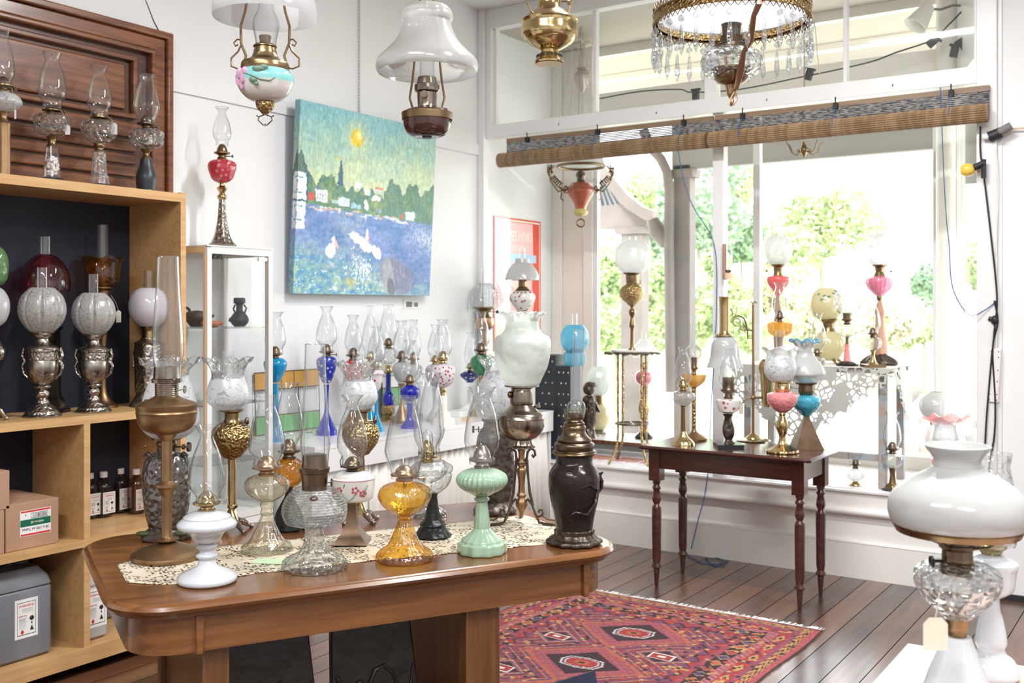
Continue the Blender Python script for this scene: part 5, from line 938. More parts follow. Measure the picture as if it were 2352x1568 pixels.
MB().tube([(0, 0, a.z(758)), (-14*k, 0, a.z(758)), (-16*k, 0, a.z(742)), (-22*k, 0, a.z(730)), (-34*k, 0, a.z(724)), (-50*k, 0, a.z(728))], 1.8*k).ring((-38*k, 0, a.z(738)), 0.1*k, 1*k).tube([(-38*k+9*k*math.cos(t/8*2*PI), 0, a.z(740)+9*k*math.sin(t/8*2*PI)) for t in range(9)], 1.4*k).tube([(-24*k+6*k*math.cos(t/8*2*PI), 0, a.z(752)+6*k*math.sin(t/8*2*PI)) for t in range(9)], 1.4*k).tube([(-46*k, 0, a.z(722)), (-50*k, 0, a.z(710)), (-44*k, 0, a.z(706))], 1.4*k).tube([(-13*k, 0, a.z(758)), (-13*k, 0, a.z(778)), (0, 0, a.z(776))], 1.6*k).build('scroll_arm', M['obrass'], a.root)
MB().tube([(0, 0, a.z(913)), (-14*k, 0, a.z(914)), (-26*k, 0, a.z(926)), (-30*k, 0, a.z(936))], 2*k).tube([(0, 0, a.z(913)), (26*k, 0, a.z(914)), (34*k, 0, a.z(922))], 2.4*k).build('oil_arm', M['obrass'], a.root)
a.L('reservoir', 'brass', '934,8! 928,14! 860,18! 850,20! 842,22! 834,20! 824,12', dx=33); a.L('shade_cylinder', 'brass', '772,22! 768,22! 766,14! 760,12.5! 686,12.5! 683,13.5! 681,13.5!', dx=-66); a.L('bell_shade', 'opal', '844,42! 838,40 820,34 800,32 785,29 776,22 771,16', dx=-65, cap=False); a.tagcard(-30, 916, 0, 930, 11, 'tag', h=20)
a = T_('pink embossed lamp with frosted tulip shade on a brass baluster', 1797, 1044, 34, ST, SGp)
a.L('foot', 'brass', '1044,35! 1040,37 1034,35! 1026,22 1018,11 1008,8!', n=16, a=.03); a.L('baluster', 'brass', '1010,8! 1000,8 988,12 976,14 966,12 954,7! 950,9! 946,8!'); a.L('font', 'pinke', '947,10! 940,20 928,30 915,35 904,34! 900,24!'); a.L('burner', 'brass', '901,14! 892,20! 888,18! 880,17! 877,24! 874,24!')
a.L('tulip_shade', 'frostp', '875,20! 870,27 858,35 842,37 828,34 815,31', cap=False, dx=-5); a.L('ruffled_rim', 'frost', '815,31 808,33 800,38', cap=False, ruf=(815, 6, 4, 4), dx=-5, edge=.9); a.L('chimney', 'cg', '860,10! 758,10!', cap=False, dx=-5)
a = T_('teal embossed lamp on a bronze pyramid with white conical shade edged in turquoise', 1852, 1034, 34, ST, SGp)
a.L('pyramid_foot', 'brnz', '1036,44! 1031,44! 960,9! 952,9!', sq=True, smooth=False, ang=60); a.L('font', 'teal', '954,10! 946,18 936,28 924,33 912,32 906,14'); a.L('burner', 'bronze', '907,14! 900,18! 884,17! 882,24! 878,25!'); a.L('shade_glass', 'frost', '878,24! 868,38 860,46', cap=False, dx=-1); a.L('conical_shade', 'opal', '860,47! 854,47 838,38 820,24 812,20 806,20', cap=False, dx=-3); a.L('turquoise_ruffle', 'opal', '806,20 798,20 790,24 782,30', cap=False, ruf=(803, 7, 5, 4), dx=-4)
k = a.s; MB().tube([((-4+(30+5*math.cos(7*t))*math.cos(t))*k, (30+5*math.cos(7*t))*math.sin(t)*k, a.z(782)+4*k*math.sin(7*t)) for t in [2*PI*i/84 for i in range(84)]], 1.6*k, 6, True).build('blue_edge', M['aqua'], a.root); MB().tube([(-18*k, 0, a.z(892)), (-38*k, 0, a.z(890))], .0016).ball((-38*k, 0, a.z(890)), 4*k).build('wick_knob', M['blackm'], a.root)
# display table in the bay
DG = 'lamps on the lace covered bay table'; DZ = DT+.005
def Dl(label, px, y, **k): return Lamp('oil_lamp', label, DG, px, DZ, y=y, **k)
a = Dl('coral red lamp with cut clear globe, left one in the window', 1787, .42); y0 = a.y0
a.L('rocky_base', 'figbrz', f'{y0},26! {y0-8},26 {y0-20},12', n=5, a=.1); a.L('figure', 'figwood', f'{y0-18},9 780,11 740,9 700,6 676,5', n=3, a=.12, tw=10); a.L('font', 'coral', '678,6! 668,12 655,23 644,27 636,25 632,12'); a.L('burner', 'obrass', '634,12! 624,10! 614,11! 610,16! 607,17!'); a.L('cut_globe', 'cutg', '608,16! 600,25 582,32 562,32 546,24 539,16', cap=False); MB().tube([(-10*a.s, 0, a.z(622)), (-26*a.s, 0, a.z(622))], .0014).ball((-26*a.s, 0, a.z(622)), 3*a.s).build('wick_knob', M['obrass'], a.root)
a = Dl('ribbed orange amber lamp in front of the coral red lamp', 1791, .22); y0 = a.y0
a.L('foot', 'dull', f'{y0},24! {y0-6},23 {y0-20},10 800,6 772,8'); a.L('font', 'amberb', '774,8! 768,20 762,26! 746,28! 741,22 738,10', n=14, a=.06); a.B(713, 740, 12, 'bronze', 0); a.C(649, 727, 13, 18, 12, 10)
a = Dl('pale yellow lamp with large yellow globe painted with green leaves', 1903, .42); y0 = a.y0
a.claws(y0-12, y0-1, 14, 30, 'gbrass', 6, th=3); a.L('font', 'yell', f'{y0-6},18! 822,24 806,35 790,38 775,34 764,24 760,16'); a.L('burner', 'obrass', '762,18! 752,14! 742,14! 736,20! 732,22!'); a.L('globe_shade', 'yell', '733,20! 724,30 706,37 690,37 672,30 661,16', cap=False, dx=-5); a.L('chimney', 'cg', '725,8! 628,8!', cap=False, dx=-5)
k = a.s; mb = MB()
for X_, Z_, r_ in ((-18, 688, .4), (-12, 680, -.5), (-4, 682, .8), (6, 675, .2), (-22, 676, 1), (12, 670, .3)):
    yy = -math.sqrt(max(1, 36.5**2-X_**2-(695-Z_)**2)); c = Vector(((X_-5)*k, yy*k, a.z(Z_))); mb.ball(c, 3*k, 1.9, .4, 1, 10, 6)
mb.build('painted_leaves', prin('painted_green', (.12, .25, .16), .3), a.root)
a = Dl('small clear chimney lamp in front of the yellow globe lamp', 1877, .16); y0 = a.y0
a.L('font', 'sg', f'{y0},16! {y0-5},18 {y0-16},16 {y0-22},8', n=10, a=.04); a.B(800, y0-20, 12, 'obrass', 0); a.C(720, 812, 12, 21, 12, 9)
a = Dl('clear font lamp with ribbed clear ball shade right of the yellow globe', 1946, .2); y0 = a.y0
a.L('base', 'black', f'{y0},25! {y0-4},25! {y0-10},14!'); a.L('porcelain_stem', 'pinke', f'{y0-9},9! 815,8 800,6! 790,6!') ; a.L('collar', 'obrass', '792,5! 776,4 772,8!'); a.L('font', 'sg', '774,8! 766,22 754,26 746,22 744,10', n=10, a=.03); a.B(718, 745, 14, 'bronze', 0, dome=False); a.L('ball_shade', 'cgb', '722,14! 712,26 695,31 678,28 664,16', n=12, a=-.06, cap=False); a.L('chimney', 'cg', '664,14! 649,14!', cap=False)
a = Dl('small clear lamp on a brass stem and square foot, rightmost on the lace', 2005, .13); y0 = a.y0
a.L('foot', 'obrass', f'{y0},32! {y0-6},32!', sq=True, smooth=False, ang=60); a.L('stem', 'brass', f'{y0-6},12 {y0-14},7 815,4 804,7'); a.L('font', 'sg', '805,7! 798,16 788,20 778,17 774,8', n=10, a=.04); a.B(752, 775, 12, 'bronze', 0); a.C(692, 766, 11, 17, 12, 8)
a = Dl('rose pink lamp with clear globe on a carved wooden lady, at the window', 2020, .4, cat='figural lamp'); y0 = a.y0
a.L('rocky_base', 'figbrz', f'{y0},37! {y0-6},39 {y0-16},30 {y0-26},14', n=7, a=.12); a.L('carved_figure', 'figwood', f'{y0-22},16 790,15 760,11 730,9 718,11 706,8 698,6 690,5', n=3, a=.1, tw=6); a.L('collar', 'obrass', '690,5! 684,7 678,6!'); a.L('font', 'pink', '679,8! 674,14! 664,24 650,30 640,29! 634,14!', n=18, a=.02); a.L('burner', 'obrass', '635,14! 624,9! 614,11! 611,16! 608,17!'); a.L('cut_globe', 'cutg', '609,16! 600,24 582,31 560,31 543,24 536,16', cap=False); MB().tube([(10*a.s, 0, a.z(623)), (27*a.s, 0, a.z(623))], .0014).ball((27*a.s, 0, a.z(623)), 3*a.s).build('wick_knob', M['obrass'], a.root)
# wall lamp on the middle post
a = Lamp('wall_lamp', 'small wall lamp with clear chimney on a wooden plate fixed to the middle post', None, 1673, zy(642, Dy(1673, -.03)), y=-.03, cat='wall lamp'); k = a.s
MB().box((-12*k, -.004, 0), (-5*k, .02, 82*k)).build('back_plate', M['figwood'], a.root); a.L('font', 'tan', '641,10! 628,10! 626,4!', dx=0); MB().box((-10*k, -.01, 4*k), (-6*k, .01, 12*k)).build('bracket', M['obrass'], a.root); a.L('burner', 'bronze', '627,4! 622,8! 620,8!', dx=0); a.C(537, 621, 5, 9, 6, 4)
# ================================================================ foreground right
FG = 'white lamps on the front table'
a = Lamp('oil_lamp', 'large white domed shade lamp with cut glass font in the right foreground', FG, 2199, FZ, D=2.02); k = a.s; y0 = a.y0
a.L('base', 'milk', f'{y0},88! {y0-8},92 {y0-40},84 1580,74 1545,62 1510,48 1480,36 1460,29!'); a.L('collar', 'dull', '1462,20! 1450,20! 1440,24 1420,27!'); a.L('font', 'sgc', '1422,27! 1412,36 1395,56 1372,78 1345,93 1325,96 1308,90 1296,70 1290,38'); a.L('burner', 'bronze', '1316,36! 1290,37! 1286,34! 1262,33! 1256,40! 1250,40! 1248,36! 1226,37! 1224,30!')
a.L('shade_ring', 'obrass', '1222,134! 1206,142! 1198,142!', cap=False); mb = MB()
for i in range(4): t = PI/4+i*PI/2; mb.tube([(38*k*math.cos(t), 38*k*math.sin(t), a.z(1254)), (70*k*math.cos(t), 70*k*math.sin(t), a.z(1246)), (110*k*math.cos(t), 110*k*math.sin(t), a.z(1222)), (138*k*math.cos(t), 138*k*math.sin(t), a.z(1212))], .003)
mb.build('shade_support', M['obrass'], a.root); MB().tube([(-32*k, 0, a.z(1288)), (-56*k, 0, a.z(1288))], .003).tube([(-56*k, 0, a.z(1288)), (-62*k, 0, a.z(1288))], 12*k, 14).build('wick_knob', M['blackm'], a.root)
sh_ = a.L('domed_shade', 'opal', '1206,134 1196,141 1180,146 1160,146 1140,139 1120,122 1102,97 1086,66 1074,48! 1064,46 1052,47 1040,54 1028,64 1021,69', cap=False, seg=64); q = sh_.modifiers.new('s', 'SOLIDIFY'); q.thickness = .004
MB().tube([(-80*k, -.08, a.z(1335)), (-88*k, -.09, a.z(1360)), (-94*k, -.09, a.z(1388))], .0012, 5).build('string', M['string'], a.root); a2 = MB(); P = [(-121, -72), (-121, -14), (-108, 0), (-80, 0), (-67, -14), (-67, -72)]
a2.add([(x*k, -.09, a.z(1386)+z*k) for x, z in P]+[(x*k, -.0912, a.z(1386)+z*k) for x, z in P], [tuple(range(6)), tuple(reversed(range(6, 12)))]+[(i, i+6, (i+1) % 6+6, (i+1) % 6) for i in range(6)]).build('price_tag', M['tag'], a.root)
a = Lamp('oil_lamp', 'plain white milk glass lamp behind the big domed lamp in the right foreground', FG, 2276, FZ, D=2.28); y0 = a.y0
a.L('base', 'milk', f'{y0},58! {y0-6},62 {y0-22},58 {y0-40},48 1500,34 1486,30 1478,34 1462,34 1420,26 1400,20 1370,18'); a.L('font', 'milk', '1372,20! 1356,44 1345,50! 1310,54! 1298,58! 1290,58! 1282,44 1272,24'); a.L('burner', 'brass', '1274,20! 1262,26! 1256,34! 1250,34! 1246,26 1226,20'); a.L('flared_shade', 'cgb', '1250,52! 1180,62 1110,48 1070,40! 1040,46', cap=False)
# ================================================================ hanging lamps
HG = 'hanging lamps'
def hang(name, label, px, D, ztop=CEIL): 
    a = Lamp(name, label, HG, px, EYE, D=D, cat='hanging lamp'); a.y0 = HZ; a.yb = None; a.root.location.z = EYE; return a
def rod(a, x, y0, r=1.6, mat='obrass', nm='hanging_rod'):
    k = a.s; MB().tube([(x*k, 0, a.z(y0)), (x*k*.5, 0, (CEIL-EYE)*.7+a.z(y0)*.3), (0, 0, CEIL-EYE-.02)], r*k, 8).build(nm, M[mat], a.root)
def rose(a): MB().lathe([(.05, CEIL-EYE-.002), (.045, CEIL-EYE-.02), (.01, CEIL-EYE-.04)], 20).build('ceiling_rose', M['obrass'], a.root)
a = hang('hanging_lamp', 'hanging lamp with turquoise and white font painted with a pink flower', 609, 2.9); k = a.s
a.L('font', 'porc', '234,20! 228,38 212,55 192,65!'); a.L('turquoise_band', prin('t', (0, 0, 0)) and 'teal', '200,63.5 190,65.6 176,65.6 166,58.8 162,52.6', cap=False) if False else None
M['skyp'] = prin('turquoise_porcelain', (.18, .5, .5), .18, coat=.5, vary=((.3, .6, .6), 6)); a.L('turquoise_band', 'skyp', '192,65 184,66 175,64.5 167,59 162,53!', cap=False)
a.L('brass_cap', 'obrass', '164,54! 158,55! 148,54! 144,52! 140,42 134,32 124,27! 118,26! 110,24! 108,27! 104,25 100,14! 96,12! 84,14! 82,13!'); a.L('bottom_cup', 'gbrass', '264,5! 258,10 250,18 242,21! 236,22! 234,20'); M['pinkpt'] = prin('painted_pink_petals', (.55, .3, .42), .3)
mb = MB(); 
def onf(x, z, R=66): return (x*k, -math.sqrt(max(1, R*R-x*x-((z-182)*1.05)**2 if z > 182 else R*R-x*x))*k, a.z(z))
for x, z, s_, e in ((-46, 178, 8, 1.6), (-38, 186, 7, 2.2), (-50, 194, 7, 1.8), (-32, 174, 7, 1.2), (-42, 204, 5, 2)): p = onf(x, z); mb.ball(p, s_*k, 1, .35, e, 12, 8)
mb.build('painted_flower', M['pinkpt'], a.root); mb = MB(); mb.tube([onf(-30, 182), onf(-14, 188), onf(4, 196), onf(24, 198), onf(36, 190)], [1.2*k, 1.6*k, 1.6*k, 1.4*k, .8*k], 6)
for x, z, s_, ex in ((0, 172, 7, 2), (12, 168, 6, 1.8), (-12, 196, 6, 1.6), (-6, 204, 5, 1.2)): mb.ball(onf(x, z), s_*k, ex, .35, 1, 12, 8)
mb.build('painted_leaves', prin('painted_olive', (.12, .2, .13), .3), a.root)
mb = MB(); [mb.tube([(x0*k, 0, a.z(z0)) for x0, z0 in L], 1.5*k, 6) for L in ([(-3, 264), (-14, 268), (-16, 276), (-8, 284), (-3, 288)], [(3, 264), (14, 268), (16, 276), (8, 284), (3, 288)], [(-16, 268), (-20, 265)], [(16, 268), (20, 265)], [(0, 284), (0, 290)])]; mb.build('drop_finial', M['bronze'], a.root)
for s_ in (-1, 1):
    MB().tube([(s_*50*k, 0, a.z(150)), (s_*44*k, 0, a.z(128)), (s_*55*k, 0, a.z(100)), (s_*56*k, 0, a.z(60)), (s_*46*k, 0, a.z(26)), (s_*36*k, 0, a.z(-30)), (s_*20*k, 0, a.z(-120)), (s_*3*k, 0, CEIL-EYE-.02)], 3*k, 8).tube([(s_*55*k, 0, a.z(92)), (s_*64*k, 0, a.z(90)), (s_*72*k, 0, a.z(98)), (s_*68*k, 0, a.z(106)), (s_*62*k, 0, a.z(102))], 2*k).tube([(s_*56*k, 0, a.z(105)), (s_*62*k, 0, a.z(118)), (s_*78*k, 0, a.z(134)), (s_*78*k, 0, a.z(152)), (s_*62*k, 0, a.z(158)), (s_*54*k, 0, a.z(156))], 2.2*k).build('scroll_arm', M['obrass'], a.root)
a.L('chimney', 'cg', '104,23 92,24 78,27 62,30 44,28 20,18 -10,16 -60,16', cap=False, dx=2); a.L('shade', 'opalb', '42,117! 30,118 0,113 -30,98 -60,72 -80,50', cap=False, seg=60); rose(a)
a = hang('hanging_lamp', 'hanging lamp with white dome shade and brown bakelite font held by brass straps', 981, 3.25); k = a.s
M['bake'] = prin('brown_bakelite', (.05, .018, .014), .12, coat=.5); a.L('font', 'bake', '314,14! 315,30! 310,42 302,50 288,55 270,56! 262,56! 256,52 250,36 246,24'); a.L('brass_band', 'obrass', '276,58! 262,59! 260,59!', cap=False); a.L('underside_hole', 'clay', '316,11! 314,11!'); a.L('filler_cap', 'bake', '258,9! 250,9! 249,8!', dx=38)
a.L('burner', 'nickel', '248,23! 244,22! 214,23! 210,28! 206,29! 196,29! 194,24! 182,22! 178,21! 177,18!'); MB().tube([(-4*k, -20*k, a.z(222)), (-4*k, -34*k, a.z(222))], 8*k, 14).build('wick_knob', M['bronze'], a.root)
for s_ in (-1, 1): MB().tube([(s_*34*k, 0, a.z(258)), (s_*34*k, 0, a.z(246)), (s_*40*k, 0, a.z(225)), (s_*33*k, 0, a.z(180)), (s_*31*k, 0, a.z(160)), (s_*29*k, 0, a.z(140)), (s_*16*k, 0, a.z(15)), (s_*14*k, 0, a.z(-120)), (s_*2*k, 0, CEIL-EYE-.02)], 2.6*k, 8).build('strap_arm', M['obrass'], a.root)
sh_ = a.L('dome_shade', opal('clouded_opal', (.8, .8, .78), tl=.3, clear=.06) and 'clo', '', ) if False else None
M['clo'] = opal('clouded_opal', (.62, .62, .6), tl=.45, clear=.12, gl=.12); a.L('dome_shade', 'clo', '168,112! 160,117 148,117 136,112 118,94 98,75 76,62 60,57! 52,55! 46,59 38,60! 32,58 26,57! 20,52 16,48', cap=False, seg=60); a.L('chimney', 'cg', '180,17 120,16 60,15 -20,15', cap=False); rose(a)
a = hang('hanging_lamp', 'polished brass hanging ship lamp at the top beside the transom', 1262, 3.6); k = a.s
a.L('font', 'brass', '116,22! 112,30 104,44 94,56 82,61 78,62!', seg=48); a.L('band', 'brass', '84,64! 80,65! 52,64! 48,66! 44,62 34,50 26,38 20,28! 14,26! 10,25! -4,25!', seg=48, n=0); a.L('bottom_bell', 'brass', '146,34! 142,35! 134,30 124,24! 122,20! 112,21!'); MB().lathe([(0, a.z(146.5)), (32*k, a.z(147))], 30).build('bell_plate', M['brass'], a.root)
mb = MB(); [mb.ball((28*k*math.cos(t), 28*k*math.sin(t), a.z(130)), 2.6*k, 1, 1, 1.7, 8, 6) for t in [2*PI*i/18 for i in range(18)]]; mb.build('vent_holes', M['ink'], a.root)
for s_ in (-1, 1): MB().tube([(s_*36*k, -10*k, a.z(74)), (s_*38*k, -10*k, a.z(40)), (s_*52*k, 0, a.z(4)), (s_*62*k, 0, a.z(-30)), (s_*30*k, 0, a.z(-120)), (s_*2*k, 0, CEIL-EYE-.02)], 2.2*k, 8).build('wire_bail', M['brass'], a.root)
MB().tube([(26*k, -.02, a.z(7)), (44*k, -.02, a.z(7))], 2*k).tube([(40*k, -.02, a.z(7)), (46*k, -.02, a.z(7))], 8*k, 12).build('wick_knob', M['brass'], a.root); rose(a)
# crystal chandelier lamp
a = hang('crystal_hanging_lamp', 'hanging lamp with white dome, gilt pierced band and a ring of crystal drops', 1680, 3.35); k = a.s
M['gilt'] = prin('gilt_pierced_band', (.4, .27, .12), .3, 1, bump=(110, 1, 'v', .008))
mb = MB().lathe([(172*k, a.z(52)), (177*k, a.z(50)), (177*k, a.z(30)), (174*k, a.z(26)), (170*k, a.z(28)), (168*k, a.z(50))], 72, cap=False); mb.ring((0, 0, a.z(30)), 178*k, 2.4*k, 72, 8); mb.ring((0, 0, a.z(52)), 178*k, 2.4*k, 72, 8); mb.build('gilt_band', M['gilt'], a.root)
up = MB(); dn = MB(); n = 72
for i in range(n):
    t = 2*PI*i/n; c, s_ = math.cos(t), math.sin(t); t2 = 2*PI*(i+.5)/n; t3 = 2*PI*(i+1)/n
    up.tube([(177*k*c, 177*k*s_, a.z(30)), (178*k*math.cos(t2), 178*k*math.sin(t2), a.z(14)), (177*k*math.cos(t3), 177*k*math.sin(t3), a.z(30))], 1.1*k, 4); dn.tube([(177*k*c, 177*k*s_, a.z(53)), (178*k*math.cos(t2), 178*k*math.sin(t2), a.z(64)), (177*k*math.cos(t3), 177*k*math.sin(t3), a.z(53))], 1.2*k, 4)
up.build('upper_gallery', M['obrass'], a.root); dn.build('lower_fringe', M['obrass'], a.root)
a.L('dome_shade', 'opalb', '40,170! 20,165 -20,140 -60,100 -90,60', cap=False, seg=64)
nd = 30; bead0 = pend0 = None
M['cry'] = thin('crystal', (.9, .92, .94), edge=(.55, .58, .62), gl=.22, emax=.6, bump=(120, .6, 'cut', .01))
for i in range(nd):
    t = 2*PI*(i+.4)/nd
    if bead0 is None:
        b_ = MB(); b_.ball((0, 0, -.018), .0105, seg=8, rings=6); b_.tube([(0, 0, 0), (0, 0, -.01)], .001, 4); b_.tube([(0, 0, -.028), (0, 0, -.036)], .0008, 4); bead0 = b_.mesh('crystal_bead', 20); bead0.materials.append(M['cry'])
        p_ = MB(); p_.lathe([(0, -.036), (.0045, -.042), (.0055, -.06), (.0095, -.098), (.0085, -.108), (0, -.135)], 8); pend0 = p_.mesh('crystal_drop', 15); pend0.materials.append(M['cry'])
    o = bpy.data.objects.new('crystal_pendant', bead0); COL.objects.link(o); o.parent = a.root; o.location = (177*k*math.cos(t), 177*k*math.sin(t), a.z(62)); o.rotation_euler.z = t
    q = bpy.data.objects.new('crystal_drop', pend0); COL.objects.link(q); q.parent = o
a.L('font', 'sgc', '178,40! 170,60 156,68 138,70 124,64 114,50'); a.L('bottom_bowl', 'obrass', '196,14! 190,30 182,38! 166,42! 162,46! 158,46!'); a.L('finial', 'copper', '244,2 236,6 226,5 218,10 206,12 196,15'); a.L('burner', 'bronze', '116,40! 104,40! 98,26! 84,26! 82,20! 60,22! 56,24!')
MB().tube([(20*k, -172*k, a.z(14)), (22*k, -172*k, a.z(60)), (16*k, -150*k, a.z(80)), (18*k, -110*k, a.z(120)), (10*k, -80*k, a.z(140)), (8*k, -60*k, a.z(175)), (6*k, -30*k, a.z(205)), (0, 0, a.z(215))], [5*k, 8*k, 6*k, 8*k, 5*k, 9*k, 6*k, 4*k], 8).build('curved_strap', M['copper'], a.root)
for t in (1.45,): MB().tube([(172*k*math.cos(t), 172*k*math.sin(t), a.z(30)), (130*k*math.cos(t), 130*k*math.sin(t), a.z(150)), (50*k*math.cos(t), 50*k*math.sin(t), a.z(190)), (0, 0, a.z(215))], [5*k, 4*k, 5*k, 4*k], 8).build('curved_strap', M['copper'], a.root)
MB().tube([(2*k, -.03, a.z(215)), (-8*k, -.03, a.z(235)), (-10*k, -.03, a.z(246))], .003, 6).tube([(4*k, -.03, a.z(215)), (8*k, -.03, a.z(232)), (0*k, -.03, a.z(246))], .003, 6).build('hook', M['copper'], a.root)
a.L('chimney', 'cg', '90,22 60,26 30,24 0,16 -60,15', cap=False)
for i in range(3): t = 2*PI*i/3+.5; MB().tube([(172*k*math.cos(t), 172*k*math.sin(t), a.z(30)), (2*k*math.cos(t), 2*k*math.sin(t), CEIL-EYE-.02)], .0025, 6).build('hanging_chain', M['obrass'], a.root)
rose(a)
# small ornate lamp hanging in the bay
a = Lamp('hanging_lamp', 'small hanging lamp with brick red majolica font and lacy gilt brackets in the window bay', HG, 1334, EYE, y=.4, cat='hanging lamp'); a.y0 = HZ; k = a.s
M['majol'] = prin('red_majolica', (.4, .1, .055), .2, coat=.5); a.L('font', 'majol', '494,10! 484,13! 478,12 462,19 445,29 434,30 424,24 420,20!', n=6, a=.03); a.L('yellow_base', prin('yy', (.6, .5, .15)) and 'tan', '') if False else None
M['ylw'] = prin('mustard_glaze', (.5, .42, .12), .25, coat=.4); a.L('mustard_knop', 'ylw', '497,5! 492,15 486,16 480,12'); a.L('burner', 'bronze', '422,11! 410,9 402,12! 396,9 392,5'); MB().tube([(9*k*math.cos(t), 0, a.z(512)+9*k*math.sin(t)) for t in [2*PI*i/14 for i in range(14)]], 2*k, 6, True).build('drop_ring', M['obrass'], a.root)
MB().ring((0, 0, a.z(382)), 54*k, 3*k, 44, 8).build('shade_ring', M['obrass'], a.root); a.L('shade', 'opalb', '386,54! 372,53 350,44 335,30', cap=False)
rnd = random.Random(11)
for s_, yy in ((-1, 0), (1, 0)):
    mb = MB()
    for j in range(16):
        u = j/15; x = (28+44*math.sin(u*PI*.55))*s_; z = 440-58*u; R2 = 7-2*u
        mb.tube([((x+R2*math.cos(t)*s_)*k, rnd.uniform(-2, 2)*k, a.z(z)+R2*math.sin(t)*k) for t in [2*PI*i/9*.85+j for i in range(9)]], 1.4*k, 5)
    mb.tube([(s_*24*k, 0, a.z(432)), (s_*52*k, 0, a.z(440)), (s_*70*k, 0, a.z(415)), (s_*72*k, 0, a.z(395)), (s_*60*k, 0, a.z(380))], 1.8*k, 6); mb.tube([(s_*44*k, 0, a.z(440)), (s_*46*k, 0, a.z(456)), (s_*40*k, 0, a.z(460))], 1.6*k, 5); mb.build('lacy_bracket', M['obrass'], a.root)
mb = MB(); [mb.tube([(54*k*math.cos(t), 54*k*math.sin(t), a.z(382)), (.005*math.cos(t), .005*math.sin(t), 3.618-EYE)], .0015, 5) for t in (.3, 2.4, 4.5)]; mb.build('hanging_chains', M['obrass'], a.root)
# pierced vessel hanging beyond the transom, small brass chandelier, pendant drop
a = Lamp('hanging_vessel', 'pale pierced metal vessel hanging on chains seen through the transom', HG, 1338, EYE, y=.62, cat='hanging lamp'); a.y0 = HZ; k = a.s; M['pale'] = prin('pale_lace_metal', (.5, .45, .4), .4, .6, bump=(50, 1, 'v', .006))
a.L('vessel', 'pale', '214,2 206,8 194,16 180,19 170,17 160,10! 156,16!', n=8, a=.05); a.L('top_plate', 'pale', '108,6! 104,22! 99,22! 97,6!', n=7, a=.1); mb = MB(); [mb.tube([(18*k*math.cos(t), 18*k*math.sin(t), a.z(106)), (12*k*math.cos(t), 12*k*math.sin(t), a.z(156))], .0022, 5) for t in (0, 2.1, 4.2)]; mb.tube([(0, 0, a.z(98)), (-4*k, 0, a.z(80)), (-8*k, 0, a.z(62)), (0, 0, a.z(54)), (4*k, 0, a.z(62))], .003, 6).tube([(-8*k, 0, a.z(60)), (0, 0, 3.618-EYE)], .002, 5).tube([(-22*k, 0, a.z(106)), (-44*k, 0, a.z(240)), (-50*k, 0, a.z(262))], .003, 6).build('chains', M['pale'], a.root)
a = Lamp('small_chandelier', 'small brass hanging fitting with three curled arms under the right blind', HG, 1847, EYE, y=.5, cat='hanging lamp'); a.y0 = HZ; k = a.s
a.L('body', 'obrass', '364,1 358,3 350,8 342,9 334,5! 326,5!'); mb = MB()
for t in (.1, 2.2, 3.3, 5.2): c, s_ = math.cos(t), math.sin(t); mb.tube([(r*k*c, r*k*s_, a.z(y)) for r, y in ((6, 348), (14, 350), (18, 345), (14, 342), (12, 348), (20, 355), (32, 350), (38, 335), (44, 326))], 1.2*k, 5)
mb.build('curled_arms', M['obrass'], a.root); MB().tube([(0, 0, a.z(330)), (0, 0, 3.618-EYE)], .003, 6).build('hanging_rod', M['obrass'], a.root)
# spotlight cluster and flex seen through the transom
sp_ = Lamp('spotlight', 'cream tin spotlight on a bent arm outside the transom at the upper right', None, 2120, EYE, y=.6, cat='spotlight'); sp_.y0 = HZ; k = sp_.s
mb = MB().lathe([(28*k, -32*k), (26*k, -28*k), (14*k, 24*k), (8*k, 28*k)], 24, cap=False); o = mb.build('shade', M['cpaint'], sp_.root, loc=(0, 0, sp_.z(34))); o.rotation_euler = (0, .6, 0); q = o.modifiers.new('s', 'SOLIDIFY'); q.thickness = .003
MB().tube([(14*k, 0, sp_.z(20)), (40*k, 0, sp_.z(22)), (70*k, 0, sp_.z(12)), (96*k, 0, sp_.z(14)), (104*k, 0, sp_.z(0)), (104*k, 0, 3.618-EYE)], 3*k, 8).build('arm', M['fascia'], sp_.root)
def cable(name, label, P, y, r=.004, mat='blk', cat='cable', extra=()):
    pts = [pxy(*q, y if not isinstance(y, (list, tuple)) else y[i]) for i, q in enumerate(P)]; mb = MB().tube([tuple(p) for p in cr3(pts)], r, 6); o = mb.build(name, M[mat]); tag(o, label, cat); return o
def cr3(P, k=5):
    out = []; n = len(P)
    for i in range(n-1):
        p0 = P[max(i-1, 0)]; p1 = P[i]; p2 = P[i+1]; p3 = P[min(i+2, n-1)]
        for j in range(k):
            t = j/k; out.append(tuple(.5*(2*b+(c-a)*t+(2*a-5*b+4*c-d)*t*t+(3*b-a-3*c+d)*t**3) for a, b, c, d in zip(p0, p1, p2, p3)))
    out.append(P[-1]); return out
cable('light_string', 'dark festoon cable looping outside above the transom', [(1370, 228), (1470, 210), (1560, 205), (1590, 212), (1700, 205), (1850, 175), (1900, 165), (2000, 142), (2060, 120), (2140, 92), (2180, 56), (2215, 20)], .7, .005)
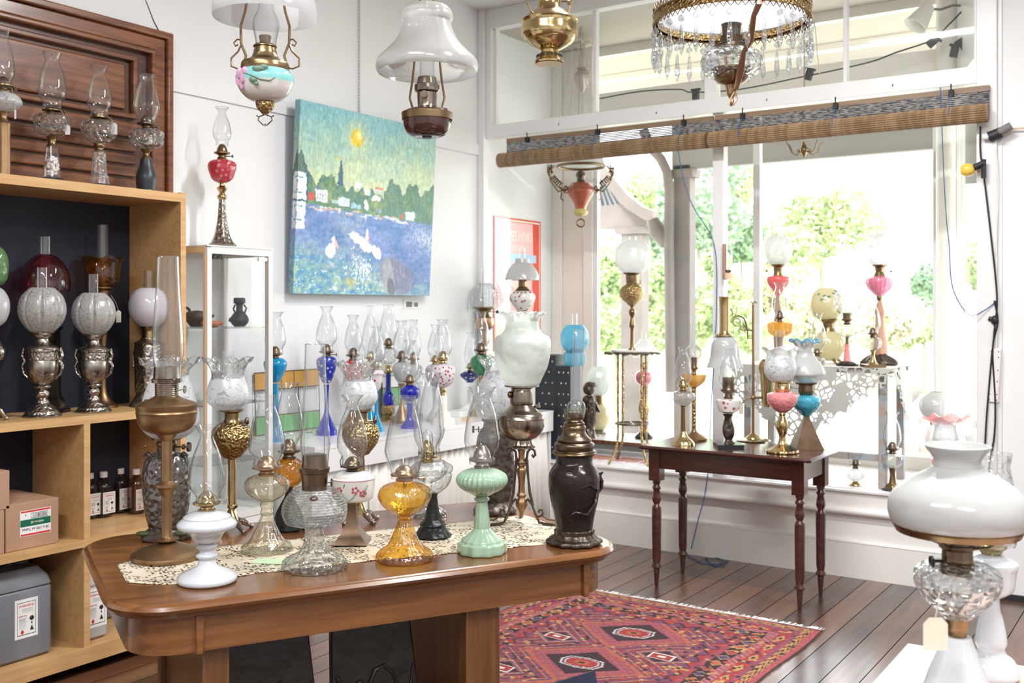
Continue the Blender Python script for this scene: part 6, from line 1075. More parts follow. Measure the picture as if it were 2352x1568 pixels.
for i, (px, py, t) in enumerate(((1598, 218, 0), (1858, 172, .3), (2142, 96, .9), (2212, 104, -.5), (2236, 82, -.2), (2192, 118, .2))):
    p = pxy(px, py, .7); o = MB().box((-.02, -.02, -.035), (.02, .02, .035)).box((-.035, -.01, .03), (.035, .01, .045)).build('lamp_socket', M['blk'], loc=p); o.rotation_euler.y = t
    tag(o, ['black festoon socket behind the crystal lamp', 'black festoon socket near the right edge of the crystal lamp', 'black festoon socket on the loop under the spotlight', 'black festoon socket close to the right transom corner', 'uppermost black festoon socket by the right transom corner', 'lowest black festoon socket by the right transom corner'][i], 'socket', 'festoon sockets outside the transom')
cable('hanging_wire', 'thin pale wire hanging behind the transom right of the crystal lamp', [(1860, 0), (1872, 60), (1878, 130), (1886, 190)], .5, .003, 'tan', 'wire')
cable('blind_cord', 'thin blue blind cord looping down from the left blind to the middle post', [(1552, 290), (1565, 390), (1590, 470), (1640, 560), (1646, 700), (1640, 820), (1632, 960), (1628, 1060), (1620, 1130), (1602, 1200), (1588, 1260)], [-.13, -.1, -.06, -.03, -.02, -.02, -.02, -.03, -.04, -.05, -.06], .003, 'blue', 'cord')
cable('blind_cord', 'thin blue blind cord looping from the right blind to the hook on the right post', [(2160, 200), (2165, 330), (2172, 480), (2180, 560), (2188, 660), (2225, 722), (2262, 712), (2290, 690)], [-.14, -.13, -.12, -.1, -.1, -.08, -.05, -.04], .0028, 'blue', 'cord')
pts = [onz(1588, 1262, .004), onz(1610, 1292, .004), onz(1650, 1296, .004), onz(1672, 1290, .004), onz(1650, 1280, .004), onz(1620, 1284, .004), onz(1640, 1298, .004), onz(1665, 1300, .004)]
tag(MB().tube([(x, min(y, -.03), .005) for x, y in pts], .003, 6).build('coiled_cord', M['blue']), 'tangle of blue cord lying on the floor by the skirting', 'cord')
cable('power_cable', 'black cable running down the right window post to the power strip', [(2252, 290), (2252, 350), (2262, 420), (2276, 540), (2290, 680), (2284, 760), (2276, 840), (2266, 960), (2262, 1040)], -.05, .005)
cable('power_cable', 'black cable looping below the power strip on the right post', [(2284, 690), (2292, 740), (2280, 800), (2286, 920), (2284, 1000), (2272, 1080), (2290, 1160), (2292, 1370)], -.045, .005)
cable('white_flex', 'thin white flex running down the right wall from the socket', [(2286, 340), (2292, 420), (2288, 560), (2290, 700), (2288, 810)], -.04, .004, 'cap')
cable('white_flex', 'pale flex running right along the wall from the double adaptor', [(2300, 298), (2330, 295), (2400, 292)], -.03, .005, 'tan')
p = pxy(2222, 390, -.08); o = thing('yellow_bulb', 'yellow light bulb in a black socket beside the right window post', 'light bulb', p); MB().ball((0, 0, 0), .036, 1.15, 1, 1).build('bulb', prin('yellow_lacquer', (.85, .55, .08), .15, coat=.5), o); MB().tube([(.03, 0, .008), (.085, 0, .03)], .018, 12).tube([(.08, 0, .05), (.08, 0, -.05)], .014, 8).build('socket', M['blk'], o)
p = pxy(2272, 315, -.05); o = thing('double_adaptor', 'grey and black plug adaptor taped at the top of the right post', 'adaptor', p); MB().tube([(.0, 0, 0), (.06, 0, .02)], .03, 12).build('tape', M['blk'], o); MB().tube([(.05, -.01, .02), (.11, -.01, .05)], .022, 12).build('plug', M['fascia'], o); MB().tube([(-.03, -.01, 0), (.0, -.01, 0)], .015, 10).build('pin_end', M['cap'], o)
p = pxy(2284, 862, -.03); o = thing('power_strip', 'white power strip hanging on the right window post', 'power strip', p); o.rotation_euler.y = .04; MB().box((-.028, -.015, -.145), (.028, .02, .145)).build('casing', M['fascia'] if False else M['cap'], o, bevel=.005); mb = MB(); [mb.ball((sx_, -.016, z), .003) for sx_ in (-.018, .018) for z in (-.13, -.1, -.03, .03, .1, .13)]; mb.build('screws', M['ink'], o)
p = pxy(2285, 735, -.04); tag(MB().ball((0, 0, 0), .02, 1, 1, 1.3).tube([(0, 0, 0), (-.03, 0, .01)], .012, 8).build('cord_plug', M['blk'], loc=p), 'black plug hooked on the right post above the power strip', 'plug')
# chain of the painting
mb = MB(); 
for i in range(52):
    z = 2.72+i*.0195; pts = [(.0+(.006*math.cos(t) if i % 2 else 0)+.012, (0 if i % 2 else .006*math.cos(t)), z+.011*math.sin(t)) for t in [2*PI*j/8 for j in range(8)]]; mb.tube(pts, .0014, 4, True)
YC = Dx(825, .012); yc = CY+YC*dr(825)[1]; tag(mb.build('picture_chain', M['bronze'], loc=(0, yc, 0)), 'fine metal chain holding the painting from above', 'chain')
# ================================================================ the painting
def canvas():
    nu, nv = 330, 292; u, v = np.meshgrid(np.linspace(0, 1, nu), np.linspace(0, 1, nv)); C = np.zeros((nv, nu, 3)); rs = np.random.RandomState(5)
    def noise(sx, sy, seed):
        r = np.random.RandomState(seed); g = r.rand(int(sy)+2, int(sx)+2); X = u*sx; Y = v*sy; i = X.astype(int); j = Y.astype(int); a = X-i; b = Y-j; a = a*a*(3-2*a); b = b*b*(3-2*b)
        return (g[j, i]*(1-a)+g[j, i+1]*a)*(1-b)+(g[j+1, i]*(1-a)+g[j+1, i+1]*a)*b
    n1 = noise(14, 18, 1); n2 = noise(60, 50, 2); n3 = noise(26, 90, 3); n4 = noise(120, 110, 4)
    L = lambda a, b, t: np.array(a)*(1-t[..., None])+np.array(b)*t[..., None]
    t = np.clip((v-.6)/.4, 0, 1); sky = L((.7, .76, .55), (.38, .62, .65), np.clip(t*1.05+.35*(n1-.5)-.3*(u-.3)*(t), 0, 1)); sky = L((0, 0, 0), (.6, .5, .2), np.clip(noise(30, 40, 8)-.72, 0, .25))*.5+sky
    w = L((.17, .34, .6), (.44, .5, .74), np.clip(.5*n3+.6*n1-.1, 0, 1)); w = L((0, 0, 0), (1, 1, 1), np.zeros_like(u))+w
    low = np.clip((.27-v)/.2-(u-.35)*1.2, 0, 1); n5 = noise(34, 70, 12); w2 = L((.14, .42, .66), (.6, .72, .55), np.clip(n5*.9+.35*n1-.15, 0, 1)); w = w*(1-low[..., None])+w2*low[..., None]
    refl = np.exp(-((u-.38-.05*np.sin(v*14))/.1)**2)*(v < .45); w = w*(1-.45*refl[..., None]*n3[..., None])+np.array((.5, .62, .55))*(.45*refl*n3)[..., None]
    foam = (np.clip((u-.72)*4, 0, 1)*np.exp(-((v-.36+.28*(u-.85))/.06)**2))*(n4 > .45); w = w*(1-.6*foam[..., None])+np.array((.8, .84, .85))*.6*foam[..., None]
    fo2 = low*(noise(50, 120, 13) > .8); w = w*(1-.7*fo2[..., None])+np.array((.8, .88, .9))*.7*fo2[..., None]
    line = .46+.03*np.clip(.5-u, 0, 1)-.03*u; hill = .58+.05*np.exp(-((u-.02)/.05)**2)*3.0+.06*np.exp(-((u-.2)/.06)**2)+.03*np.sin(u*40)*(u > .55)+.05*(u > .6)+.015*np.sin(u*90)
    tr = L((.14, .32, .3), (.42, .52, .27), np.clip(n2*.9+.5*n1-.2, 0, 1)); tr = np.where((u > .6)[..., None], tr*.5+np.array((.2, .36, .3))*.5, tr); tr = np.where((u < .07)[..., None], tr*.5+np.array((.1, .18, .3))*.5, tr)
    C[:] = w; m = v > line; C[m] = tr[m]; m = v > hill; C[m] = sky[m]
    def blob(cu, cv, ru, rv, col, al=1, soft=0, rot=0, tex=0):
        c, s = math.cos(rot), math.sin(rot); du = (u-cu); dv_ = (v-cv)*.886; x = du*c+dv_*s; y = -du*s+dv_*c; d = (x/ru)**2+(y/(rv*.886))**2
        k = (np.clip((1-d)/soft, 0, 1) if soft else (d < 1).astype(float))*al
        if tex: k = k*(n4 > tex)
        C[:] = C*(1-k[..., None])+np.array(col)*k[..., None]
    def rect(a, b, c, d, col): m = (u > a) & (u < b) & (v > c) & (v < d); C[m] = col
    blob(.38, .86, .1, .11, (.75, .8, .55), .6, .8); blob(.385, .86, .047, .055, (.9, .72, .15), 1, .4); blob(.4, .875, .02, .025, (.98, .93, .6), 1, .6); blob(.255, .73, .012, .012, (.9, .75, .2), 1, .5)
    for i in range(26): q = i/25; blob(.282+.0*q, .725-.13*q, .004+.02*q*(.7+.3*(i % 2)), .006, (.1, .25, .3), .95)
    for a_ in ((.11, .15, .54, .58, (.3, .35, .4)), (.12, .2, .49, .55, (.82, .86, .88)), (.07, .11, .49, .53, (.68, .2, .15)), (.27, .35, .48, .525, (.75, .83, .85)), (.36, .43, .475, .505, (.5, .7, .75)), (.38, .43, .585, .615, (.82, .86, .9)), (.45, .5, .56, .59, (.78, .85, .88)), (.53, .59, .575, .6, (.7, .72, .7)), (.53, .59, .595, .607, (.7, .35, .22)), (.51, .57, .53, .56, (.85, .88, .9)), (.77, .845, .44, .49, (.78, .84, .84)), (.73, .755, .45, .475, (.7, .3, .2)), (.55, .59, .465, .485, (.4, .5, .6)), (.3, .34, .6, .61, (.7, .75, .75)), (.22, .27, .49, .51, (.6, .7, .7))): rect(*a_)
    for i in range(16): rect(.13+.017*(i % 4), .136+.017*(i % 4), .5+.02*(i//4), .51+.02*(i//4), (.35, .42, .5)) if i < 8 else None
    for i in range(40): a_ = rs.uniform(.1, .8); b_ = .462-.03*a_+rs.uniform(-.02, .008); blob(a_, b_, rs.uniform(.01, .03), .005, rs.choice([0, 1, 2]) == 0 and (.75, .6, .5) or (.8, .85, .88), .9)
    blob(.47, .5, .013, .035, (.88, .92, .92), 1, 0, .25); blob(.47, .43, .006, .03, (.75, .82, .86), .8)
    rect(0, .055, .34, .42+.06, (.85, .88, .9)); rect(0, .06, .49, .63, (.88, .91, .93)); rect(0, .06, .483, .49, (.05, .2, .35))
    for z in (.38, .45, .52, .6): rect(.0, .035, z, z+.006, (.2, .45, .55))
    blob(.235, .235, .035, .045, (.9, .88, .88), 1, .2); blob(.25, .285, .012, .025, (.92, .9, .9)); blob(.272, .27, .008, .028, (.85, .6, .58), 1, 0, .5)
    blob(.42, .31, .07, .03, (.9, .87, .88), 1, .2, -.35); blob(.48, .27, .05, .035, (.92, .9, .9), 1, .2, -.3); blob(.56, .24, .05, .03, (.88, .86, .88), 1, .2, -.7); blob(.485, .335, .012, .03, (.92, .9, .9)); blob(.5, .315, .007, .026, (.8, .55, .5), 1, 0, .15)
    for i in range(140): blob(rs.normal(.45, .05), rs.normal(.14, .045), .004, .007, (.85, .9, .92), .8)
    blob(.72, .11, .15, .105, (.4, .4, .52), .9, .3, -.35); blob(.66, .1, .05, .12, (.5, .53, .56), .9, .2, .25); blob(.68, .05, .03, .06, (.25, .27, .32), .8, .5, .3)
    for i in range(9): blob(.68+.028*i, .2-.014*i, .003, .05-.003*i, (.3, .32, .4), .8, 0, .15)
    for i in range(3): blob(.78, .17-.035*i, .12, .003, (.32, .34, .42), .7, 0, -.4)
    blob(.38, .07, .06, .03, (.75, .65, .2), .5, .9)
    di = ((noise(70, 60, 21)-.5)*6).astype(int); dj = ((noise(60, 80, 22)-.5)*5).astype(int); J, I = np.mgrid[0:nv, 0:nu]; C = C[np.clip(J+dj, 0, nv-1), np.clip(I+di, 0, nu-1)]; C = C*(.88+.24*noise(110, 45, 23))[..., None]; C += (n4-.5)[..., None]*.08; return np.clip(C, 0, 1), nu, nv
def srgbish(C): return C**1.5
def colormesh(name, pos, C, nu, nv, mat, parent=None):
    me = bpy.data.meshes.new(name); idx = np.arange(nu*nv).reshape(nv, nu); f = np.stack([idx[:-1, :-1], idx[:-1, 1:], idx[1:, 1:], idx[1:, :-1]], -1).reshape(-1, 4)
    me.vertices.add(nu*nv); me.vertices.foreach_set('co', pos.reshape(-1).astype(np.float32)); me.loops.add(f.size); me.loops.foreach_set('vertex_index', f.reshape(-1).astype(np.int32)); me.polygons.add(len(f)); me.polygons.foreach_set('loop_start', np.arange(0, f.size, 4, dtype=np.int32)); me.update(calc_edges=True)
    at = me.color_attributes.new('Col', 'FLOAT_COLOR', 'POINT'); rgba = np.ones((nu*nv, 4), np.float32); rgba[:, :3] = C.reshape(-1, 3); at.data.foreach_set('color', rgba.reshape(-1)); me.materials.append(mat)
    o = bpy.data.objects.new(name, me); COL.objects.link(o); o.parent = parent; return o
PW, PH = 1.235, 1.095; pa = thing('painting', 'unframed canvas painting of a harbour with boats, houses and two pelicans', 'painting', (.035, -1.945, 1.652)); pa.rotation_euler = (0, .055, 0)
C, nu, nv = canvas(); U_, V_ = np.meshgrid(np.linspace(0, PW, nu), np.linspace(0, PH, nv)); pos = np.stack([np.full_like(U_, .0405), U_, V_], -1); colormesh('painted_face', pos, srgbish(C), nu, nv, vcol('oil_paint', .5, .1), pa)
edge = C[:, :26][:, ::-1].copy(); edge[:, :, :] *= .8; n2_ = 26; X2, V2 = np.meshgrid(np.linspace(0, .0405, n2_), np.linspace(0, PH, nv)); colormesh('painted_edge', np.stack([X2, np.full_like(X2, -.0006), V2], -1), srgbish(edge), n2_, nv, MATS['oil_paint'] if 'oil_paint' in MATS else bpy.data.materials['oil_paint'], pa)
box('stretched_canvas', (0, 0, 0), (.04, PW, PH), prin('blue_canvas_edge', (.06, .2, .3), .6), pa)
Yl = CY+Dx(946, .002)*dr(946)[1]; o = thing('picture_label', 'small printed card on the wall below the painting', 'card', (.001, Yl, zy(698, Dx(946, .002)))); box('card', (0, -.09, -.032), (.003, .09, .032), M['label'], o); box('small_print', (.003, -.06, -.02), (.0035, .0, .015), M['fascia'], o); box('small_print', (.003, .02, -.018), (.0035, .06, .01), M['fascia'], o)
# ================================================================ the rug
def rug():
    nu, nv = 300, 420; W_, Hh = 1.47, 2.1; u, v = np.meshgrid(np.linspace(0, W_, nu), np.linspace(0, Hh, nv)); rs = np.random.RandomState(9); d = np.minimum(np.minimum(u, W_-u), np.minimum(v, Hh-v)); al = np.where(np.minimum(u, W_-u) < np.minimum(v, Hh-v), v, u)
    red, rose_, ind, tan, dk, org, wh = (.29, .035, .035), (.33, .07, .08), (.07, .05, .12), (.42, .25, .1), (.035, .015, .02), (.36, .1, .05), (.6, .52, .44)
    C = np.zeros((nv, nu, 3)); C[:] = red
    def put(m, c): C[m] = c
    put(d < .03, rose_); b = (d >= .03) & (d < .075); put(b, dk); put(b & (((al*14+np.sin(d*200))*1.0 % 1) < .62), tan); put(b & ((al*28 % 1) < .2), org)
    b = (d >= .075) & (d < .1); put(b, (.22, .06, .1)); b = (d >= .1) & (d < .16); put(b, red); q = (al/.16) % 1; put(b & (np.abs(q-.5)+np.abs(d-.13)/.06 < .34), tan); put(b & (np.abs(q-.5)+np.abs(d-.13)/.06 < .16), dk); put(b & ((al*30 % 1) < .25) & (np.abs(q-.5) > .35), ind)
    b = (d >= .16) & (d < .205); put(b, (.26, .08, .13)); put(b & (((al+d*.9)*26 % 1) < .35), rose_); put(b & (((al+d*.9)*26 % 1) > .85), tan)
    b = (d >= .205) & (d < .27); put(b, dk); q = (al/.085) % 1; st = np.floor(al/.085).astype(int) % 3; e = np.abs(q-.5)*.085+np.abs(d-.2375); put(b & (e < .036), tan)
    for i, c in enumerate((red, ind, org)): put(b & (e < .029) & (st == i), c)
    b = (d >= .27) & (d < .3); put(b, (.22, .06, .1)); put(b & (((al-d)*24 % 1) < .4), red)
    f = d >= .3; put(f, ind); g = (((u*9) % 1 < .5) ^ ((v*9) % 1 < .5)); put(f & (((u+v)*40 % 1) < .45), (.24, .05, .07))
    b = (d >= .3) & (d < .35); z = np.abs(((al/.1) % 1)-.5)*.1; put(b & ((d-.3) < z), red); put(b & (np.abs(d-.3-z) < .006), dk)
    cu = W_/2; mm_ = np.full_like(u, 9.)
    for cv in (.55, 1.05, 1.55): mm_ = np.minimum(mm_, np.abs(u-cu)/.3+np.abs(v-cv)/.25)
    fld = d >= .35; put(fld & ((mm_*4.5 % 1) < .45), (.2, .035, .045)); put(fld & ((mm_*4.5 % 1) > .9), tan); ci = rs.rand(nv//4+2, nu//4+2)[(np.arange(nv)//4)[:, None], (np.arange(nu)//4)[None, :]]; put((d > .1) & (ci < .07), tan); put((d > .03) & (ci > .93), dk); put((d > .03) & (ci > .86) & (ci < .91), (.38, .06, .05))
    for cv in (.55, 1.05, 1.55):
        m = np.abs(u-cu)/.3+np.abs(v-cv)/.25; put(f & (m < 1) & (d > .35), org); put(f & (m < .92) & (d > .35), (.34, .07, .06)); put(f & (m < .9) & (m > .62) & (((u-v)*30 % 1) < .4), (.2, .07, .12)); put((m < .62), dk); m2 = np.maximum(np.abs(u-cu)/.11, np.abs(v-cv)/.075)+.35*(np.abs(u-cu)/.11+np.abs(v-cv)/.075); put(m2 < 1.25, wh); put(m2 < 1.15, ind); put(m2 < 1.0, wh); put(m2 < .93, red); put(m2 < .45, org); put(m2 < .2, dk)
        for s_ in (-1, 1): m = (np.abs(u-cu-s_*.3) < .02) & (np.abs(v-cv) < .05) & (((v-cv)*60 % 1) < .5); put(m, org)
    for cv in (.8, 1.3):
        for s_ in (-1, 1):
            m2 = np.abs(u-cu-s_*.27)/.1+np.abs(v-cv)/.08; put(m2 < 1.25, tan); put(m2 < 1.15, (.2, .07, .12)); put(m2 < .95, dk); mm = np.maximum(np.abs(u-cu-s_*.27)/.06, np.abs(v-cv)/.035); put(mm < 1, wh); put(mm < .8, red); put(mm < .3, wh)
    for cv in (.3+.02, 1.8-.02): pass
    n = rs.rand(nv, nu); C *= (.72+.5*n)[..., None]; g = (u*55).astype(int)*7+(v*55).astype(int)*13; C *= (.88+.24*((g*2654435761 % 97)/97.0))[..., None]; return np.clip(C, 0, 1), nu, nv, W_, Hh
C, nu, nv, W_, Hh = rug(); U_, V_ = np.meshgrid(np.linspace(0, W_, nu), np.linspace(0, Hh, nv)); Zr = .006+.0025*np.sin(U_*9+V_*3)*np.sin(V_*7)+.001*np.sin(V_*31+2*np.sin(U_*5)); ev = np.clip(np.minimum(np.minimum(U_, W_-U_), np.minimum(V_, Hh-V_))/.02, 0, 1); Zr = Zr*(.3+.7*ev)
U2 = U_+.01*np.sin(V_*6); pos = np.stack([U2, -V_+.008*np.sin(U_*8), Zr], -1)
rg = thing('oriental_rug', 'red and indigo oriental rug with diamond medallions and fringed ends', 'rug', (1.352, -1.105, .0)); rp = colormesh('pile', pos[:, ::-1], C[:, ::-1], nu, nv, vcol('wool', .95), rg)
q = rp.modifiers.new('s', 'SOLIDIFY'); q.thickness = .004; q.offset = -1
mb = MB(); rnd = random.Random(4)
for i in range(190): x = W_*i/189; l = rnd.uniform(.025, .05); mb.add([(x-.003, .0, .003), (x+.003, .0, .003), (x+.004+rnd.uniform(-.01, .01), l, .002), (x-.002, l, .002)], [(0, 1, 2, 3)])
mb.build('white_fringe', M['cotton'], rg); mb = MB()
for i in range(260): y = -Hh*i/259; l = rnd.uniform(.01, .022); mb.add([(W_-.004+.01*math.sin(-y*6), y-.004, .006), (W_-.004+.01*math.sin(-y*6), y+.004, .006), (W_+l+.01*math.sin(-y*6), y+rnd.uniform(-.006, .006), .001)], [(0, 1, 2)])
mb.build('dark_selvedge', prin('goat_hair', (.06, .035, .03), .9), rg)
# ================================================================ shelf contents
def lampoil_label(parent, m, w, h):
    """printed warning label: white sheet, black rule, red heading, grey lines, red diamond, lamp picture"""
    o = MB().box((-w/2, -h/2, 0), (w/2, h/2, .0008)).build('printed_label', M['label'], parent); o.matrix_local = m
    r = MB(); q = .04*w; x, y = w*.4, h*.42
    for a, b in (((-x, -y), (x, -y+.015*h)), ((-x, y-.015*h), (x, y)), ((-x, -y), (-x+.02*w, y)), ((x-.02*w, -y), (x, y))): r.box((*a, .0008), (*b, .0013))
    for i in range(4): r.box((-.2*w, (.24-.03*i)*h, .0008), (.28*w-.03*w*(i % 2), (.252-.03*i)*h, .0012))
    for i in range(9): r.box((-.32*w, (.0-.03*i)*h, .0008), (.02*w-.04*w*(i % 3), (.01-.03*i)*h, .0012))
    r.lathe([(0, .0008), (.1*w, .0009), (.09*w, .0013)], 16, c=(.23*w, -.02*h)); r.box((.2*w, -.17*h, .0008), (.26*w, -.1*h, .0013)); r.prism([(.15*w, -.33*h), (.32*w, -.33*h), (.235*w, -.2*h)], .0008, .0013); r.build('black_print', M['ink'], o)
    MB().prism([(-.18*w, -.27*h), (-.1*w, -.34*h), (-.18*w, -.41*h), (-.26*w, -.34*h)], .0008, .0014).build('red_diamond', M['red'], o)
    text('WARNING', .085*h, M['red'], o, Matrix.Translation((0, .3*h, .0012))); text('LAMP OIL', .055*h, M['red'], o, Matrix.Translation((-.17*w, .05*h, .0012)))
def oilbottle(px, py, label):
    X, Y = onz(px, py, .578); X = min(X, .33); D = Dx(px, X); X, Y = atD(px, D); o = thing('lamp_oil_bottle', label, 'bottle', (X, Y, .579), PI/2, 'lamp oil bottles'); mb = MB(); r = .042; h = .2
    MB().lathe(cr([(r*.8, 0), (r*.8, 0), (r, .01), (r, .02), (r, .135), (r, .14), (r*.8, .16), (r*.4, .175), (.014, .18), (.014, .19)]), 28).build('bottle_body', M['oil'], o)
    MB().lathe([(.018, .186), (.018, .21), (.016, .212)], 24).build('cap', M['cap'], o); lampoil_label(o, frame_mat((0, -r-.0006, .07), (1, 0, 0), (0, 0, 1)), .066, .1)
for a in ((206, 1190, 'lamp oil bottle half hidden by the divider'), (238, 1186, 'lamp oil bottle, second from the divider'), (276, 1176, 'lamp oil bottle set slightly back, third from the divider'), (313, 1178, 'lighter brown lamp oil bottle next to the owl lamp')): oilbottle(*a)
def jerry(px, w, h, dep, label, mat, cap, lw, lh, yoff=0, lbl=True, back=.03):
    X = .37-back; D = Dx(px, X); _, Y = atD(px, D); o = thing('plastic_jerrycan', label, 'jerrycan', (X, Y, .117), PI/2, 'lamp oil jerrycans'); P = [(a-w/2, b) for a, b in rrect(0, 0, w, dep, .028, 5)]
    v = []; f = []; n = len(P); prof = [(-.012, 0), (0, .012), (0, h*.68), (-.006, h*.7), (0, h*.72), (-.01, h*.8), (-.035, h*.88), (-.04, h*.9)]
    for off, z in prof:
        for x, y in P: c = (dep/2); s1 = (w/2+off)/(w/2); s2 = (c+off)/c; v.append((x*s1, c+(y-c)*s2, z))
    for i in range(len(prof)-1):
        for j in range(n): k = (j+1) % n; f.append((i*n+j, i*n+k, (i+1)*n+k, (i+1)*n+j))
    f += [tuple(reversed(range(n))), tuple(range((len(prof)-1)*n, len(prof)*n))]; MB().add(v, f).build('can_body', mat, o)
    MB().tube([(-w*.34, dep/2, h*.86), (-w*.3, dep/2, h*.98), (-w*.1, dep/2, h), (w*.08, dep/2, h*.97), (w*.12, dep/2, h*.86)], .016, 10).build('handle', mat, o)
    MB().lathe([(.03, h*.88), (.03, h*.93), (.026, h*.93)], 20, c=(w*.3, dep/2)).build('neck', mat, o); MB().lathe([(.034, h*.92), (.034, h*.99), (.03, h)], 24, c=(w*.3, dep/2)).build('screw_cap', cap, o)
    if lbl: lampoil_label(o, frame_mat((w*.08, -.0006, h*.42), (1, 0, 0), (0, 0, 1)), lw, lh)
jerry(48, .29, .41, .3, 'large grey lamp oil drum with black cap in the lower left compartment', M['hdpe'], M['blk'], .1, .16)
jerry(216, .15, .33, .2, 'white lamp oil jerrycan with warning label at the bottom of the shelving', M['hdpew'], M['cap'], .1, .17, back=.03)
jerry(262, .17, .33, .1, 'grey jerrycan standing behind the white one in the lower shelf', M['hdpe'], M['cap'], .1, .17, lbl=False, back=.24)
# cardboard boxes
Xf = .36; yA = CY+Dx(12, Xf)*dr(12)[1]; yB = CY+Dx(136, Xf)*dr(136)[1]
bx_ = thing('cardboard_box', 'brown carton with a green, white and red label printed upside down', 'box', (Xf, yA+.003, .579)); bw = yB-yA-.006; bh = .19
box('carton', (-.34, 0, 0), (0, bw, bh), M['ctn'], bx_, bevel=.002)
lw, lh = .135, .105; o = MB().box((-lw/2, -lh/2, 0), (lw/2, lh/2, .0008)).build('shipping_label', M['label'], bx_); o.matrix_local = frame_mat((.0006, bw*.55, bh*.55), (0, -1, 0), (0, 0, -1))
MB().box((-lw*.48, -.024, .0008), (lw*.48, -.0, .0012)).build('green_band', M['grn'], o) if False else MB().box((-lw*.49, -.0145, .0008), (lw*.49, .0135, .0012)).build('green_band', M['grn'], o)
MB().box((-lw*.48, lh/2-.009, .0008), (lw*.48, lh/2-.002, .0012)).box((-lw*.48, -lh/2+.002, .0008), (lw*.48, -lh/2+.009, .0012)).build('red_bands', M['red'], o)
text('20 x 100 ml Tubes', .0155, M['ink'], o, Matrix.Translation((0, .0215, .0012))); text('miro', .017, M['label'], o, Matrix.Translation((-.018, -.005, .0016))); text('x', .017, M['yel'], o, Matrix.Translation((.0035, -.005, .0016))); text('al', .017, M['label'], o, Matrix.Translation((.0155, -.005, .0016)))
mb = MB().box((-.055, -.019, .0008), (.02, -.017, .0012)).box((-.055, -.039, .0008), (.02, -.037, .0012)).box((-.055, -.039, .0008), (-.053, -.017, .0012)).box((.018, -.039, .0008), (.02, -.017, .0012)); rnd = random.Random(2); x = -.049
while x < .013: w_ = rnd.choice((.0008, .0012, .002)); mb.box((x, -.036, .0008), (x+w_, -.02, .0012)); x += w_+rnd.choice((.0009, .0014))
mb.build('barcode', M['ink'], o); text('8', .009, M['ink'], o, Matrix.Translation((.043, -.036, .0012)))
yC = CY+Dx(-90, Xf)*dr(-90)[1]; o = thing('cardboard_box', 'plain brown carton at the left edge, lower one of the stack', 'box', (Xf, yC, .579)); box('carton', (-.34, 0, 0), (0, yA-yC-.004, .175), M['ctn'], o, bevel=.002)
o = thing('cardboard_box', 'plain brown carton at the left edge, stacked on the other one', 'box', (Xf, yC, .755)); box('carton', (-.34, 0, 0), (0, yA-yC+.018, .155), M['ctn'], o, bevel=.002)
# antique pottery in the glass cabinet
def cab(name, label, px, z, x, cat='pottery'): D = Dx(px, x); X, Y = atD(px, D); return thing(name, label, cat, (X, Y, z+.001), -YAW, 'antique lamps in the glass cabinet'), D/F
o, k = cab('pottery_jug', 'black pottery jug lamp with two small handles on the upper glass shelf', 550, 1.47, .22); MB().lathe(cr([(0, 0), (12*k, 0), (12*k, 0), (20*k, 10*k), (20*k, 20*k), (12*k, 32*k), (8*k, 36*k), (8*k, 50*k), (13*k, 54*k), (13*k, 64*k), (10*k, 66*k)]), 26).build('jug_body', M['blk'], o); MB().tube([(10*k, 0, 50*k), (16*k, 0, 42*k), (12*k, 0, 32*k)], 2*k).tube([(-10*k, 0, 50*k), (-14*k, 0, 40*k), (-10*k, 0, 32*k)], 2*k).tube([(-14*k, -.01, 14*k), (-22*k, -.01, 16*k)], 5*k, 10).build('handles', M['blk'], o)
o, k = cab('clay_teapot_lamp', 'dark clay teapot shaped lamp with ring handle on the upper glass shelf', 452, 1.47, .12); MB().lathe(cr([(0, 0), (14*k, 0), (14*k, 0), (26*k, 18*k), (24*k, 32*k), (14*k, 36*k), (0, 38*k)]), 26).tube([(20*k, 0, 20*k), (40*k, 0, 26*k)], [7*k, 3*k], 10).build('pot_body', M['clay'], o); MB().tube([(-26*k+10*k*math.cos(t), 0, 34*k+10*k*math.sin(t)) for t in [2*PI*i/14 for i in range(14)]], 3.4*k, 8, True).build('ring_handle', M['clay'], o)
o, k = cab('terracotta_lamp', 'flat terracotta oil lamp beside the dark clay one', 484, 1.47, .24); MB().lathe(cr([(0, 0), (16*k, 0), (22*k, 8*k), (18*k, 14*k), (0, 15*k)]), 24).tube([(14*k, 0, 8*k), (28*k, 0, 9*k)], [6*k, 4*k], 10).build('lamp_body', M['terra'], o)
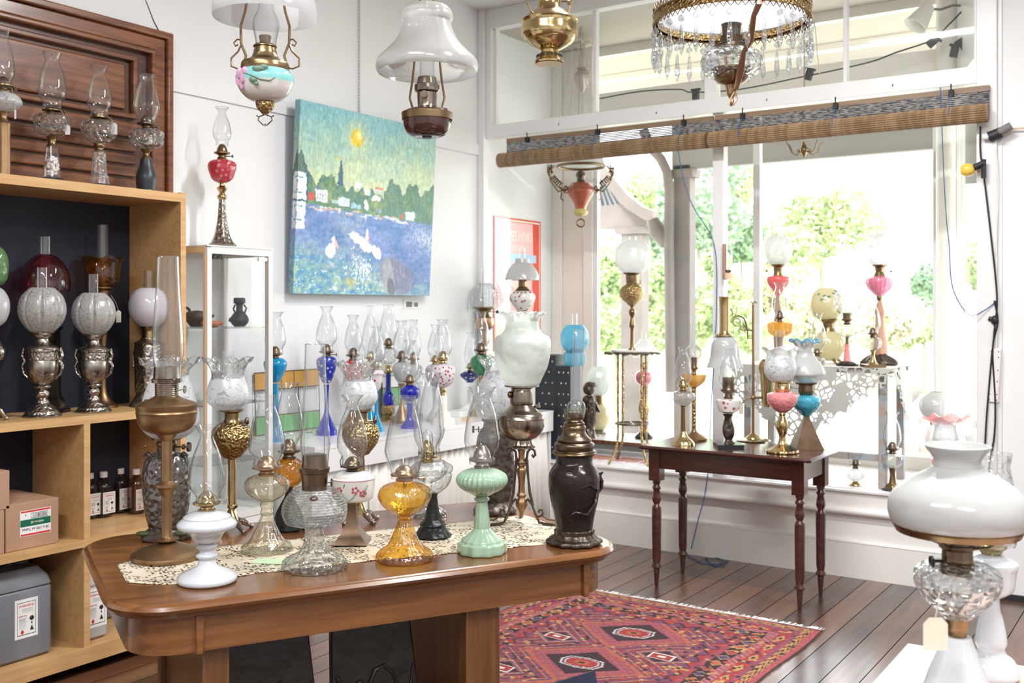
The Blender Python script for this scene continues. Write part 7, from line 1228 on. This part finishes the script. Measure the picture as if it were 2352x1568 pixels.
o, k = cab('pottery_flask', 'dark grey pottery flask with a side handle on the middle glass shelf', 503, 1.09+.0, .16); MB().lathe(cr([(0, 0), (10*k, 0), (10*k, 0), (14*k, 20*k), (8*k, 34*k), (8*k, 46*k), (12*k, 60*k), (12*k, 66*k)]), 24).tube([(8*k, 0, 50*k), (14*k, 0, 36*k), (12*k, 0, 22*k)], 2*k).build('flask_body', M['blk'], o)
# leaded glass panels leaning on the wall behind the counter lamps
def leaded(px0, px1, ytop, label, mats):
    x = .03; y0 = CY+Dx(px0, x)*dr(px0)[1]; y1 = CY+Dx(px1, x)*dr(px1)[1]; h = zy(ytop, Dx((px0+px1)/2, x))-CT; o = thing('leaded_glass_panel', label, 'glass panel', (x, y0, CT), 0, 'leaded glass panels'); o.rotation_euler.y = -.04; w = y1-y0; fr = MB()
    n = max(3, int(w/.09)); fr.tube([(0, 0, .004), (0, w, .004), (0, w, h), (0, 0, h)], .004, 6, True); fr.tube([(0, 0, h*.72), (0, w, h*.72)], .003, 6); fr.tube([(0, 0, h*.3), (0, w, h*.3)], .003, 6)
    for i in range(1, n): fr.tube([(0, w*i/n, h*.72), (0, w*i/n, h)], .003, 6); 
    for i in range(1, 3): fr.tube([(0, w*i/3, 0), (0, w*i/3, h*.72)], .003, 6)
    fr.build('lead_came', M['bronze'], o)
    box('amber_pane', (-.001, 0, h*.73), (.001, w, h), mats[0], o); box('clear_pane', (-.001, 0, h*.3), (.001, w, h*.71), mats[1], o); box('green_pane', (-.001, 0, .002), (.001, w, h*.29), mats[2], o)
am = prin('amber_leaded_glass', (.6, .33, .08), .2); gr = prin('green_leaded_glass', (.15, .42, .16), .2)
leaded(588, 735, 852, 'leaded glass panel with amber and green panes behind the turquoise lamp', (am, M['pane'], gr)); leaded(880, 935, 862, 'small leaded glass panel behind the cobalt column lamp', (M['lino'], gr, M['lino']))
# items on the counter left: white card stand
o = thing('white_block', 'low white moulded block on the counter by the marble lamp', 'block', (.3, -.75, CT)); box('slab', (-.06, 0, 0), (.06, .2, .035), M['whmar'], o, bevel=.003)
